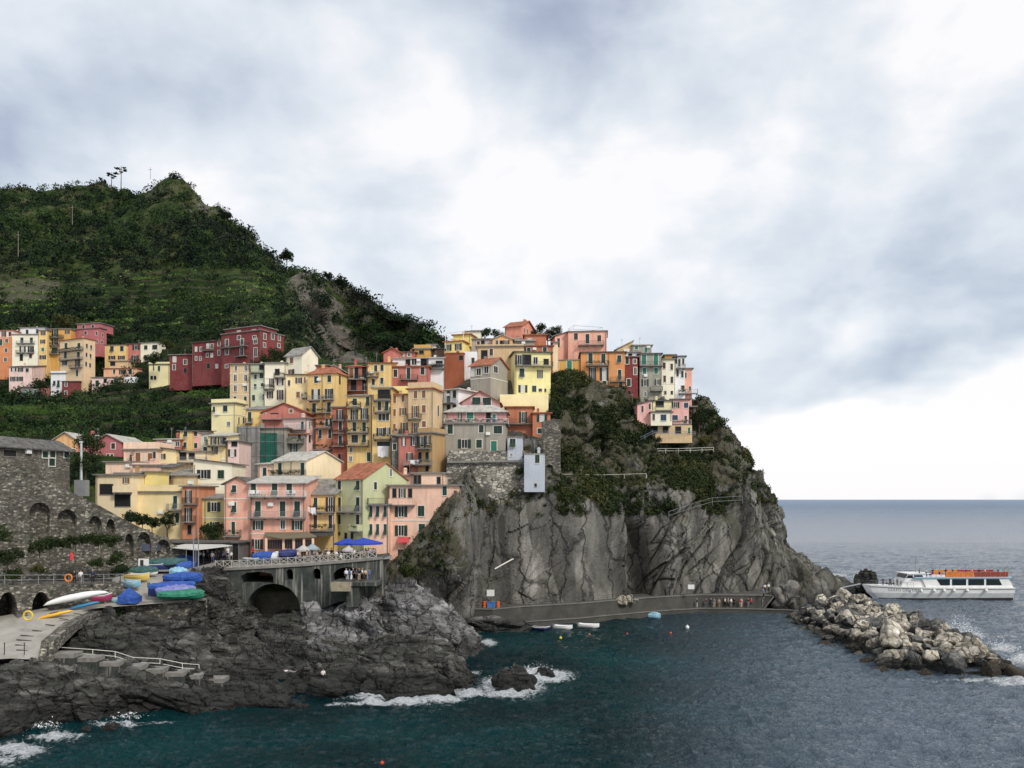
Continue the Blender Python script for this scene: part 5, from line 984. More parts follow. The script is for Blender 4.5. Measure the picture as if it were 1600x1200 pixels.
# ---------------------------------------------------------------- walls, bridge, quay
def on_plane(px, py, A, ya):
    nf = Vector((math.sin(ya), -math.cos(ya), 0)); q = ray_plane(px, py, A, nf); xa = Vector((math.cos(ya), math.sin(ya), 0)); return (q-A).dot(xa), q.z
def facade(name, p0, p1, outline, holes, thick, mat, kind=None, label=None, cat=None, back=None, backmat=None):
    """a wall standing on the line p0-p1 (px, D), its outline and openings cut through it"""
    A = P(p0[0], 800, p0[1]); B = P(p1[0], 800, p1[1]); A.z = B.z = 0; ya = math.atan2(B.y-A.y, B.x-A.x)
    cu = bpy.data.curves.new(name, 'CURVE'); cu.dimensions = '2D'; cu.fill_mode = 'BOTH'; cu.extrude = thick/2
    for poly in [outline]+holes:
        pts = [on_plane(x, y, A, ya) for x, y in poly]; sp = cu.splines.new('POLY'); sp.points.add(len(pts)-1)
        for q, (u, z) in zip(sp.points, pts): q.co = (u, z, 0, 1)
        sp.use_cyclic_u = True
    t = bpy.data.objects.new('t', cu); C.objects.link(t); me = bpy.data.meshes.new_from_object(t.evaluated_get(bpy.context.evaluated_depsgraph_get())); bpy.data.objects.remove(t)
    M = Matrix.Translation(A) @ Matrix.Rotation(ya, 4, 'Z') @ Matrix.Translation((0, thick/2, 0)) @ Matrix.Rotation(math.pi/2, 4, 'X'); me.transform(M)
    me.materials.clear(); o = link_mesh(name, me, mat)
    if kind: o['kind'] = kind
    if label: tag(o, label, cat)
    if back:
        mb = MB(); xs = [on_plane(x, y, A, ya) for x, y in outline]; u0, u1 = min(a for a, _ in xs)+0.2, max(a for a, _ in xs)-0.2; 
        for h in holes:
            hp = [on_plane(x, y, A, ya) for x, y in h]; a0, a1 = min(a for a, _ in hp)-0.3, max(a for a, _ in hp)+0.3; z0, z1 = min(z for _, z in hp)-0.3, max(z for _, z in hp)+0.3
            mb.poly([(a0, back, z0), (a1, back, z0), (a1, back, z1), (a0, back, z1), (a0, thick+0.05, z0), (a1, thick+0.05, z0), (a1, thick+0.05, z1), (a0, thick+0.05, z1)], [(0, 1, 2, 3), (7, 6, 5, 4)])
        b = mb.build('arch_backing', backmat or mat, o); b.data.transform(Matrix.Translation(A) @ Matrix.Rotation(ya, 4, 'Z'))
    return o, A, ya
def arch(x0, x1, yt, yb, n=10, flat=0.45):
    """arched opening in pixels"""
    r = (x1-x0)/2; c = (x0+x1)/2; ry = min(r*flat*2, (yb-yt)*0.6)
    return [(x0, yb)]+[(c-r*math.cos(math.pi*i/n), yt+ry-ry*math.sin(math.pi*i/n)) for i in range(n+1)]+[(x1, yb)]
M_wall = masonry('rubble_wall', [(0.055, 0.05, 0.04), (0.115, 0.106, 0.084), (0.18, 0.166, 0.134), (0.40, 0.37, 0.30)], scale=2.4, flat=1.8, moss=0.55, blotch=0.45)
M_bast = masonry('bastion_stone', [(0.14, 0.13, 0.115), (0.28, 0.26, 0.22), (0.42, 0.39, 0.33), (0.60, 0.56, 0.47)], scale=1.3, flat=1.6, moss=0.4, blotch=0.7)
wall, _, _ = facade('retaining_wall', (0, 104), (290, 120), [(-130, 930), (-130, 716), (0, 722), (30, 728), (60, 742), (100, 764), (150, 787), (200, 815), (240, 833), (292, 862), (292, 905), (180, 925), (0, 935)],
    [arch(46, 78, 785, 850), arch(90, 120, 796, 846), arch(139, 159, 806, 830, flat=0.7), arch(166, 180, 811, 842, flat=0.9), arch(195, 209, 834, 876, flat=1), arch(214, 236, 831, 870, flat=0.9), arch(245, 266, 843, 866, flat=0.7)],
    3.0, M_wall, label='high sloping rubble stone wall with blind arches at the left', cat='wall', back=1.3)
lw, LA, lya = facade('walkway_wall', (-60, 93), (192, 105), [(-120, 1020), (-120, 917), (0, 916), (192, 912), (196, 940), (150, 950), (80, 985), (0, 1005)], [arch(-2, 27, 925, 985, flat=0.9), arch(50, 79, 925, 975, flat=0.9)], 6.0, M_wall,
    label='low stone wall with two dark arches carrying the railed walkway', cat='wall', back=5.0)
def conc_stain():
    m, nt, N, L, B = mat_new('stained_concrete'); g = N('ShaderNodeNewGeometry'); pos = g.outputs['Position']
    a = noi(N, L, pos, 0.5, 6, 0.65, 0.4); s = noi(N, L, pos, 1.0, 6, 0.6, 0.1, mapping=(2.2, 2.2, 0.12))
    c = ramp(N, L, a, [(0.3, (0.018, 0.024, 0.021)), (0.5, (0.042, 0.05, 0.043)), (0.7, (0.09, 0.09, 0.078))])
    c = mixc(N, L, mathn(N, L, 'MULTIPLY', ramp(N, L, s, [(0.55, (0, 0, 0)), (0.66, (1, 1, 1))]), 0.8), c, (0.30, 0.285, 0.25))
    c = mixc(N, L, mathn(N, L, 'MULTIPLY', ramp(N, L, s, [(0.30, (1, 1, 1)), (0.42, (0, 0, 0))]), 0.6), c, (0.03, 0.035, 0.03))
    L(c, B.inputs['Base Color']); B.inputs['Roughness'].default_value = 0.9; bump(N, L, a, B, 0.08, 0.7); return m
M_stain = conc_stain()
ar = [(427+42*math.cos(t), 952-40*math.sin(t)) for t in [math.pi*i/16 for i in range(17)]]
bridge, BA, bya = facade('arch_bridge', (320, 115), (600, 116.5), [(345, 890), (372, 888.5), (470, 883), (540, 877.5), (598, 872), (600, 935), (530, 940), (505, 950), (475, 958), (469, 962)]+ar+[(380, 965), (345, 965)],
    [[(376, 911), (377, 900), (385, 895), (405, 893), (424, 896), (427, 901), (427, 911)], arch(447, 458, 889, 906, flat=0.6), arch(489, 501, 888, 905, flat=0.6), arch(520, 568, 886, 910, flat=0.3)], 11.0, M_stain,
    label='stained concrete arch bridge carrying the harbour terrace', cat='bridge')
mb = MB()   # moulded edge and arch ring
for a, b in zip([(345, 889.5), (372, 888), (470, 882.5), (540, 877)], [(372, 888), (470, 882.5), (540, 877), (598, 871.5)]):
    u0, z0 = on_plane(a[0], a[1], BA, bya); u1, z1 = on_plane(b[0], b[1], BA, bya)
    mb.poly([(u0, -0.25, z0-0.2), (u1, -0.25, z1-0.2), (u1, 0.3, z1-0.2), (u0, 0.3, z0-0.2), (u0, -0.25, z0+0.12), (u1, -0.25, z1+0.12), (u1, 0.3, z1+0.12), (u0, 0.3, z0+0.12)], [(0, 3, 2, 1), (4, 5, 6, 7), (0, 1, 5, 4), (1, 2, 6, 5), (2, 3, 7, 6), (3, 0, 4, 7)])
e = mb.build('deck_edge', M_conc, bridge); e.data.transform(Matrix.Translation(BA) @ Matrix.Rotation(bya, 4, 'Z'))
def ground_sheet(name, rows, mat, nu=40, nv=40):
    o, G, n = surface(name, pix3(rows), nu, nv, lambda G, n: G+np.array([0, 0, 1])*(fbm(G.reshape(-1, 3)/2.0, 3, 5)*0.04).reshape(G.shape[:2])[..., None], mat, toward=(0, 0, 1), smooth=True); return o, G
def paving(name, c0, c1):
    m, nt, N, L, B = mat_new(name); g = N('ShaderNodeNewGeometry'); pos = g.outputs['Position']
    a = noi(N, L, pos, 0.35, 7, 0.65, 0.4); b = noi(N, L, pos, 2.5, 5, 0.6)
    c = ramp(N, L, a, [(0.3, c0), (0.7, c1)]); c = mixc(N, L, mathn(N, L, 'MULTIPLY', ramp(N, L, b, [(0.5, (0, 0, 0)), (0.75, (1, 1, 1))]), 0.3), c, tuple(x*0.5 for x in c0))
    L(c, B.inputs['Base Color']); B.inputs['Roughness'].default_value = 0.9; bump(N, L, b, B, 0.03, 0.6); return m
M_slip = paving('slip_concrete', (0.26, 0.245, 0.215), (0.43, 0.41, 0.365)); M_terr = paving('terrace_paving', (0.17, 0.165, 0.155), (0.28, 0.27, 0.25))
slip, SG = ground_sheet('slipway', [
 [(-100,1042,82),(0,1030,84.3),(40,1030,84.8),(80,1029,85.2)],
 [(-100,1000,90),(-20,1000,90),(40,1000,90),(84,999,90)],
 [(-60,975,95),(30,975,95),(75,973,96),(118,971,96.5)],
 [(60,952,100),(110,952,100),(140,952,101),(164,949,103.5)],
 [(140,934,104),(200,941,105),(255,939,105.5),(304,936,106)],
 [(170,912,110),(220,910,110),(270,908,110),(308,906,110)],
 [(190,890,118),(235,890,118),(280,889,118),(312,888,118)]], M_slip)
for k, (x, y, w) in enumerate([(122,960,14),(100,968,14),(78,977,14),(58,986,16),(43,994,22),(38,1001,24),(36,1009,24),(38,1017,24)]):
    D = np.interp(y, [952, 975, 1000, 1030], [100.5, 95.2, 90, 84.8]); a = P(x-w/2, y-1, D); b = P(x+w/2, y+1, D); q = MB(); q.obox((a+b)/2+Vector((0, 0, 0.05)), (b-a)/2, (0, 0.09, 0), (0, 0, 0.03)); q.build('groove_bar', M_iron, slip)  # thin dark bars stand in for the dark grooves across the slip
facade('platform_wall', (150, 104.4), (325, 106.3), [(160, 1010), (163, 951), (200, 944), (260, 941.5), (322, 937), (326, 1015)], [], 3.5, M_wall, label='dark rubble wall under the boat platform', cat='wall')
curb = MB(); pts = [P(163, 950, 103.9), P(200, 943, 104.6), P(260, 941, 105.2), P(322, 936, 105.9)]
for a, b in zip(pts[:-1], pts[1:]): curb.obox((a+b)/2, (b-a)/2, (0, 0.2, 0), (0, 0, 0.15))
tag(curb.build('kerb', M_conc), None, None, kind='structure')
facade('slip_edge_wall', (79, 85), (164, 103.5), [(79, 1042), (79, 1030), (84, 1001), (118, 972), (164, 951), (165, 962), (122, 984), (92, 1014)], [], 1.2, M_wall, label='low curved concrete edge of the boat slip', cat='wall')
terrace, _ = ground_sheet('terrace', [
 [(235,893,114),(325,892,114.8),(372,889,115.1),(470,883.5,115.6),(540,878,116),(612,873,116.6)],
 [(225,882,121),(325,881,121),(372,880,121),(470,877,121),(540,874,121),(612,870,121)],
 [(225,874,132),(325,872,132),(372,871,132),(470,869,132),(540,867,132),(612,866,132)]], M_terr)
# lattice railing of the terrace
def bars(name, segs, r, mat, parent=None, n=5):
    m = MB()
    for a, b in segs: m.bar(a, b, r, n)
    return m.build(name, mat, parent)
M_oldrail = plain('weathered_rail', (0.38, 0.365, 0.33), 0.8, var=0.25)
rt = empty('lattice_railing', P(337, 886, 115.3)); tag(rt, 'pale concrete railing of crossed bars along the harbour terrace', 'railing'); org = rt.location
px0 = [336.5+ (588-336.5)*i/20 for i in range(21)]; base = lambda x: P(x, np.interp(x, [336, 372, 470, 540, 600], [888, 887, 881.5, 876, 870.5]), np.interp(x, [320, 600], [115.1, 116.6]))
bp = [base(x) for x in px0]; seg = []
for i, q in enumerate(bp):
    pm = MB(); pm.box(-0.07, 0.07, -0.07, 0.07, 0, 1.12); o = pm.build('post', M_oldrail, rt); o.location = q-org
    if i < 20:
        a, b = q-org, bp[i+1]-org; u = Vector((0, 0, 1.0)); l = Vector((0, 0, 0.12)); seg += [(a+u, b+u), (a+l, b+l), (a+u, b+l), (a+l, b+u)]
bars('lattice', seg, 0.05, M_oldrail, rt)
pw = MB(); a = P(286, 895, 114.2); b = P(336, 883, 115.2); pw.obox((a+b)/2, (b-a)/2, (0, 0.15, 0), (0, 0, 0.4)); tag(pw.build('parapet_wall', M_conc), 'low plain parapet left of the crossed bar railing', 'wall')
def rail(name, label, pts, h=1.0, rails=(0.5, 1.0), every=1.6, r=0.03, mat=None):
    """posts and rails along a line of world points"""
    o0 = pts[0]; rt = empty(name, o0); tag(rt, label, 'railing'); L = [p-o0 for p in pts]
    for hh in rails: bars('rail', [(a+Vector((0, 0, hh*h)), b+Vector((0, 0, hh*h))) for a, b in zip(L[:-1], L[1:])], r, mat or M_rail, rt)
    for a, b in zip(L[:-1], L[1:]):
        n = max(1, int((b-a).length/every))
        for i in range(n+1 if b is L[-1] else n):
            q = a+(b-a)*i/n; bars('post', [(q, q+Vector((0, 0, h)))], r*1.2, mat or M_rail, rt)
    return rt
rail('walkway_railing', 'grey metal railing of the left walkway above the slip', [P(-20, 914, 94.6), P(60, 913.5, 98.4), P(130, 912, 101.9), P(193, 911, 104.9)], h=1.15, mat=M_rail)
# quay under the cliff: lower landing, wall, upper path
cols = [(680,949,None),(720,951,None),(770,952,None),(815,951,972),(860,947,969),(905,943,966),(950,939,961.5),(1000,937,957),(1045,934.5,953.5),(1090,933,951),(1140,934,951),(1190,936,952),(1225,938,953),(1248,940,954)]
q = []
for x, yt, yd in cols:
    Dt = (CZ-3.2)*F/(yt-HY); Dd = (CZ-0.8)*F/((yd or yt+19)-HY) if yd else Dt-0.3; zd = 0.8 if yd else 0.9
    Dt = max(Dt, Dd+2.2) if yd else Dt
    q.append([((x-800)/F*Dd, Dd, -3), ((x-800)/F*Dd, Dd, zd), ((x-800)/F*(Dt-0.12), Dt-0.12, zd+0.02), ((x-800)/F*Dt, Dt, 3.2), ((x-800)/F*(Dt+7), Dt+7, 3.25)])
q = np.array(q); V = q.reshape(-1, 3); nn = 5; fs = [(i*nn+j, (i+1)*nn+j, (i+1)*nn+j+1, i*nn+j+1) for i in range(len(cols)-1) for j in range(nn-1)]
quay = np_mesh('quay_path', V, fs, M_wall); quay['kind'] = 'structure'; quay.data.materials.clear(); quay.data.materials.append(paving('quay_concrete', (0.04, 0.04, 0.034), (0.095, 0.09, 0.078)))
M_kerb = paving('quay_kerb', (0.12, 0.115, 0.105), (0.22, 0.21, 0.19)); kb = MB()
for i in range(len(cols)-1):
    for j, rr in ((3, 0.09), (1, 0.06)):
        a, b = Vector(q[i][j]), Vector(q[i+1][j]); 
        if j == 1 and cols[i][2] is None: continue
        kb.obox((a+b)/2+Vector((0, 0.1, 0.0)), (b-a)/2, (0, 0.25, 0), (0, 0, rr))
tag(kb.build('quay_kerb', M_kerb), kind='structure')
rail('path_railing', 'thin dark railing along the path under the cliff', [Vector(q[i][3])+Vector((0, 0.15, 0.1)) for i in range(0, 8)], h=1.0, every=2.4, r=0.025, mat=M_iron)
islet('shore_rock', 775, 984, 8.5, 2.6, 2.0, 21, M_pale, 'long low rock below the quay wall, left of the moored boats')
islet('shore_rock', 1224, 956, 4.2, 3.5, 5.5, 24, M_cliff, 'rock buttress at the seaward end of the landing')
islet('shore_rock', 725, 974, 5.5, 3.0, 3.2, 22, M_dark, 'rock between the pale promontory and the quay wall')
# steps and rails down the front rocks
st = empty('stairs', P(80, 1027, 86)); tag(st, 'concrete steps stepping down over the dark shore rocks', 'stairs')
for i, (x0, x1, y) in enumerate([(80,116,1023),(114,151,1029),(150,186,1036),(185,222,1042),(221,254,1047),(253,287,1052),(286,314,1056),(313,350,1062)]):
    D = 86.2+i*0.85; a = P(x0, y, D); b = P(x1, y, D); m = MB(); m.box(a.x, b.x, D-0.2, D+1.8, a.z-0.35, a.z+0.1); s_ = m.build('step', plain('step_concrete', (0.21, 0.20, 0.178), 0.9, var=0.35), st); m2 = MB(); m2.box(a.x+0.05, b.x-0.05, D-0.15, D+1.7, a.z-2.6, a.z-0.35); s2 = m2.build('riser', M_stain, s_); s_.location = -st.location
rail('stair_railing', 'upper white rail beside the shore steps', [P(84,1026,88.5), P(145,1030,89.2), P(180,1033,90), P(208,1042,90.6), P(250,1044,91.4), P(285,1051,92.2), P(311,1053,93)], h=1.05, rails=(0.5, 1.0), every=2.6, r=0.035, mat=M_frame)
for k, x in enumerate((7, 38, 75)):
    m = MB(); p0 = P(x, 1023, 85); m.bar(p0, p0+Vector((0, 0, 1.15)), 0.05, 6); m.bar(p0+Vector((0, 0, 1.15)), p0+Vector((0, 0, 1.25)), 0.08, 6); tag(m.build('bollard_post', M_iron), ('thin iron post at the slip edge, leftmost', 'thin iron post at the slip edge, middle one', 'thin iron post at the slip edge beside the first step')[k], 'post')
# landing by the bridge arch
m = MB(); a = P(517, 910, 112); b = P(590, 915, 112); m.box(a.x, b.x, 112, 120, a.z-0.5, a.z-0.0); c_ = P(541, 910, 112); d_ = P(560, 910, 112); m.box(c_.x, d_.x, 112.3, 119, a.z-3.4, a.z-0.5); land = tag(m.build('landing', M_stain), 'small concrete landing at the right foot of the bridge', 'landing')
m = MB(); a = P(517, 924, 111.5); b = P(548, 909.5, 111.5); m.box(a.x, b.x, 111.5, 111.8, a.z, b.z); tag(m.build('landing_parapet', plain('dirty_cream', (0.30, 0.26, 0.18), 0.9, var=0.3)), 'cream stained parapet of the landing right of the bridge', 'wall')
m = MB(); a = P(540, 892, 116); b = P(561, 894, 116); m.box(a.x, b.x, 115.9, 116.0, b.z, a.z); c_ = P(552, 905, 116); m.box(a.x+0.1, c_.x, 115.9, 116.0, c_.z, b.z-0.0); tag(m.build('banner', M_white), 'white banner under the right arch of the bridge', 'banner')
# bastion and blue grey annexes on the cliff
facade('bastion', (690, 149.5), (830, 150.5), [(700, 704), (822, 704), (826, 775), (780, 795), (735, 780), (695, 762)], [], 9, M_bast, label='old stone bastion under the grey plaster house', cat='bastion')
m = MB(); a = P(699, 722, 149.2); b = P(822, 720, 150.1); m.obox((a+b)/2, (b-a)/2, (0, 0.35, 0), (0, 0, 0.18)); tag(m.build('stone_ledge', M_conc), 'thin ledge running along the bastion', 'ledge')
facade('rock_wall', (850, 157), (880, 159), [(849, 684), (862, 680), (862, 656), (876, 655), (876, 770), (850, 775)], [arch(852, 864, 726, 745)], 4, M_wall, label='tall grey stone wall right of the blue grey annex', cat='wall', back=0.6)
H(c1,'blue grey upper annex beside the grey plaster house','steel',793,816,684,721,150,-3,roof='flat',depth=4,down=0.2,over=0.15,dirt=0.25,wins=[('c',692,13,9,801),('s',711,5,4,799)])
H(c1,'tall blue grey annex hanging on the cliff face','steel',819,851,710,767,148.5,-3,roof='flat',depth=5,down=0.2,over=0.08,dirt=0.25,wins=[('c',717,13,7,839.5),('n',758,4.5,3,837)])
m = MB(); a = P(868, 640, 176); b = P(924, 656, 176); m.box(a.x, b.x, 176, 176.5, b.z-2, a.z); tag(m.build('garden_wall', M_conc), 'grey garden wall below the orange headland houses', 'wall')
# scaffolding netting
def netmat(n, c):
    m, nt, N, L, B = mat_new(n); tc = N('ShaderNodeNewGeometry'); pos = tc.outputs['Position']; a = noi(N, L, pos, 0.6, 5, 0.6, 0.5)
    L(ramp(N, L, a, [(0.3, tuple(x*0.65 for x in c)), (0.7, tuple(min(1, x*1.3) for x in c))]), B.inputs['Base Color']); B.inputs['Roughness'].default_value = 0.9; B.inputs['Alpha'].default_value = 0.88
    bump(N, L, a, B, 0.3, 0.8); return m
w = SC['_w']; z1 = P(cU.x(250), cU.y(505), 157).z-SC.location.z; uf = lambda x: (x-250)/530*w
for x0, x1, c, zz in ((248, 505, (0.24, 0.235, 0.225), z1+0.3), (507, 698, (0.015, 0.11, 0.08), z1-1.0), (700, 780, (0.22, 0.215, 0.21), z1-1.2)):
    m = MB(); n = 14; U = [uf(x0)+(uf(x1)-uf(x0))*i/n for i in range(n+1)]
    for i in range(n):
        o0, o1 = -1.1-0.08*(i % 2), -1.1-0.08*((i+1) % 2); m.poly([(U[i], o0, 2), (U[i+1], o1, 2), (U[i+1], o1, zz), (U[i], o0, zz), (U[i], o0-0.03, 2), (U[i+1], o1-0.03, 2), (U[i+1], o1-0.03, zz), (U[i], o0-0.03, zz)], [(0, 1, 2, 3), (7, 6, 5, 4)])
    m.build('netting', netmat('net_%d' % x0, c), SC)
for k in range(6):
    u = 0.1+(w-0.2)*k/5; bars('scaffold_pole', [((u, -1.25, 1.5), (u, -1.25, z1+0.8))], 0.05, M_iron, SC)
for k in range(5): zz = 3+(z1-3)*k/4; bars('scaffold_rail', [((0, -1.25, zz), (w, -1.25, zz))], 0.04, M_rail, SC)
# restaurant veranda, dark awning, boathouse and canopy
def poly_slab(name, pts, th, mat, label, cat, parent=None):
    m = MB(); n = len(pts); up = Vector((0, 0, th)); m.poly(list(pts)+[p+up for p in pts], [tuple(range(n))[::-1], tuple(range(n, 2*n))]+[(i, (i+1) % n, n+(i+1) % n, n+i) for i in range(n)])
    return tag(m.build(name, mat, parent), label, cat)
vr = empty('veranda', P(440, 866, 122.5)); tag(vr, 'glazed wooden veranda with olive brown roof on the terrace', 'veranda'); vo = vr.location
vroof = poly_slab('veranda_roof', [P(414, 838, 122)-vo, P(441, 842.5, 121.5)-vo, P(495, 839.5, 122)-vo, P(478, 831, 126.5)-vo, P(414, 833, 126)-vo], 0.15, plain('olive_roof', (0.17, 0.145, 0.09), 0.8), None, None, vr)
for x in (416, 443, 459, 475, 489):
    a = P(x, 841, 122.2)-vo; b = P(x, 868, 122.2)-vo; m = MB(); m.box(a.x-0.16, a.x+0.16, a.y-0.1, a.y+0.2, b.z, a.z); m.build('pillar', stucco(COL['peach']), vr)
for x0, x1 in ((418, 441), (445, 457), (461, 473), (477, 488)):
    a = P(x0, 843.5, 122.4)-vo; b = P(x1, 857, 122.4)-vo; m = MB(); m.box(a.x, b.x, a.y, a.y+0.08, b.z, a.z); g = m.build('glazing', M_glass, vr); m = MB(); nb = max(3, int((b.x-a.x)/0.32))
    for i in range(nb+1): u = a.x+(b.x-a.x)*i/nb; m.box(u-0.04, u+0.04, a.y-0.05, a.y-0.001, b.z, a.z)
    m.box(a.x, b.x, a.y-0.08, a.y-0.05, b.z-0.1, b.z); m.build('mullion', woodmat('dark_wood', (0.10, 0.04, 0.02)), g)
m = MB(); a = P(443, 857.5, 122.3)-vo; b = P(489, 868, 122.3)-vo; m.box(a.x, b.x, a.y, a.y+0.15, b.z, a.z); m.build('low_wall', stucco(COL['peach']), vr)
poly_slab('awning', [P(479, 839, 124), P(522, 837, 124), P(520, 831, 129), P(480, 832, 129)], 0.1, plain('dark_awning', (0.05, 0.055, 0.05)), 'dark awning over the bar below the yellow house', 'awning')
H(c1,'low dark boathouse bar with flat roof behind the canopy','stone',243,374,848,885,123,-2,roof='flat',rm='dark',depth=6,wins=[('n',866,22,26,(262,292)),('n',864,18,10,(318,332,346)),('n',860,26,9,368)],down=2,mat=stucco((0.14,0.13,0.12),0.6))
cn = empty('canopy', P(300, 880, 118)); tag(cn, 'pale sloping canopy on thin posts behind the boats', 'canopy'); o0 = cn.location
poly_slab('canopy_sheet', [P(262, 856, 119)-o0, P(306, 860, 115.5)-o0, P(363, 853, 118)-o0, P(345, 851, 122.6)-o0, P(290, 850.5, 122.6)-o0], 0.08, plain('pale_sheet', (0.55, 0.54, 0.50), 0.7), None, None, cn)
for x, D in ((257+9, 118.8), (291, 117), (306, 115.8), (359, 118.2)): p = P(x, 886, D)-o0; t = P(x, 856, D)-o0; bars('post', [(p, t)], 0.06, M_rail, cn)
m = MB(); a = P(221, 850, 117); b = P(243, 861, 117); m.box(a.x, b.x, 117, 119.5, b.z, a.z); tag(m.build('awning_box', plain('slate_blue', (0.09, 0.11, 0.15), 0.7)), 'slate blue awning box left of the pale canopy', 'awning')
m = MB(); a = P(216, 873, 113); b = P(232, 886, 113); m.box(a.x, b.x, 113, 113.15, b.z, a.z); nb_ = tag(m.build('notice_board', M_white), 'white notice board at the foot of the stone wall', 'notice board'); m = MB(); a = P(219, 875, 112.95); b = P(224, 884, 112.95); m.box(a.x, b.x, 112.95, 112.99, b.z, a.z); m.build('dark_panel', M_iron, nb_)
for x, lb in ((302.5, 'tall thin metal mast at the terrace corner, left one'), (310, 'tall thin metal mast at the terrace corner, right one')):
    a = P(x, 888, 114.5); b = P(x, 828, 114.5); m = MB(); m.bar(a, b, 0.09, 8, 0.06); m.bar(b, b+Vector((0, 0, 0.1)), 0.12, 8); tag(m.build('mast', M_rail), lb, 'mast')
a = P(127, 778, 122); b = P(127, 692, 122); m = MB(); m.bar(a, b, 0.22, 10, 0.17); m.bar(b, b+Vector((0, 0, 0.25)), 0.3, 10); t_ = m.build('flue_pipe', plain('galvanised', (0.55, 0.56, 0.57), 0.4, 0.4)); tag(t_, 'tall pale metal flue pipe above the stone wall', 'flue pipe')
m = MB(); p_ = P(127, 770, 121.8); m.box(p_.x-0.8, p_.x+0.9, p_.y-0.5, p_.y+0.6, p_.z-0.5, p_.z+1.9); m.build('cabinet', M_rail, t_)
# signs, flag, pipe on the cliff
def board(name, px, py, w, h, D, mat, label, cat, post=0):
    a = P(px-w/2, py-h/2, D); b = P(px+w/2, py+h/2, D); m = MB(); m.box(a.x, b.x, D, D+0.06, b.z, a.z); o = tag(m.build(name, mat), label, cat)
    if post: q = MB(); q.bar((( a.x+b.x)/2, D+0.1, b.z-post), ((a.x+b.x)/2, D+0.1, a.z), 0.04, 6); q.build('post', M_iron, o)
    return o
board('white_sign', 766.5, 926.5, 12, 10, 141.5, M_white, 'white square sign at the foot of the cliff', 'sign', 1.2)
board('white_sign', 1080, 917, 10, 7, 158, M_white, 'small white sign on the rock above the quay wall', 'sign', 0.8)
for k, (x, c, lb) in enumerate(((757, (0.75, 0.12, 0.02), 'orange drum on the quay path under the white sign, left of the blue crate'), (778, (0.70, 0.14, 0.03), 'orange drum on the quay path, right of the blue crate'))):
    p_ = P(x, 949, 142.2); m = MB(); m.bar(p_, p_+Vector((0, 0, 0.95)), 0.33, 12); m.bar(p_+Vector((0, 0, 0.95)), p_+Vector((0, 0, 1.05)), 0.28, 12); m.bar(p_+Vector((0, 0, 0.45)), p_+Vector((0, 0, 0.5)), 0.36, 12); tag(m.build('drum', plain('orange_%d' % k, c)), lb, 'drum')
p_ = P(768, 949, 142.2); m = MB(); m.box(p_.x-0.75, p_.x+0.65, p_.y-0.5, p_.y+0.5, p_.z, p_.z+0.8); m.box(p_.x-0.8, p_.x+0.7, p_.y-0.55, p_.y+0.55, p_.z+0.8, p_.z+0.95); tag(m.build('crate', plain('blue_crate', (0.06, 0.20, 0.50))), 'blue lidded crate on the quay path between orange drums', 'crate')
a = P(773, 889, 141); b = P(800, 874, 143); m = MB(); m.bar(a, b, 0.12, 8); m.bar(b, b+Vector((0.2, 0.6, 0)), 0.12, 8); tag(m.build('drain_pipe', M_frame), 'short white slanting pipe on the cliff face', 'pipe')
fl = empty('flag_pole', P(106, 912, 99.5)); tag(fl, 'red flag on a thin pole above the left walkway', 'flag'); z0 = 22-(863-780)/F*99.5-fl.location.z
bars('pole', [((0, 0, 0), (0.25, 0, z0))], 0.03, M_iron, fl); m = MB(); m.poly([(0.25, 0, z0), (0.62, 0.05, z0-0.1), (0.66, -0.05, z0-1.0), (0.25, 0, z0-0.95), (0.25, 0.02, z0), (0.62, 0.07, z0-0.1), (0.66, -0.03, z0-1.0), (0.25, 0.02, z0-0.95)], [(0, 3, 2, 1), (4, 5, 6, 7)]); m.build('flag_cloth', plain('flag_red', (0.65, 0.03, 0.05)), fl)
def torus(R, r, n=20, k=8):
    return [[(R*math.cos(a)+r*math.cos(b)*math.cos(a), r*math.sin(b), R*math.sin(a)+r*math.cos(b)*math.sin(a)) for b in [2*math.pi*j/k for j in range(k)]] for a in [2*math.pi*i/n for i in range(n+1)]]
for px, py, D, R, c, lb in ((107, 903, 98.9, 0.42, (0.7, 0.2, 0.03), 'orange lifebuoy on the left walkway railing'), (44, 962, 91.5, 0.5, (0.7, 0.5, 0.06), 'coiled yellow hose leaning by the dark arch')):
    m = MB(); m.loft(torus(R, R*0.22), caps=False); o = m.build('ring', plain('ring_%d' % px, c), None, True); o.location = P(px, py, D); o.name = 'lifebuoy' if px == 107 else 'hose_coil'; tag(o, lb, 'lifebuoy' if px == 107 else 'hose')
m = MB(); a = P(622, 840, 129.0); b = P(639, 848, 128.2); m.poly([(a.x, 129.2, a.z), (b.x, 129.2, a.z), (b.x, 128.2, b.z), (a.x, 128.2, b.z), (a.x, 129.2, a.z+0.08), (b.x, 129.2, a.z+0.08), (b.x, 128.2, b.z+0.08), (a.x, 128.2, b.z+0.08)], [(0, 3, 2, 1), (4, 5, 6, 7), (0, 1, 5, 4), (2, 3, 7, 6), (1, 2, 6, 5), (3, 0, 4, 7)])
tag(m.build('awning', plain('red_awning', (0.55, 0.07, 0.08))), 'small faded red awning over a door of the peach house', 'awning')
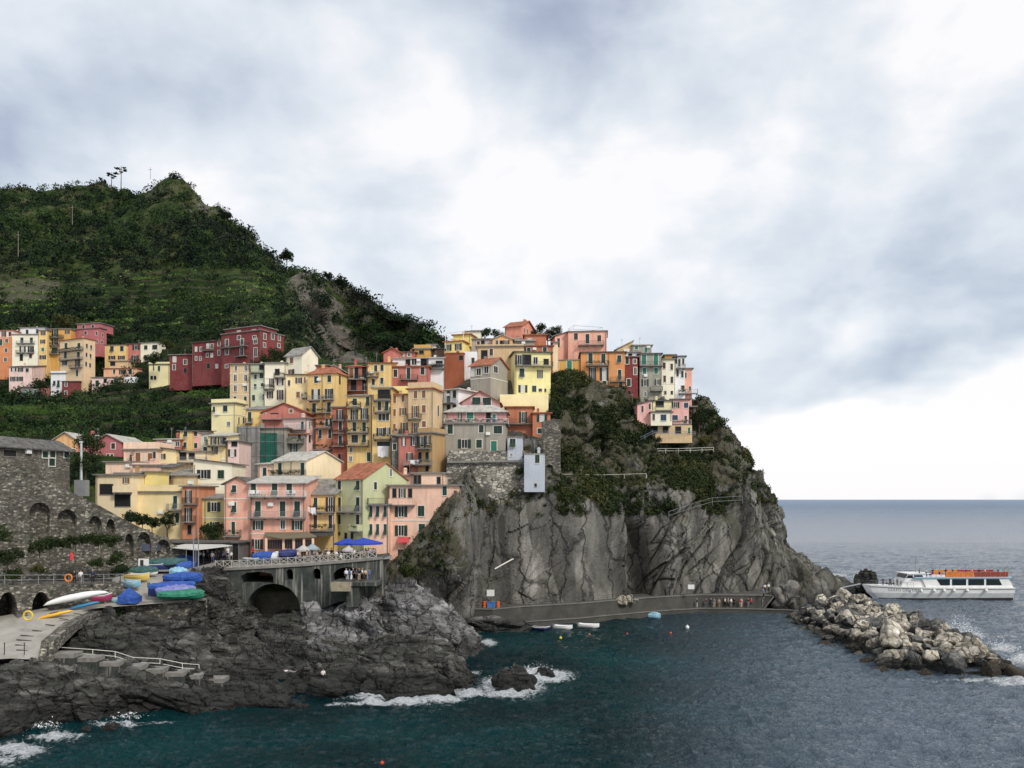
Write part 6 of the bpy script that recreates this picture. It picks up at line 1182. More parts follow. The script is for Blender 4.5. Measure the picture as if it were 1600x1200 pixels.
# rails and steps on the headland slope
rail('garden_railing', 'white railing of the terrace below the pink headland house', [P(1000, 708, 178.5), P(1060, 708, 179.5), P(1115, 706, 182)], h=1.0, every=2.6, r=0.04, mat=M_frame)
rail('slope_railing', 'thin pale rail across the green slope below the stone wall', [P(872, 748, 159), P(940, 749, 162), P(1010, 747, 166)], h=0.9, rails=(1.0,), every=4, r=0.035, mat=M_frame)
rail('villa_railing', 'blue grey railing below the pink headland house', [P(995, 693, 177.5), P(1020, 680, 178.2), P(1055, 680, 179.2), P(1086, 681, 180)], h=0.9, every=1.6, r=0.035, mat=plain('blue_rail', (0.22, 0.26, 0.33), 0.5))
rail('path_fence', 'wire fence along the steep footpath high on the headland', [P(1045, 812, 161), P(1080, 800, 165), P(1113, 790, 168), P(1160, 787, 171)], h=1.6, rails=(0.5, 1.0), every=5, r=0.03, mat=M_rail)
for k, (x0, x1, y, D, lb) in enumerate(((1072, 1076, 655, 190, 'left'), (1083, 1087, 655, 190.5, 'right'))):
    a = P(x0, 636, D); b = P(x1, 662, D); m = MB(); m.box(a.x, b.x, D, D+0.7, b.z-1, a.z); m.box(a.x-0.1, b.x+0.1, D-0.1, D+0.8, a.z, a.z+0.25); tag(m.build('concrete_pillar', M_conc), 'concrete pillar under the last headland balcony, %s one' % lb, 'pillar')
m = MB(); a = P(1062, 634, 189.5); b = P(1090, 636, 189.5); m.box(a.x, b.x, 189.3, 193, b.z, a.z); tag(m.build('balcony_slab', M_conc), 'concrete slab terrace standing on two pillars at the headland end', 'terrace')
# pergola frame on the bright yellow house
pg = empty('pergola', P(695, 546, 188)); tag(pg, 'white metal pergola frame on the bright yellow roof', 'pergola'); q_ = [P(x, y, D)-pg.location for x, y, D in ((696, 545, 187.6), (696, 521, 187.6), (724, 517, 188.5), (724, 545, 188.5), (735, 516, 193), (705, 520, 193))]
for i, (a, b) in enumerate(((0, 1), (2, 3), (1, 2), (2, 4), (4, 5), (5, 1))): bars('bar', [(q_[a], q_[b])], 0.07, M_white, pg)
rf = empty('roof_railing', P(888, 516, 198)); tag(rf, 'rail frame around the flat roof of the highest right-hand house', 'railing'); q_ = [P(x, y, D)-rf.location for x, y, D in ((888, 514, 197.8), (896, 508.5, 204), (941, 511.5, 203), (930, 516, 198), (888, 519, 197.8), (896, 514, 204), (941, 518, 203), (930, 520, 198))]
for a, b in ((0, 1), (1, 2), (2, 3), (0, 3), (0, 4), (1, 5), (2, 6), (3, 7)): bars('bar', [(q_[a], q_[b])], 0.04, M_rail, rf)
# ---------------------------------------------------------------- breakwater boulders
def boulder_mesh(seed):
    nu, nv = 40, 22; u = np.linspace(0, 2*np.pi, nu, endpoint=False); v = np.linspace(-np.pi/2, np.pi/2, nv); U, Vv = np.meshgrid(u, v)
    n = np.stack([np.cos(U)*np.cos(Vv), np.sin(U)*np.cos(Vv), np.sin(Vv)], -1).reshape(-1, 3); r = np.random.default_rng(seed)
    R = np.full(len(n), 9.0)
    for k in range(15):      # cut by random planes so the block has flat faces and edges
        d = r.normal(size=3); d /= np.linalg.norm(d); h = r.uniform(0.55, 0.92); c = n @ d; R = np.where(c > 0.05, np.minimum(R, h/np.maximum(c, 0.05)), R)
    R = np.minimum(R, 1.35)*(1+fbm(n*2.5+seed, 3, seed)*0.05); V = n*R[:, None]
    idx = np.arange(nu*nv).reshape(nv, nu); f = np.stack([idx[:-1], np.roll(idx[:-1], -1, 1), np.roll(idx[1:], -1, 1), idx[1:]], -1).reshape(-1, 4)
    o = np_mesh('boulder', V, f); return o
M_b = [rockmat('boulder_pale', [(0.28, 0.235, 0.175), (0.52, 0.46, 0.36), (0.70, 0.64, 0.53), (0.82, 0.77, 0.67)], scale=0.8, moss=0, pale=0.3, strata=(1, 1, 1)),
       rockmat('boulder_grey', [(0.05, 0.05, 0.047), (0.12, 0.118, 0.11), (0.22, 0.215, 0.20), (0.34, 0.33, 0.31)], scale=0.9, moss=0, pale=0.4, strata=(1, 1, 1)),
       rockmat('boulder_brown', [(0.07, 0.05, 0.02), (0.14, 0.10, 0.045), (0.22, 0.16, 0.08), (0.30, 0.23, 0.13)], scale=0.8, moss=0, pale=0.1, strata=(1, 1, 1))]
protos = [boulder_mesh(40+k) for k in range(8)]
for p in protos: p.data.materials.append(M_b[0])
BW = [(50.5, 152), (48.8, 140), (48.0, 126), (47.5, 113), (48.8, 103.5), (55, 100.5), (63.5, 101.0), (66, 107), (69, 122), (71, 138), (69, 152), (64, 162)]
def inpoly(x, y, poly):
    c = False; j = len(poly)-1
    for i in range(len(poly)):
        xi, yi = poly[i]; xj, yj = poly[j]
        if (yi > y) != (yj > y) and x < (xj-xi)*(y-yi)/(yj-yi)+xi: c = not c
        j = i
    return c
def edge_dist(x, y, poly):
    m = 99; p = Vector((x, y))
    for i in range(len(poly)):
        a = Vector(poly[i]); b = Vector(poly[(i+1) % len(poly)]); t = max(0, min(1, (p-a).dot(b-a)/(b-a).length_squared)); m = min(m, (p-(a+(b-a)*t)).length)
    return m
def bw_h(x, y):
    e = edge_dist(x, y, BW) if inpoly(x, y, BW) else -edge_dist(x, y, BW); top = np.interp(y, [100, 108, 118, 135, 150, 160], [1.3, 1.9, 2.7, 2.5, 3.5, 3.2]); return -1.2+min(e*0.85, 1.2+top) if e > 0 else -1.5
# rubble core the blocks lie on
gx = np.linspace(44, 76, 50); gy = np.linspace(96, 168, 90); X, Y = np.meshgrid(gx, gy); Z = np.array([[bw_h(a, b)-1.5 for a in gx] for b in gy])+fbm(np.stack([X.ravel()/1.5, Y.ravel()/1.5, 0*X.ravel()], 1), 3, 4).reshape(X.shape)*0.6
idx = np.arange(X.size).reshape(X.shape); core = np_mesh('breakwater_rubble', np.stack([X, Y, Z], -1).reshape(-1, 3), np.stack([idx[:-1, :-1], idx[:-1, 1:], idx[1:, 1:], idx[1:, :-1]], -1).reshape(-1, 4), M_dark); core['kind'] = 'stuff'
rr = random.Random(5); placed = []; tries = 0
LAB = ['pale cream boulder of the breakwater, dry and bare', 'dark grey mottled boulder of the breakwater', 'brown algae stained boulder at the waterline of the breakwater']
used = [False]*8
while len(placed) < 298 and tries < 30000:
    tries += 1; x, y = rr.uniform(46, 73), rr.uniform(99, 164)
    if not inpoly(x, y, BW): continue
    e = edge_dist(x, y, BW); r = rr.choice([0.7, 0.75, 0.85, 0.95, 1.05, 1.2, 1.35, 1.8]) * (1.05 if y < 125 else 0.88)
    if any((x-a)**2+(y-b)**2 < (0.76*(r+c))**2 for a, b, c in placed): continue
    placed.append((x, y, r)); k = rr.randrange(8); o = protos[k] if not used[k] else protos[k].copy()
    if used[k]: C.objects.link(o)
    used[k] = True; z = bw_h(x, y)+0.15*r; o.location = (x, y, z); o.rotation_euler = (rr.uniform(-0.5, 0.5), rr.uniform(-0.5, 0.5), rr.uniform(0, 6.3)); s = r*rr.uniform(0.9, 1.15); o.scale = (s*rr.uniform(0.95, 1.35), s, s*rr.uniform(0.6, 0.95))
    right = (x-(48+ (y-100)*0.02))/22
    q = rr.random(); mi = (2 if z < 0.9 and y < 135 and (x > 52 or q < 0.4) else (1 if q < 0.28+0.55*max(0, right-0.35) else 0))
    o.material_slots[0].link = 'OBJECT'; o.material_slots[0].material = M_b[mi]; o.name = 'boulder'
    tag(o, LAB[mi], 'boulder', 'boulders of the breakwater')
for i, (px, py, r) in enumerate(((972, 936, 1.5), (983, 937, 1.1), (990, 938, 0.9))):
    o = protos[i].copy(); C.objects.link(o); o.location = P(px, py, 153.5)+Vector((0, 0, 0.1)); o.scale = (r, r*0.8, r*0.6); o.material_slots[0].material = M_b[0]; tag(o, ('white boulder on the quay path, largest of three', 'white boulder on the quay path, middle of three', 'white boulder on the quay path, smallest of three')[i], 'boulder')
# ---------------------------------------------------------------- boats
PAL = dict(white=(0.78,0.78,0.76), yellow=(0.70,0.50,0.12), magenta=(0.34,0.04,0.11), lblue=(0.30,0.55,0.68), blue=(0.025,0.09,0.38), dblue=(0.02,0.035,0.16), green=(0.03,0.22,0.14), teal=(0.05,0.13,0.13), grey=(0.12,0.13,0.13), red=(0.35,0.03,0.05), kblue=(0.04,0.22,0.42), mauve=(0.22,0.24,0.52), navy=(0.012,0.015,0.06), amber=(0.75,0.42,0.03), wood=(0.30,0.19,0.10))
def pm(c, r=0.4): return plain('paint_'+c, PAL[c], r, var=0.1, scale=1.0)
def hull_rings(L, B, Hh, t=0.0, n=14, k=9, sheer=0.35):
    rings = []
    for i in range(n+1):
        s = i/n; x = -L/2+L*s; w = B/2*(1-abs(2*s-0.9)**2.6*0.98 if s > 0.45 else 1-0.22*((0.45-s)/0.45)**2); w = max(0.02, w)-t; w = max(0.01, w); top = Hh*(1+sheer*(2*s-0.8)**2*0.6); keel = Hh*0.12*(max(0, s-0.75)/0.25)**2*4
        rings.append([(x, w*math.sin(a), (keel+t)+(top-keel-t)*(1-math.cos(a))) for a in [(-math.pi/2)+math.pi*j/(k-1) for j in range(k)]])
    return rings
def boat(px, py, D, L, rz, hull, inside, label, tarp=None, B=None, Hh=0.65, motor=False, bench=True, roll=0.0, flip=False, group=None, fl=0.0, stem=True):
    B = B or L*0.40; Hh *= 1.15; root = empty('rowing_boat', P(px, py, D)+Vector((0, 0, fl)), math.radians(rz)); root.rotation_euler[0] = math.radians(roll); tag(root, label, 'boat', group)
    if flip: root.rotation_euler[0] = math.radians(180+roll); root.location.z += Hh*0.95
    m = MB(); R = hull_rings(L, B, Hh); I = hull_rings(L*0.97, B, Hh, 0.05); k = 9; b = []
    for r, q in zip(R, I): b.append(r+[(x, y, z+0.0) for x, y, z in q[::-1]])
    m.loft(b, True); m.build('hull', pm(hull), root, True)
    g = MB(); 
    for side in (0, k-1): g.path([r[side] for r in R], 0.05, 5)
    g.build('gunwale', pm('white' if hull != 'white' else inside), root)
    if bench and not tarp:
        for s in (0.3, 0.52, 0.72):
            i = int(s*14); w = abs(R[i][0][1])*0.93; q = MB(); z = R[i][0][2]*0.72; q.box(R[i][0][0]-0.14, R[i][0][0]+0.14, -w, w, z, z+0.05); q.build('bench', pm(inside), root)
        q = MB(); q.box(-L*0.36, L*0.28, -B*0.26, B*0.26, Hh*0.24, Hh*0.27); q.build('floor_board', pm(inside), root)
    if tarp:
        q = MB(); rg = []
        for i, r in enumerate(R):
            s = i/14; x, w, z = r[0][0], abs(r[0][1])+0.07, r[0][2]; hh = 0.16+0.5*math.sin(math.pi*min(1, max(0, s)))**0.8+0.05*math.sin(i*2.1)
            rg.append([(x, -w, z-0.32), (x, -w-0.01, z+0.05), (x, -w*0.55, z+hh*0.75), (x, 0, z+hh), (x, w*0.55, z+hh*0.75), (x, w+0.01, z+0.05), (x, w, z-0.32)])
        q.loft(rg, True); q.build('tarp', plain('tarp_'+tarp, PAL[tarp], 0.6, var=0.25, scale=1.2), root)
    if motor:
        q = MB(); q.box(-L/2-0.35, -L/2-0.05, -0.14, 0.14, Hh*0.9, Hh*1.4); q.bar((-L/2-0.2, 0, Hh*0.9), (-L/2-0.25, 0, 0.0), 0.06, 6); q.build('outboard_motor', pm('grey'), root)
    return root
def gD(y): return float(np.interp(y, [888, 909, 938, 952, 975, 1000, 1030], [118, 110, 105.5, 100.5, 95.2, 90, 84.8]))
boat(215, 908, 110.0, 3.6, -12, 'yellow', 'yellow', 'yellow rowing boat near the foot of the stone wall', Hh=0.8)
boat(226, 899, 112.6, 3.9, -8, 'white', 'grey', 'teal covered boat just behind the yellow rowing boat', tarp='teal', Hh=0.6)
boat(246, 892, 115.8, 3.2, 5, 'dblue', 'grey', 'dark blue hulled boat half hidden behind the teal covered boat', Hh=0.8)
boat(226, 889.5, 117.2, 3.6, -4, 'red', 'red', 'low dark red boat beside the white notice board', Hh=0.4)
boat(263, 890, 116.6, 5.4, 2, 'navy', 'grey', 'large navy boat under a grey green cover before the boathouse', tarp='teal', Hh=0.9)
boat(285, 884, 119.8, 4.4, 4, 'blue', 'blue', 'blue covered boat under the pale canopy', tarp='blue', Hh=0.8)
boat(206, 918, 107.8, 3.3, -22, 'lblue', 'white', 'white and pale blue open rowing boat in the middle of the slip', Hh=0.75, roll=8)
boat(159, 940, 103.2, 2.4, 30, 'magenta', 'magenta', 'magenta dinghy beside the long white upturned hull', Hh=0.7)
boat(183, 929, 105.4, 2.6, 20, 'grey', 'grey', 'dark grey upturned dinghy behind the tarped pale blue boat', Hh=0.7, flip=True, bench=False)
boat(184, 943, 104.9, 4.6, 188, 'lblue', 'lblue', 'pale blue boat with a peaked blue tarp at the platform edge', Hh=0.7)
m = MB(); o0 = P(203, 942, 104.4); m.poly([(-1.1, -0.9, 0), (1.1, -0.9, 0), (1.1, 0.9, 0), (-1.1, 0.9, 0), (-1.15, -0.95, 0.9), (1.15, -0.95, 0.75), (1.15, 0.95, 0.75), (-1.15, 0.95, 0.9), (-0.1, 0, 2.0)], [(0, 1, 5, 4), (1, 2, 6, 5), (2, 3, 7, 6), (3, 0, 4, 7), (4, 5, 8), (5, 6, 8), (6, 7, 8), (7, 4, 8)]); o = m.build('tarpaulin', plain('tarp_blue', PAL['blue'], 0.6, var=0.25)); o.location = o0; tag(o, 'peaked royal blue tarpaulin draped over the stern of the pale blue boat', 'tarpaulin')
def kayak(px, py, D, L, rz, col, label, W_=0.75, Hh=0.45, tilt=0.0, roll=0):
    root = empty('kayak', P(px, py, D), 0); root.rotation_euler = (math.radians(roll), math.radians(tilt), math.radians(rz)); tag(root, label, 'kayak'); rg = []
    for i in range(17):
        s = i/16; w = W_/2*max(0.03, math.sin(math.pi*s)**0.7); h = Hh*max(0.06, math.sin(math.pi*s)**0.5); x = -L/2+L*s; rg.append([(x, w*math.cos(a), h/2+h/2*math.sin(a)+0.12*(2*s-1)**2) for a in [2*math.pi*j/10 for j in range(10)]])
    m = MB(); m.loft(rg); m.build('hull', pm(col, 0.35), root, True); q = MB(); q.loft([[(0.5*math.cos(a)*s_, 0.2*math.sin(a)*s_, Hh*0.98+0.03*k) for a in [2*math.pi*j/12 for j in range(12)]] for k, s_ in enumerate((1, 1.08, 0.9))]); q.build('cockpit_rim', M_iron, root); return root
kayak(120, 938, 99.6, 7.2, 22, 'white', 'very long white hull leaning against the walkway wall', W_=1.3, Hh=0.9, tilt=-10)
kayak(133, 948, 100.3, 3.4, 24, 'kblue', 'blue kayak lying under the long white hull', tilt=-12)
kayak(86, 963, 97.5, 4.1, 22, 'amber', 'amber yellow kayak on the slip near the dark arch', tilt=-12)
boat(270, 932, 105.9, 5.6, 6, 'dblue', 'blue', 'big boat fully draped in royal blue tarpaulin', tarp='blue', Hh=1.15, B=1.9, motor=True)
boat(288, 912, 108.5, 5.0, -6, 'blue', 'white', 'blue covered motor boat behind the big draped boat', tarp='blue', Hh=0.8, motor=True)
boat(284, 906, 110.4, 4.4, -8, 'white', 'white', 'white open boat behind the blue covered motor boat', Hh=0.6)
boat(276, 929.5, 105.3, 4.8, 4, 'mauve', 'mauve', 'mauve blue boat lying between draped boat and green boat', tarp='mauve', Hh=0.6)
boat(284, 936.5, 104.9, 5.6, 4, 'green', 'white', 'green boat at the very edge of the platform', tarp='green', Hh=0.65)
boat(279, 901, 112.0, 2.4, 190, 'dblue', 'lblue', 'small white and light blue boat near the masts', tarp='lblue', Hh=0.6)
boat(291, 893, 114.6, 2.6, 30, 'blue', 'blue', 'small boat under a bright blue cover by the masts', tarp='blue', Hh=0.7)
boat(846, 985, (CZ)*F/(985-HY), 3.0, -14, 'navy', 'lblue', 'navy blue boat with gear moored nearest the pale rock', Hh=0.6, fl=-0.15)
boat(880, 983, CZ*F/(983-HY), 3.2, -16, 'white', 'white', 'white moored boat in the middle of the three', Hh=0.6, fl=-0.12, motor=True)
boat(920, 980.5, CZ*F/(980.5-HY), 3.6, -14, 'white', 'white', 'longer white boat with red stripe, third moored boat from the rock', Hh=0.6, fl=-0.12, motor=True)
boat(1023, 966, CZ*F/(966-HY), 2.3, -30, 'lblue', 'lblue', 'small pale blue covered boat moored alone by the landing', tarp='lblue', Hh=0.55, fl=-0.1)
for px, py, c, r, lb in ((876, 998, (0.75, 0.6, 0.05), 0.22, 'small yellow buoy near the moored boats'), (921, 992, (0.6, 0.2, 0.05), 0.15, 'tiny rust buoy below the longer white boat'), (980, 991, (0.6, 0.12, 0.06), 0.15, 'tiny red buoy between white boat and white ball'), (1048, 990, (0.7, 0.14, 0.05), 0.17, 'orange red buoy left of the white ball buoy'), (1074, 982, (0.8, 0.8, 0.8), 0.33, 'white ball buoy in the harbour'), (597, 1194, (0.5, 0.06, 0.03), 0.17, 'lone red buoy at the bottom edge')):
    m = MB(); m.loft([[(r*math.cos(a)*math.cos(b), r*math.sin(a)*math.cos(b), r*0.6+r*math.sin(b)) for a in [2*math.pi*j/12 for j in range(12)]] for b in [-1.5+3.0*i/8 for i in range(9)]]); m.bar((0, 0, r*1.5), (0, 0, r*2.1), r*0.15, 6); o = m.build('buoy', plain('buoy_%d' % px, c), None, True); o.location = W(px, py, 0); tag(o, lb, 'buoy')
# ---------------------------------------------------------------- people
def skin_mesh(name, verts, edges, radii, sub=1, root=0):
    me = bpy.data.meshes.new(name); me.from_pydata(verts, edges, []); o = bpy.data.objects.new(name, me); C.objects.link(o); md = o.modifiers.new('s', 'SKIN'); md.use_smooth_shade = True
    for v, r in zip(me.skin_vertices[0].data, radii): v.radius = (r, r) if not isinstance(r, tuple) else r; v.use_root = False
    me.skin_vertices[0].data[root].use_root = True; s = o.modifiers.new('u', 'SUBSURF'); s.levels = sub; s.render_levels = sub
    r = bpy.data.meshes.new_from_object(o.evaluated_get(bpy.context.evaluated_depsgraph_get())); bpy.data.objects.remove(o); r.name = name; return r
def pose(kind):
    J = dict(pel=(0, 0, .95), ch=(0, 0, 1.25), nk=(0, -.01, 1.47), hd=(0, -.02, 1.62), ht=(0, -.01, 1.74), sl=(.17, 0, 1.40), sr=(-.17, 0, 1.40), el=(.24, .02, 1.13), er=(-.24, .02, 1.13), hl=(.25, -.06, .88), hr=(-.25, -.06, .88), fl=(.26, -.09, .78), fr=(-.26, -.09, .78),
             pl=(.09, 0, .90), pr=(-.09, 0, .90), kl=(.11, -.01, .50), kr=(-.11, -.01, .50), al=(.11, .02, .09), ar=(-.11, .02, .09), tl=(.13, -.15, .03), tr=(-.13, -.15, .03))
    if kind == 'walk': J.update(kl=(.10, -.14, .52), al=(.10, -.22, .09), tl=(.11, -.38, .05), kr=(-.10, .04, .5), ar=(-.10, .26, .14), tr=(-.11, .12, .04), hl=(.26, .14, .92), fl=(.27, .17, .83), hr=(-.22, -.24, .98), fr=(-.22, -.31, .90))
    if kind == 'talk': J.update(er=(-.26, -.04, 1.14), hr=(-.12, -.28, 1.18), fr=(-.06, -.33, 1.24), al=(.15, .02, .09), tl=(.20, -.14, .03))
    if kind == 'sit':
        for k in J: J[k] = (J[k][0], J[k][1], J[k][2]-.50)
        J.update(kl=(.14, -.44, .50), kr=(-.14, -.44, .50), al=(.14, -.46, .09), ar=(-.14, -.46, .09), tl=(.15, -.62, .03), tr=(-.15, -.62, .03), hl=(.16, -.30, .56), hr=(-.16, -.30, .56), fl=(.12, -.38, .56), fr=(-.12, -.38, .56))
    return J
RAD = dict(pel=.13, ch=(.15, .105), nk=.055, hd=(.088, .10), ht=.06, sl=.07, sr=.07, el=.045, er=.045, hl=.032, hr=.032, fl=.03, fr=.03, pl=.095, pr=.095, kl=.062, kr=.062, al=.042, ar=.042, tl=.035, tr=.035)
ED = [('pel', 'ch'), ('ch', 'nk'), ('nk', 'hd'), ('hd', 'ht'), ('ch', 'sl'), ('ch', 'sr'), ('sl', 'el'), ('sr', 'er'), ('el', 'hl'), ('er', 'hr'), ('hl', 'fl'), ('hr', 'fr'), ('pel', 'pl'), ('pel', 'pr'), ('pl', 'kl'), ('pr', 'kr'), ('kl', 'al'), ('kr', 'ar'), ('al', 'tl'), ('ar', 'tr')]
def sub_skin(J, keys, grow, name):
    ks = list(keys); V = [J[k] for k in ks]; E = [(ks.index(a), ks.index(b)) for a, b in ED if a in ks and b in ks]
    R = [tuple(x+grow for x in RAD[k]) if isinstance(RAD[k], tuple) else RAD[k]+grow for k in ks]; return skin_mesh(name, V, E, R)
PEOPLE = {}
for kd in ('stand', 'walk', 'talk', 'sit'):
    J = pose(kd); r = sub_skin(J, list(J), 0.0, 'body'); J2 = dict(J)
    sh = sub_skin(J, ('ch', 'pel', 'sl', 'sr', 'el', 'er'), .018, 'shirt'); tr = sub_skin(J, ('pel', 'pl', 'pr', 'kl', 'kr', 'al', 'ar'), .014, 'trousers')
    hx, hy, hz = J['hd']; q = MB(); q.loft([[(hx+.098*math.cos(a)*math.cos(b), hy+.015+.108*math.sin(a)*math.cos(b), hz+.05+.10*math.sin(b)) for a in [2*math.pi*j/10 for j in range(10)]] for b in (-.2, .2, .6, 1.0, 1.35)]); ho = q.build('hair', None); hm = ho.data; bpy.data.objects.remove(ho)
    for m_ in (r, sh, tr, hm): m_.materials.clear(); m_.materials.append(M_conc)
    PEOPLE[kd] = (r, sh, tr, hm)
CL = {'black': (0.012, 0.012, 0.014), 'white': (0.72, 0.72, 0.72), 'navy': (0.015, 0.025, 0.07), 'red': (0.50, 0.02, 0.03), 'grey': (0.20, 0.20, 0.21), 'beige': (0.48, 0.38, 0.26), 'blue': (0.05, 0.14, 0.38), 'green': (0.05, 0.13, 0.06), 'pink': (0.62, 0.30, 0.32), 'denim': (0.06, 0.09, 0.16), 'khaki': (0.28, 0.23, 0.14)}
SKIN = [plain('skin_a', (0.52, 0.33, 0.24), 0.6, var=0.05), plain('skin_b', (0.40, 0.24, 0.16), 0.6, var=0.05)]; HAIR = [plain('hair_%d' % i, c, 0.6) for i, c in enumerate(((0.02, 0.014, 0.01), (0.09, 0.05, 0.025), (0.30, 0.22, 0.12), (0.35, 0.34, 0.33)))]
def cloth(c): return plain('cloth_'+c, CL[c], 0.9, var=0.1)
pr = random.Random(3)
def person(loc, rz, kd, top, bot, label, group=None, s=1.0, lie=False):
    root = None
    for nm, me, mt in zip(('person', 'shirt', 'trousers', 'hair'), PEOPLE[kd], (pr.choice(SKIN), cloth(top), cloth(bot), pr.choice(HAIR))):
        o = bpy.data.objects.new(nm, me); C.objects.link(o); o.material_slots[0].link = 'OBJECT'; o.material_slots[0].material = mt
        if root is None: root = o
        else: o.parent = root
    root.location = loc; root.rotation_euler = (math.radians(-88) if lie else 0, 0, math.radians(rz)); root.scale = (s, s, s); return tag(root, label, 'person', group)
# row of people waiting on the landing
def qz(px, py): return (CZ-0.82)*F/(py-HY)
Lp = [(1089,'black','white','first person on the landing from the left, black top and white trousers'),(1103,'black','denim','person in black top standing where the landing queue begins'),(1111,'navy','denim','person in navy beside the one in black on the landing'),(1116,'grey','beige','person in grey top and beige trousers on the landing'),(1123.5,'beige','khaki','person all in beige on the landing'),(1133,'white','black','slim person in white top and black trousers on the landing'),(1138,'beige','black','person in beige jacket and black trousers on the landing'),(1142.5,'white','grey','person in white top and grey trousers on the landing'),(1147,'black','black','person all in black in the middle of the landing queue'),(1157,'red','beige','person with red top and beige trousers on the landing'),(1158.5+0.5,'white','white','person all in white beside the red coat'),(1164,'red','red','person in a long red coat on the landing'),(1169,'black','grey','person in black top and grey trousers right of the red coat'),(1174,'red','black','person in dark red top and black trousers on the landing'),(1184,'white','black','person in white sweater near the foot of the steps'),(1192,'grey','grey','person all in grey nearest the steps')]
for i, (px, a, b, lb) in enumerate(Lp):
    D = qz(px, 949.5)+0.3*(i % 3); v = P(px, 949, D); v.z = 0.84; person(v, pr.uniform(0, 360), ('stand', 'talk', 'walk')[i % 3], a, b, lb, 'people waiting on the landing', pr.uniform(.95, 1.08))
for i, (px, py, a, lb) in enumerate(((1195, 926, 'white', 'person in white high on the quay steps, left'), (1201, 925, 'white', 'person in white at the top of the quay steps'), (1193, 934, 'blue', 'person in blue half way up the quay steps'))):
    person(P(px, py, 160.5-i*0.8), 20*i, 'stand', a, 'black', lb, 'people on the quay steps')
sm = MB()
for i in range(12): a = P(1186+1.5*i, 948-1.9*i, 162); sm.box(a.x, a.x+1.6, 159.2, 165, a.z-2.0, a.z)
tag(sm.build('quay_steps', M_conc), 'stone steps climbing from the landing to the headland toe', 'steps')
# crowd on the terrace
tops = list(CL); gi = 0
def terr_z(px, D): return None
for i in range(46):
    px = 458+130*(i+0.5)/46+pr.uniform(-1.2, 1.2); D = 117.4+pr.random()**1.3*7; yb = np.interp(D, [116, 121, 132], [np.interp(px, [458, 540, 600], [884.5, 878, 874]), 875.5, 868.5]); kd = pr.choice(['stand', 'talk', 'walk', 'sit'])
    a = pr.choice(['black', 'white', 'navy', 'red', 'grey', 'beige', 'black', 'pink', 'white']); b = pr.choice(['black', 'denim', 'grey', 'khaki']); side = 'left' if px < 500 else ('middle' if px < 548 else 'right')
    person(P(px, yb, D), pr.uniform(0, 360), kd, a, b, '%s person in %s top and %s trousers, %s part of the terrace crowd' % ({'stand': 'standing', 'talk': 'gesturing', 'walk': 'walking', 'sit': 'seated'}[kd], a, b, side), 'crowd on the harbour terrace')
for i, (px, a, b) in enumerate(((541, 'white', 'black'), (546, 'blue', 'denim'), (552, 'black', 'black'), (557, 'navy', 'black'), (561, 'black', 'beige'), (566, 'white', 'black'), (571, 'beige', 'black'), (577, 'blue', 'denim'))):
    D = 113.6+0.5*(i % 3); v = P(px, 915, D); v.z = P(517, 910, 112).z; person(v, pr.uniform(0, 360), ('talk', 'stand', 'walk')[i % 3], a, b, 'person in %s top and %s trousers, number %s along the landing by the bridge arch' % (a, b, ('one', 'two', 'three', 'four', 'five', 'six', 'seven', 'eight')[i]), 'people by the right bridge arch')
for px, py, D, kd, a, b, lb in ((116, 913, 100.2, 'stand', 'black', 'black', 'person in black on the left walkway'), (126, 912.5, 100.8, 'walk', 'white', 'grey', 'person with white top and cap on the left walkway'), (145, 912, 101.8, 'talk', 'navy', 'black', 'person in navy on the left walkway, rightmost'), (257, 916, 109.0, 'stand', 'black', 'black', 'person in black beside the blue covered motor boat'),
    (332, 880, 118.2, 'walk', 'white', 'denim', 'person in white by the parapet near the masts'), (351, 878, 119.6, 'talk', 'grey', 'black', 'person in grey before the boathouse'), (356, 872.5, 121.5, 'stand', 'white', 'white', 'person in white before the boathouse door'), (395, 872, 125, 'stand', 'red', 'black', 'person in dark red beside the pink house'), (505, 1061, 95.8, 'sit', 'white', 'black', 'person sitting on the front rocks with bare arms')):
    person(P(px, py, D), 200 if px < 200 else 30, kd, a, b, lb)
person(P(462, 1052, 97.0)+Vector((0, 0, 0.15)), 70, 'stand', 'white', 'grey', 'person lying on the front rocks sunbathing', lie=True)
for i in range(9):
    px = 312+i*6.1; D = 119.5+pr.random()*2; person(P(px, np.interp(D, [118, 122], [881, 878]), D), pr.uniform(0, 360), pr.choice(['stand', 'talk']), pr.choice(['black', 'white', 'navy']), pr.choice(['black', 'denim']), 'customer %s under the boathouse canopy' % ('at far left', 'second along', 'third along', 'fourth along', 'fifth along', 'sixth along', 'seventh along', 'eighth along', 'at far right')[i], 'customers by the boathouse')
# parasols
def parasol(px, py, D, r, hgt, mat, label):
    root = empty('parasol', P(px, py, D)); tag(root, label, 'parasol'); bars('pole', [((0, 0, 0), (0, 0, hgt))], 0.04, M_frame, root); m = MB(); n = 8; rim = [(r*math.cos(2*math.pi*(i+.5)/n), r*math.sin(2*math.pi*(i+.5)/n), hgt-0.75) for i in range(n)]; dn = [(x, y, z-0.22) for x, y, z in rim]; m.poly(rim+dn+[(0, 0, hgt)], [(i, (i+1) % n, 2*n) for i in range(n)]+[(n+i, n+(i+1) % n, (i+1) % n, i) for i in range(n)]); m.build('canopy', mat, root)
    q = MB()
    for x, y, z in rim: q.bar((0, 0, hgt-0.1), (x, y, z-0.02), 0.015, 4)
    q.build('ribs', M_frame, root)
Mb = plain('parasol_blue', (0.015, 0.05, 0.40), 0.7)
parasol(543, 872, 123, 2.1, 3.0, Mb, 'royal blue parasol on the terrace, the smaller one behind'); parasol(568, 873, 120.5, 2.9, 3.1, Mb, 'royal blue parasol on the terrace, the larger one nearest the peach house'); parasol(546, 876, 118.5, 1.1, 2.3, plain('parasol_cream', (0.45, 0.44, 0.41)), 'low white parasol between the blue parasols')
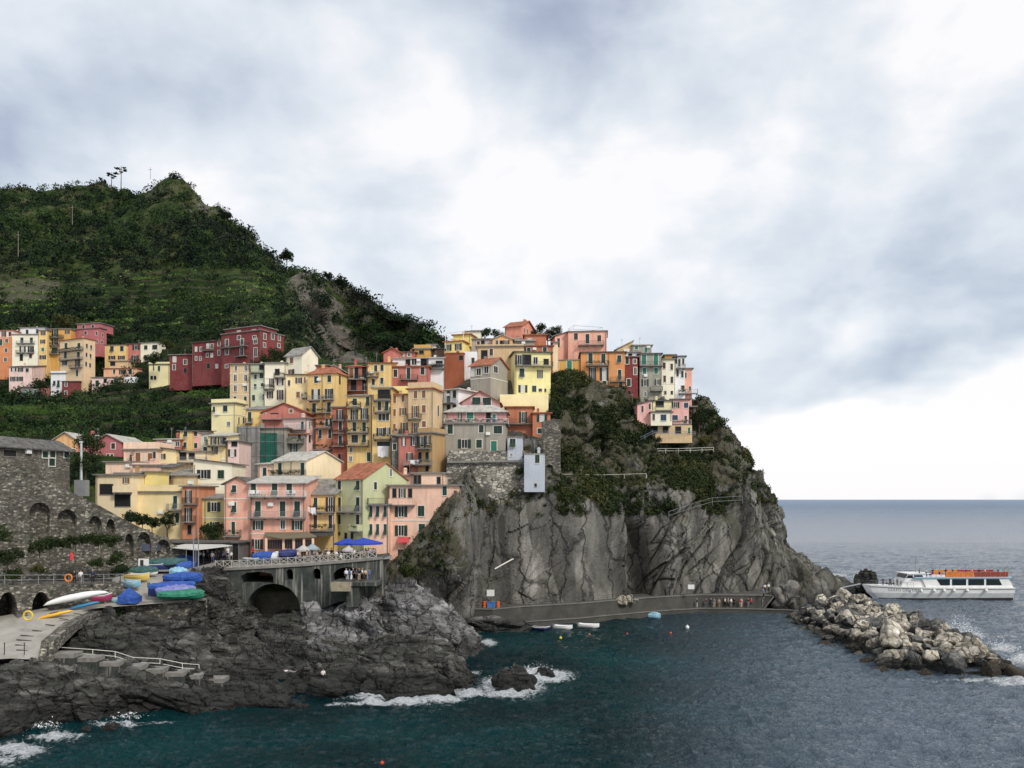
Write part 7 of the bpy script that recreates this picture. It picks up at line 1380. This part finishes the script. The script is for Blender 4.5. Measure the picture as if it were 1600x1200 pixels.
parasol(488, 872, 122, 1.1, 2.2, plain('parasol_grey', (0.30, 0.36, 0.38)), 'pale grey parasol above the terrace crowd at left'); parasol(474, 873, 121, 1.1, 2.1, plain('parasol_cream', (0.45, 0.44, 0.41)), 'white parasol beside the veranda')
boat(414, 877, 119.4, 3.4, 6, 'blue', 'blue', 'blue tarped boat behind the terrace railing at left', tarp='blue', Hh=0.7); boat(433, 876, 119.6, 2.6, 3, 'white', 'white', 'white covered boat behind the terrace railing', tarp='white', Hh=0.6); boat(450, 876, 119.3, 2.6, 12, 'navy', 'blue', 'dark blue tarped boat before the veranda', tarp='dblue', Hh=0.9); boat(397, 878.5, 119.0, 3.0, 4, 'teal', 'green', 'sea green boat behind the terrace railing, leftmost', Hh=0.5)
# ---------------------------------------------------------------- ferry
fy = empty('ferry', P(1460, 935, 182)); fy.location.z = 0; tag(fy, 'white passenger ferry with orange side panels on its top deck', 'ferry'); fy.rotation_euler[2] = math.radians(1.5)
Lf = 32.6; rings = []; n = 26
for i in range(n+1):
    s = i/n; x = -Lf/2+Lf*s; bw = 3.1*min(1, (max(0.0, s)/0.38)**0.62+0.01) if s < 0.38 else 3.1-0.25*max(0, s-0.8); top = 2.65+0.55*(1-s)**3; kx = 3.8*(1-min(1, s/0.30))**1.5
    rings.append([(x+kx*0.0, -bw, top), (x+kx*0.28, -bw*0.93, 1.4), (x+kx*0.72, -bw*0.72, 0.2), (x+kx, 0, -0.9), (x+kx*0.72, bw*0.72, 0.2), (x+kx*0.28, bw*0.93, 1.4), (x+kx*0.0, bw, top), (x, 0, top-0.05)])
m = MB(); m.loft(rings); m.build('hull', pm('white'), fy)
m = MB(); m.loft([[(x, y*1.012-0.0, z) for x, y, z in ((r[2][0], r[2][1]*1.02, 0.42), (r[2][0], r[2][1]*1.0, -0.3), (r[4][0], r[4][1]*1.0, -0.3), (r[4][0], r[4][1]*1.02, 0.42))] for r in rings[1:]]); m.build('boot_stripe', plain('boot_black', (0.02, 0.015, 0.015), 0.5), fy)
m = MB()
for sgn in (-1, 1): m.path([(r[0][0], sgn*(abs(r[0][1])+0.02), r[0][2]-0.35-0.0) for r in rings[1:]], 0.06, 5)
m.build('rubbing_strake', pm('grey'), fy)
m = MB(); m.prism([(-3.2, 2.6), (16.2, 2.6), (15.0, 4.75), (-4.2, 4.75)], -2.6, 2.6); m.build('cabin', pm('white'), fy)
for x0, x1 in ((-0.9+0.3, 2.0), (2.5, 5.6), (6.1, 9.6), (10.1, 13.6)):
    for sgn in (-1, 1):
        m = MB(); sl_ = 0.55 if x0 < 0 else 0; sr = 0.7 if x1 > 13 else 0; y = sgn*2.62; y2 = sgn*2.68
        m.poly([(x0+sl_, y, 3.15), (x1, y, 3.15), (x1-sr, y, 4.5), (x0-0.0-sl_*0.6, y, 4.5), (x0+sl_, y2, 3.15), (x1, y2, 3.15), (x1-sr, y2, 4.5), (x0-sl_*0.6, y2, 4.5)], [(0, 3, 2, 1), (4, 5, 6, 7), (0, 1, 5, 4), (1, 2, 6, 5), (2, 3, 7, 6), (3, 0, 4, 7)]); m.build('side_window', M_glass, fy)
m = MB(); m.box(-6.0, 15.6, -2.95, 2.95, 4.75, 4.95); m.build('roof_deck', pm('lblue'), fy)
wh = MB(); wh.prism([(-8.8, 2.7), (-2.0, 2.7), (-2.4, 5.6), (-7.0, 5.6), (-7.6, 4.6)], -2.2, 2.2); wh = wh.build('wheelhouse', pm('white'), fy); m = MB()
m.prism([(-7.5, 4.7), (-6.0, 4.7), (-6.0, 5.35), (-7.05, 5.35)], -2.24, -2.2); m.prism([(-5.8, 4.7), (-3.6, 4.7), (-3.9, 5.35), (-5.8, 5.35)], -2.24, -2.2); m.build('side_window', M_glass, wh); m = MB(); m.poly([(-7.62, -2.0, 4.7), (-7.62, 2.0, 4.7), (-7.2, 2.0, 5.4), (-7.2, -2.0, 5.4)], [(0, 3, 2, 1)]); m.build('windscreen', M_glass, wh); m = MB(); m.box(-7.4, -2.0, -2.4, 2.4, 5.6, 5.72); m.build('roof', pm('white'), wh)
for x0, x1, c in ((0.9, 7.2, (0.62, 0.17, 0.02)), (7.3, 14.8, (0.28, 0.035, 0.015))):
    for sgn in (-1, 1): m = MB(); m.box(x0, x1, sgn*2.85-0.04, sgn*2.85+0.04, 5.0, 6.05); m.build('side_panel', plain('panel_%d' % int(x0*10), c, 0.7, var=0.35, scale=3), fy)
m = MB(); m.box(-2.2, 0.8, -2.86, -2.78, 5.0, 5.5); m.build('side_panel', pm('white'), fy)
for sgn in (-1, 1): bars('deck_rail', [((-4.5, sgn*2.9, 6.1), (15.2, sgn*2.9, 6.1))]+[((x, sgn*2.9, 4.95), (x, sgn*2.9, 6.1)) for x in np.arange(-4.5, 15.3, 1.1)], 0.03, M_rail, fy)
bars('bow_rail', [((rings[i][0][0]+.2, -abs(rings[i][0][1])+.1, rings[i][0][2]), (rings[i][0][0]+.2, -abs(rings[i][0][1])+.1, rings[i][0][2]+0.9)) for i in range(1, 9)]+[((rings[i][0][0]+.2, -abs(rings[i][0][1])+.1, rings[i][0][2]+0.9), (rings[i+1][0][0]+.2, -abs(rings[i+1][0][1])+.1, rings[i+1][0][2]+0.9)) for i in range(1, 8)], 0.03, M_rail, fy)
bars('mast', [((-4.2, 0, 5.7), (-4.2, 0, 9.6)), ((-4.7, 0, 7.4), (-3.7, 0, 7.4)), ((-4.2, -0.5, 8.2), (-4.2, 0.5, 8.2))], 0.06, M_rail, fy)
for x in (-7.2, -4.8, -1.9, 0.3, 2.5, 5.4, 9.6):
    m = MB(); m.loft([[(0.36*math.cos(a)*math.cos(b), 0.36*math.sin(a)*math.cos(b), 0.42*math.sin(b)) for a in [2*math.pi*j/10 for j in range(10)]] for b in [-1.5+3.0*i/6 for i in range(7)]]); m.bar((0, 0, 0.4), (0, 0.2, 0.9), 0.03, 4); o = m.build('fender', pm('white'), fy, True); o.location = (x, -3.42, 2.05)
m = MB(); m.bar((-16.6, 0, 3.2), (-21.0, 0.5, 2.2), 0.22, 4); m.build('gangway', M_rail, fy)
tx = bpy.data.curves.new('lettering', 'FONT'); tx.body = 'GOLFO DEI POETI'; tx.size = 0.85; tx.extrude = 0.01; t = bpy.data.objects.new('t', tx); C.objects.link(t); me = bpy.data.meshes.new_from_object(t.evaluated_get(bpy.context.evaluated_depsgraph_get())); bpy.data.objects.remove(t)
me.transform(Matrix.Rotation(math.radians(90), 4, 'X')); me.materials.clear(); lt = link_mesh('lettering', me, plain('letter_navy', (0.05, 0.05, 0.10)), fy); lt.location = (-12.0, -3.02, 1.95); lt.rotation_euler[2] = math.radians(-9)
for i in range(20):
    x = -4.0+i*0.98; y = -2.2 if i % 3 else -1.2; v = fy.matrix_basis @ Vector((x, y, 5.0 if x > -1 else 5.0)); a = ('black', 'white', 'red', 'navy', 'grey', 'beige', 'black')[i % 7]
    person(v, pr.uniform(0, 360), ('stand', 'talk', 'sit')[i % 3], a, 'black', 'passenger in %s %s on the top deck, %s' % (a, ('standing', 'gesturing', 'seated')[i % 3], ('behind the wheelhouse' if i < 5 else 'along the orange panels' if i < 12 else 'along the dark red panels')), 'passengers on the ferry')
for i in range(6):
    v = fy.matrix_basis @ Vector((-12.0+i*0.75, -0.9-0.1*i, 2.95)); person(v, 80*i, ('stand', 'sit')[i % 2], ('black', 'grey', 'navy')[i % 3], 'black', 'passenger on the foredeck of the ferry, %s' % ('nearest the bow', 'second from the bow', 'third from the bow', 'fourth from the bow', 'fifth from the bow', 'next to the wheelhouse')[i], 'passengers on the ferry')
# ---------------------------------------------------------------- trees and single shrubs
M_bark = plain('bark', (0.07, 0.05, 0.035), 0.9, var=0.3)
def tree(px, py, D, h, r, label, kind='tree', trunk=0.45, tint=0.4, n=None, leaf=None, name=None, squash=0.85, cat='tree', seed=0):
    bush = cat == 'bush'; trunk = 0.02 if bush else trunk; root = empty(name or 'tree', P(px, py, D)); tag(root, label, cat); rs = random.Random(int(px*13+py)); m = MB(); th = h*trunk
    m.bar((0, 0, -0.8), (0.05*h*rs.uniform(-1, 1), 0, th), 0.035*h+0.03, 8, 0.022*h); top = Vector((0, 0, th)); cs = []; nb = 7
    for i in range(nb):
        a = 2*math.pi*i/nb+rs.random(); e = top+Vector((math.cos(a)*r*0.55, math.sin(a)*r*0.55, (h-th)*rs.uniform(0.15, 0.75))); m.bar(top-Vector((0, 0, th*0.2)), e, 0.015*h, 5, 0.006*h); cs.append(e)
    cs.append(Vector((0, 0, h-r*0.45))); cs.append(Vector((0, 0, th+(h-th)*0.4))); m.build('trunk', M_bark, root)
    lf = leaf or 0.05*r+0.06; leaves('crown', [tuple(c) for c in cs], r*0.52, lf, n or 170, M_leaf2, squash=squash, tint=tint, parent=root, seed=int(px+py)); return root
TR = [(330,862,128.2,4.6,2.2,'leafy green tree in front of the olive yellow house',.35),(302,868,128.8,2.6,1.2,'small dark tree beside the orange tower',.2),(262,838,129.5,4.0,1.3,'upright dark tree before the blank yellow wall',.3),
 (425,583,229,7.5,3.8,'round tree against the right corner of the red hotel',.45),(405,590,229.5,5.0,2.8,'lower bushy tree in front of the red hotel',.4),(98,516,316,6,4.5,'light green tree above the ochre hamlet house',.75),
 (240,575,262,5.5,3.2,'bushy tree beside the small dark red house',.4),(262,548,272,4,3,'pale green shrubby tree left of the long red wing',.7),(128,598,291,5,3.2,'bush between the hamlet houses',.3),(62,612,289,4.5,3.2,'dark bush beside the pink hamlet house',.3),(230,618,270,5.5,3.6,'dark tree before the yellow parapet house',.3),
 (1092,672,187,4.6,2.6,'dark tree behind the pink headland house',.3),(1106,668,191,5.2,2.6,'tree right of the concrete pillars',.35),(1120,684,190,4.6,2.6,'green tree on the seaward edge of the headland',.45),(1134,700,192,3.6,2.2,'low tree at the top of the seaward slope',.4),(1103,700,184,3.0,2.0,'yellowish round bush below the headland trees',.85),(1148,722,190,3,1.8,'wind-bent shrub on the cliff shoulder',.3),
 (878,628,176,3.6,2.8,'dark round shrub mass under the ochre house',.12),(900,640,176,3.0,2.4,'dark shrub under the orange house, right of the round one',.15),(945,640,179,3.0,2.4,'dark green hedge clump below the long orange house',.15),(975,648,181,2.6,2.0,'dark shrub below the deep red house',.2),
 (758,534,201,3.6,2.0,'roof garden tree on the skyline left of the salmon gable',.3),(778,534,202,3.0,1.8,'second roof garden tree on the skyline',.3),(842,536,203,5.0,2.2,'tree behind the rounded terrace house',.3),(868,538,204,4.6,2.0,'palm-like tree left of the peach roof rail house',.35),(856,540,205,4.2,1.8,'dark tree between two skyline trees',.3),
 (448,412,446,7,4.5,'round tree standing on the ridge above the crag',.3),(512,438,424,4,3,'small dark tree on the right ridge, upper',.1),(531,450,419,4.5,3,'small dark tree on the right ridge, lower',.1),(352,345,508,6,4.5,'dark clump on the rocky shoulder right of the summit',.1),
 (812,748,150.6,2.6,1.6,'blue green shrub under the bastion',.35),(745,800,141,2.4,1.8,'blue green agave-like shrub on the cliff slope',.5),(640,905,121,2.0,1.6,'scrubby bush at the foot of the grassy slope',.6),(205,822,121.5,2.2,1.4,'hedge bush behind the sloping wall, left',.25),(222,826,122.5,2.2,1.4,'hedge bush behind the sloping wall, second',.25),(238,830,123.5,2.2,1.4,'hedge bush behind the sloping wall, third',.25),(182,985,103.3,2.6,1.5,'dark shrub hanging at the platform wall corner',.15),
 (142,720,124,4.5,2.3,'green tree right of the tall flue pipe',.5),(133,745,123,3.5,2.0,'lower shrub under the flue pipe tree',.4)]
for px, py, D, h, r, lb, tn in TR: tree(px, py, D, h, r, lb, tint=tn, trunk=0.3, leaf=(0.05*r+0.05)*(1 if D < 300 else 1.5))
for px, py, D, h, lb in ((189, 291, 602, 15, 'tall umbrella pine on the ridge left of the summit'), (174, 292, 606, 11, 'smaller pine on the ridge beside the tall one'), (160, 294, 610, 8, 'lowest dark pine at the left of the ridge pines')):
    root = empty('pine_tree', P(px, py, D)); tag(root, lb, 'pine tree'); m = MB(); m.bar((0, 0, -3), (0.3, 0, h), 0.35, 7, 0.15); rs = random.Random(int(px)); cs = []
    for i in range(9): a = rs.uniform(0, 6.28); z = h*rs.uniform(0.55, 1.0); q = Vector((math.cos(a)*h*0.27*(1.3-z/h*0.6), math.sin(a)*2, z)); m.bar((0.2, 0, z-1), q, 0.12, 5); cs.append(tuple(q))
    m.build('trunk', M_bark, root); leaves('crown', cs, h*0.11, 0.45, 60, M_leaf, squash=0.5, tint=0.05, parent=root, seed=3)
# bushes along the foot of the blind arches
BS = [(62,862,101.2,1.5),(78,858,102,1.3),(98,856,103.2,1.1),(118,852,104.2,1.2),(140,850,105.4,1.3),(158,852,106.4,1.5),(176,854,107.4,1.4),(182,880,106.8,1.4),(188,900,106.2,1.3),(12,880,97.5,1.8),(-5,850,97.2,2.0),(20,905,97.6,1.2),(60,895,100,1.0),(150,885,104.6,1.0)]
LB = ['by the first tall arch','between the tall arches','under the second tall arch, left','under the second tall arch, right','under the third small arch','right of the third small arch','under the fourth small arch','hanging low at the wall foot','lowest at the wall foot near the railing','with spiky leaves at the left edge','high at the left edge','just above the railing at far left','low before the first tall arch','low in the middle of the wall foot']
for (px, py, D, r), s_ in zip(BS, LB): tree(px, py, D, r*1.1, r, 'bush '+s_, trunk=0.02, tint=pr.choice([0.3, 0.45, 0.8, 0.5]), cat='bush', name='bush', n=110)
# poles on the hill
for x, y0, y1, D, lb in ((113, 347, 320, 500, 'thin pale utility pole on the hillside, right one'), (28.5, 397, 362, 450, 'thin pale utility pole on the hillside, left one'), (235, 276, 261, 562, 'small iron cross on the summit')):
    a = P(x, y0+4, D); b = P(x, y1, D); m = MB(); m.bar(a, b, 0.2, 6, 0.14); t0 = b-Vector((0, 0, 1.8)); m.bar(t0-Vector((1.3, 0, 0)), t0+Vector((1.3, 0, 0)), 0.15, 5); tag(m.build('utility_pole' if D < 520 else 'summit_cross', M_pipe if D < 520 else M_rail), lb, 'pole' if D < 520 else 'cross')
# laundry
def laundry(px0, px1, y0, y1, D, label, mat=None):
    a = P(px0, y0, D); b = P(px1, y1, D); n = 12; m = MB(); top = []; bot = []
    for i in range(n+1): x = a.x+(b.x-a.x)*i/n; o = 0.06*math.sin(i*1.9); top.append((x, D, a.z)); bot.append((x, D-o-0.05, b.z+0.12*math.sin(i*0.9)))
    m.poly(top+bot, [(i, i+1, n+2+i, n+1+i) for i in range(n)]); m.poly([(x, y+0.03, z) for x, y, z in top+bot], [(i+1, i, n+1+i, n+2+i) for i in range(n)]); o = m.build('laundry', mat or M_cloth_w); tag(o, label, 'laundry')
laundry(590, 607, 697, 714, 154.2, 'big white sheets hanging below the golden loggia house'); laundry(641, 654, 719, 725, 149.3, 'white washing on the coral red balcony'); laundry(477, 484, 792, 800, 127.2, 'white cloths hanging between pink and yellow houses, left'); laundry(485, 493, 793, 803, 127.4, 'grey white cloth hanging between pink and yellow houses, right'); laundry(654, 667, 668, 675, 154, 'white cloths on the ledge above the coral red house'); laundry(769, 773, 653, 661, 159.2, 'blue cloth on the mauve terrace line', plain('blue_cloth', (0.03, 0.08, 0.35))); laundry(774, 777, 654, 660, 159.2, 'small white cloth on the mauve terrace line')
# white chairs
def chair(loc, rz, label, group):
    root = empty('chair', loc, rz); tag(root, label, 'chair', group); m = MB(); m.box(-.25, .25, -.25, .25, .40, .45); m.build('seat', M_white, root); m = MB(); m.box(-.25, .25, .22, .27, .45, .95); m.build('backrest', M_white, root)
    for x in (-.22, .22):
        for y in (-.22, .22): q = MB(); q.bar((x, y, 0), (x, y, .42), .025, 4); q.build('leg', M_white, root)
    return root
for i, x in enumerate((392, 396, 404, 409, 414, 452, 460)):
    v = P(x, 775.5, 125.4); chair(v, 0.5*i, ('white plastic chair on the top pink balcony, %s' % ('first from left', 'second from left', 'third from left', 'fourth from left', 'fifth from left', 'sixth, near the right end', 'last at the right end')[i]), 'white chairs on the pink balcony')
for i, x in enumerate((706, 710, 715, 730, 737)):
    v = P(x, 661.5, 159.8); chair(v, 0.7*i, ('white chair on the mauve terrace, %s' % ('first from left', 'second from left', 'third from left', 'fourth from left', 'rightmost')[i]), 'white chairs on the mauve terrace')
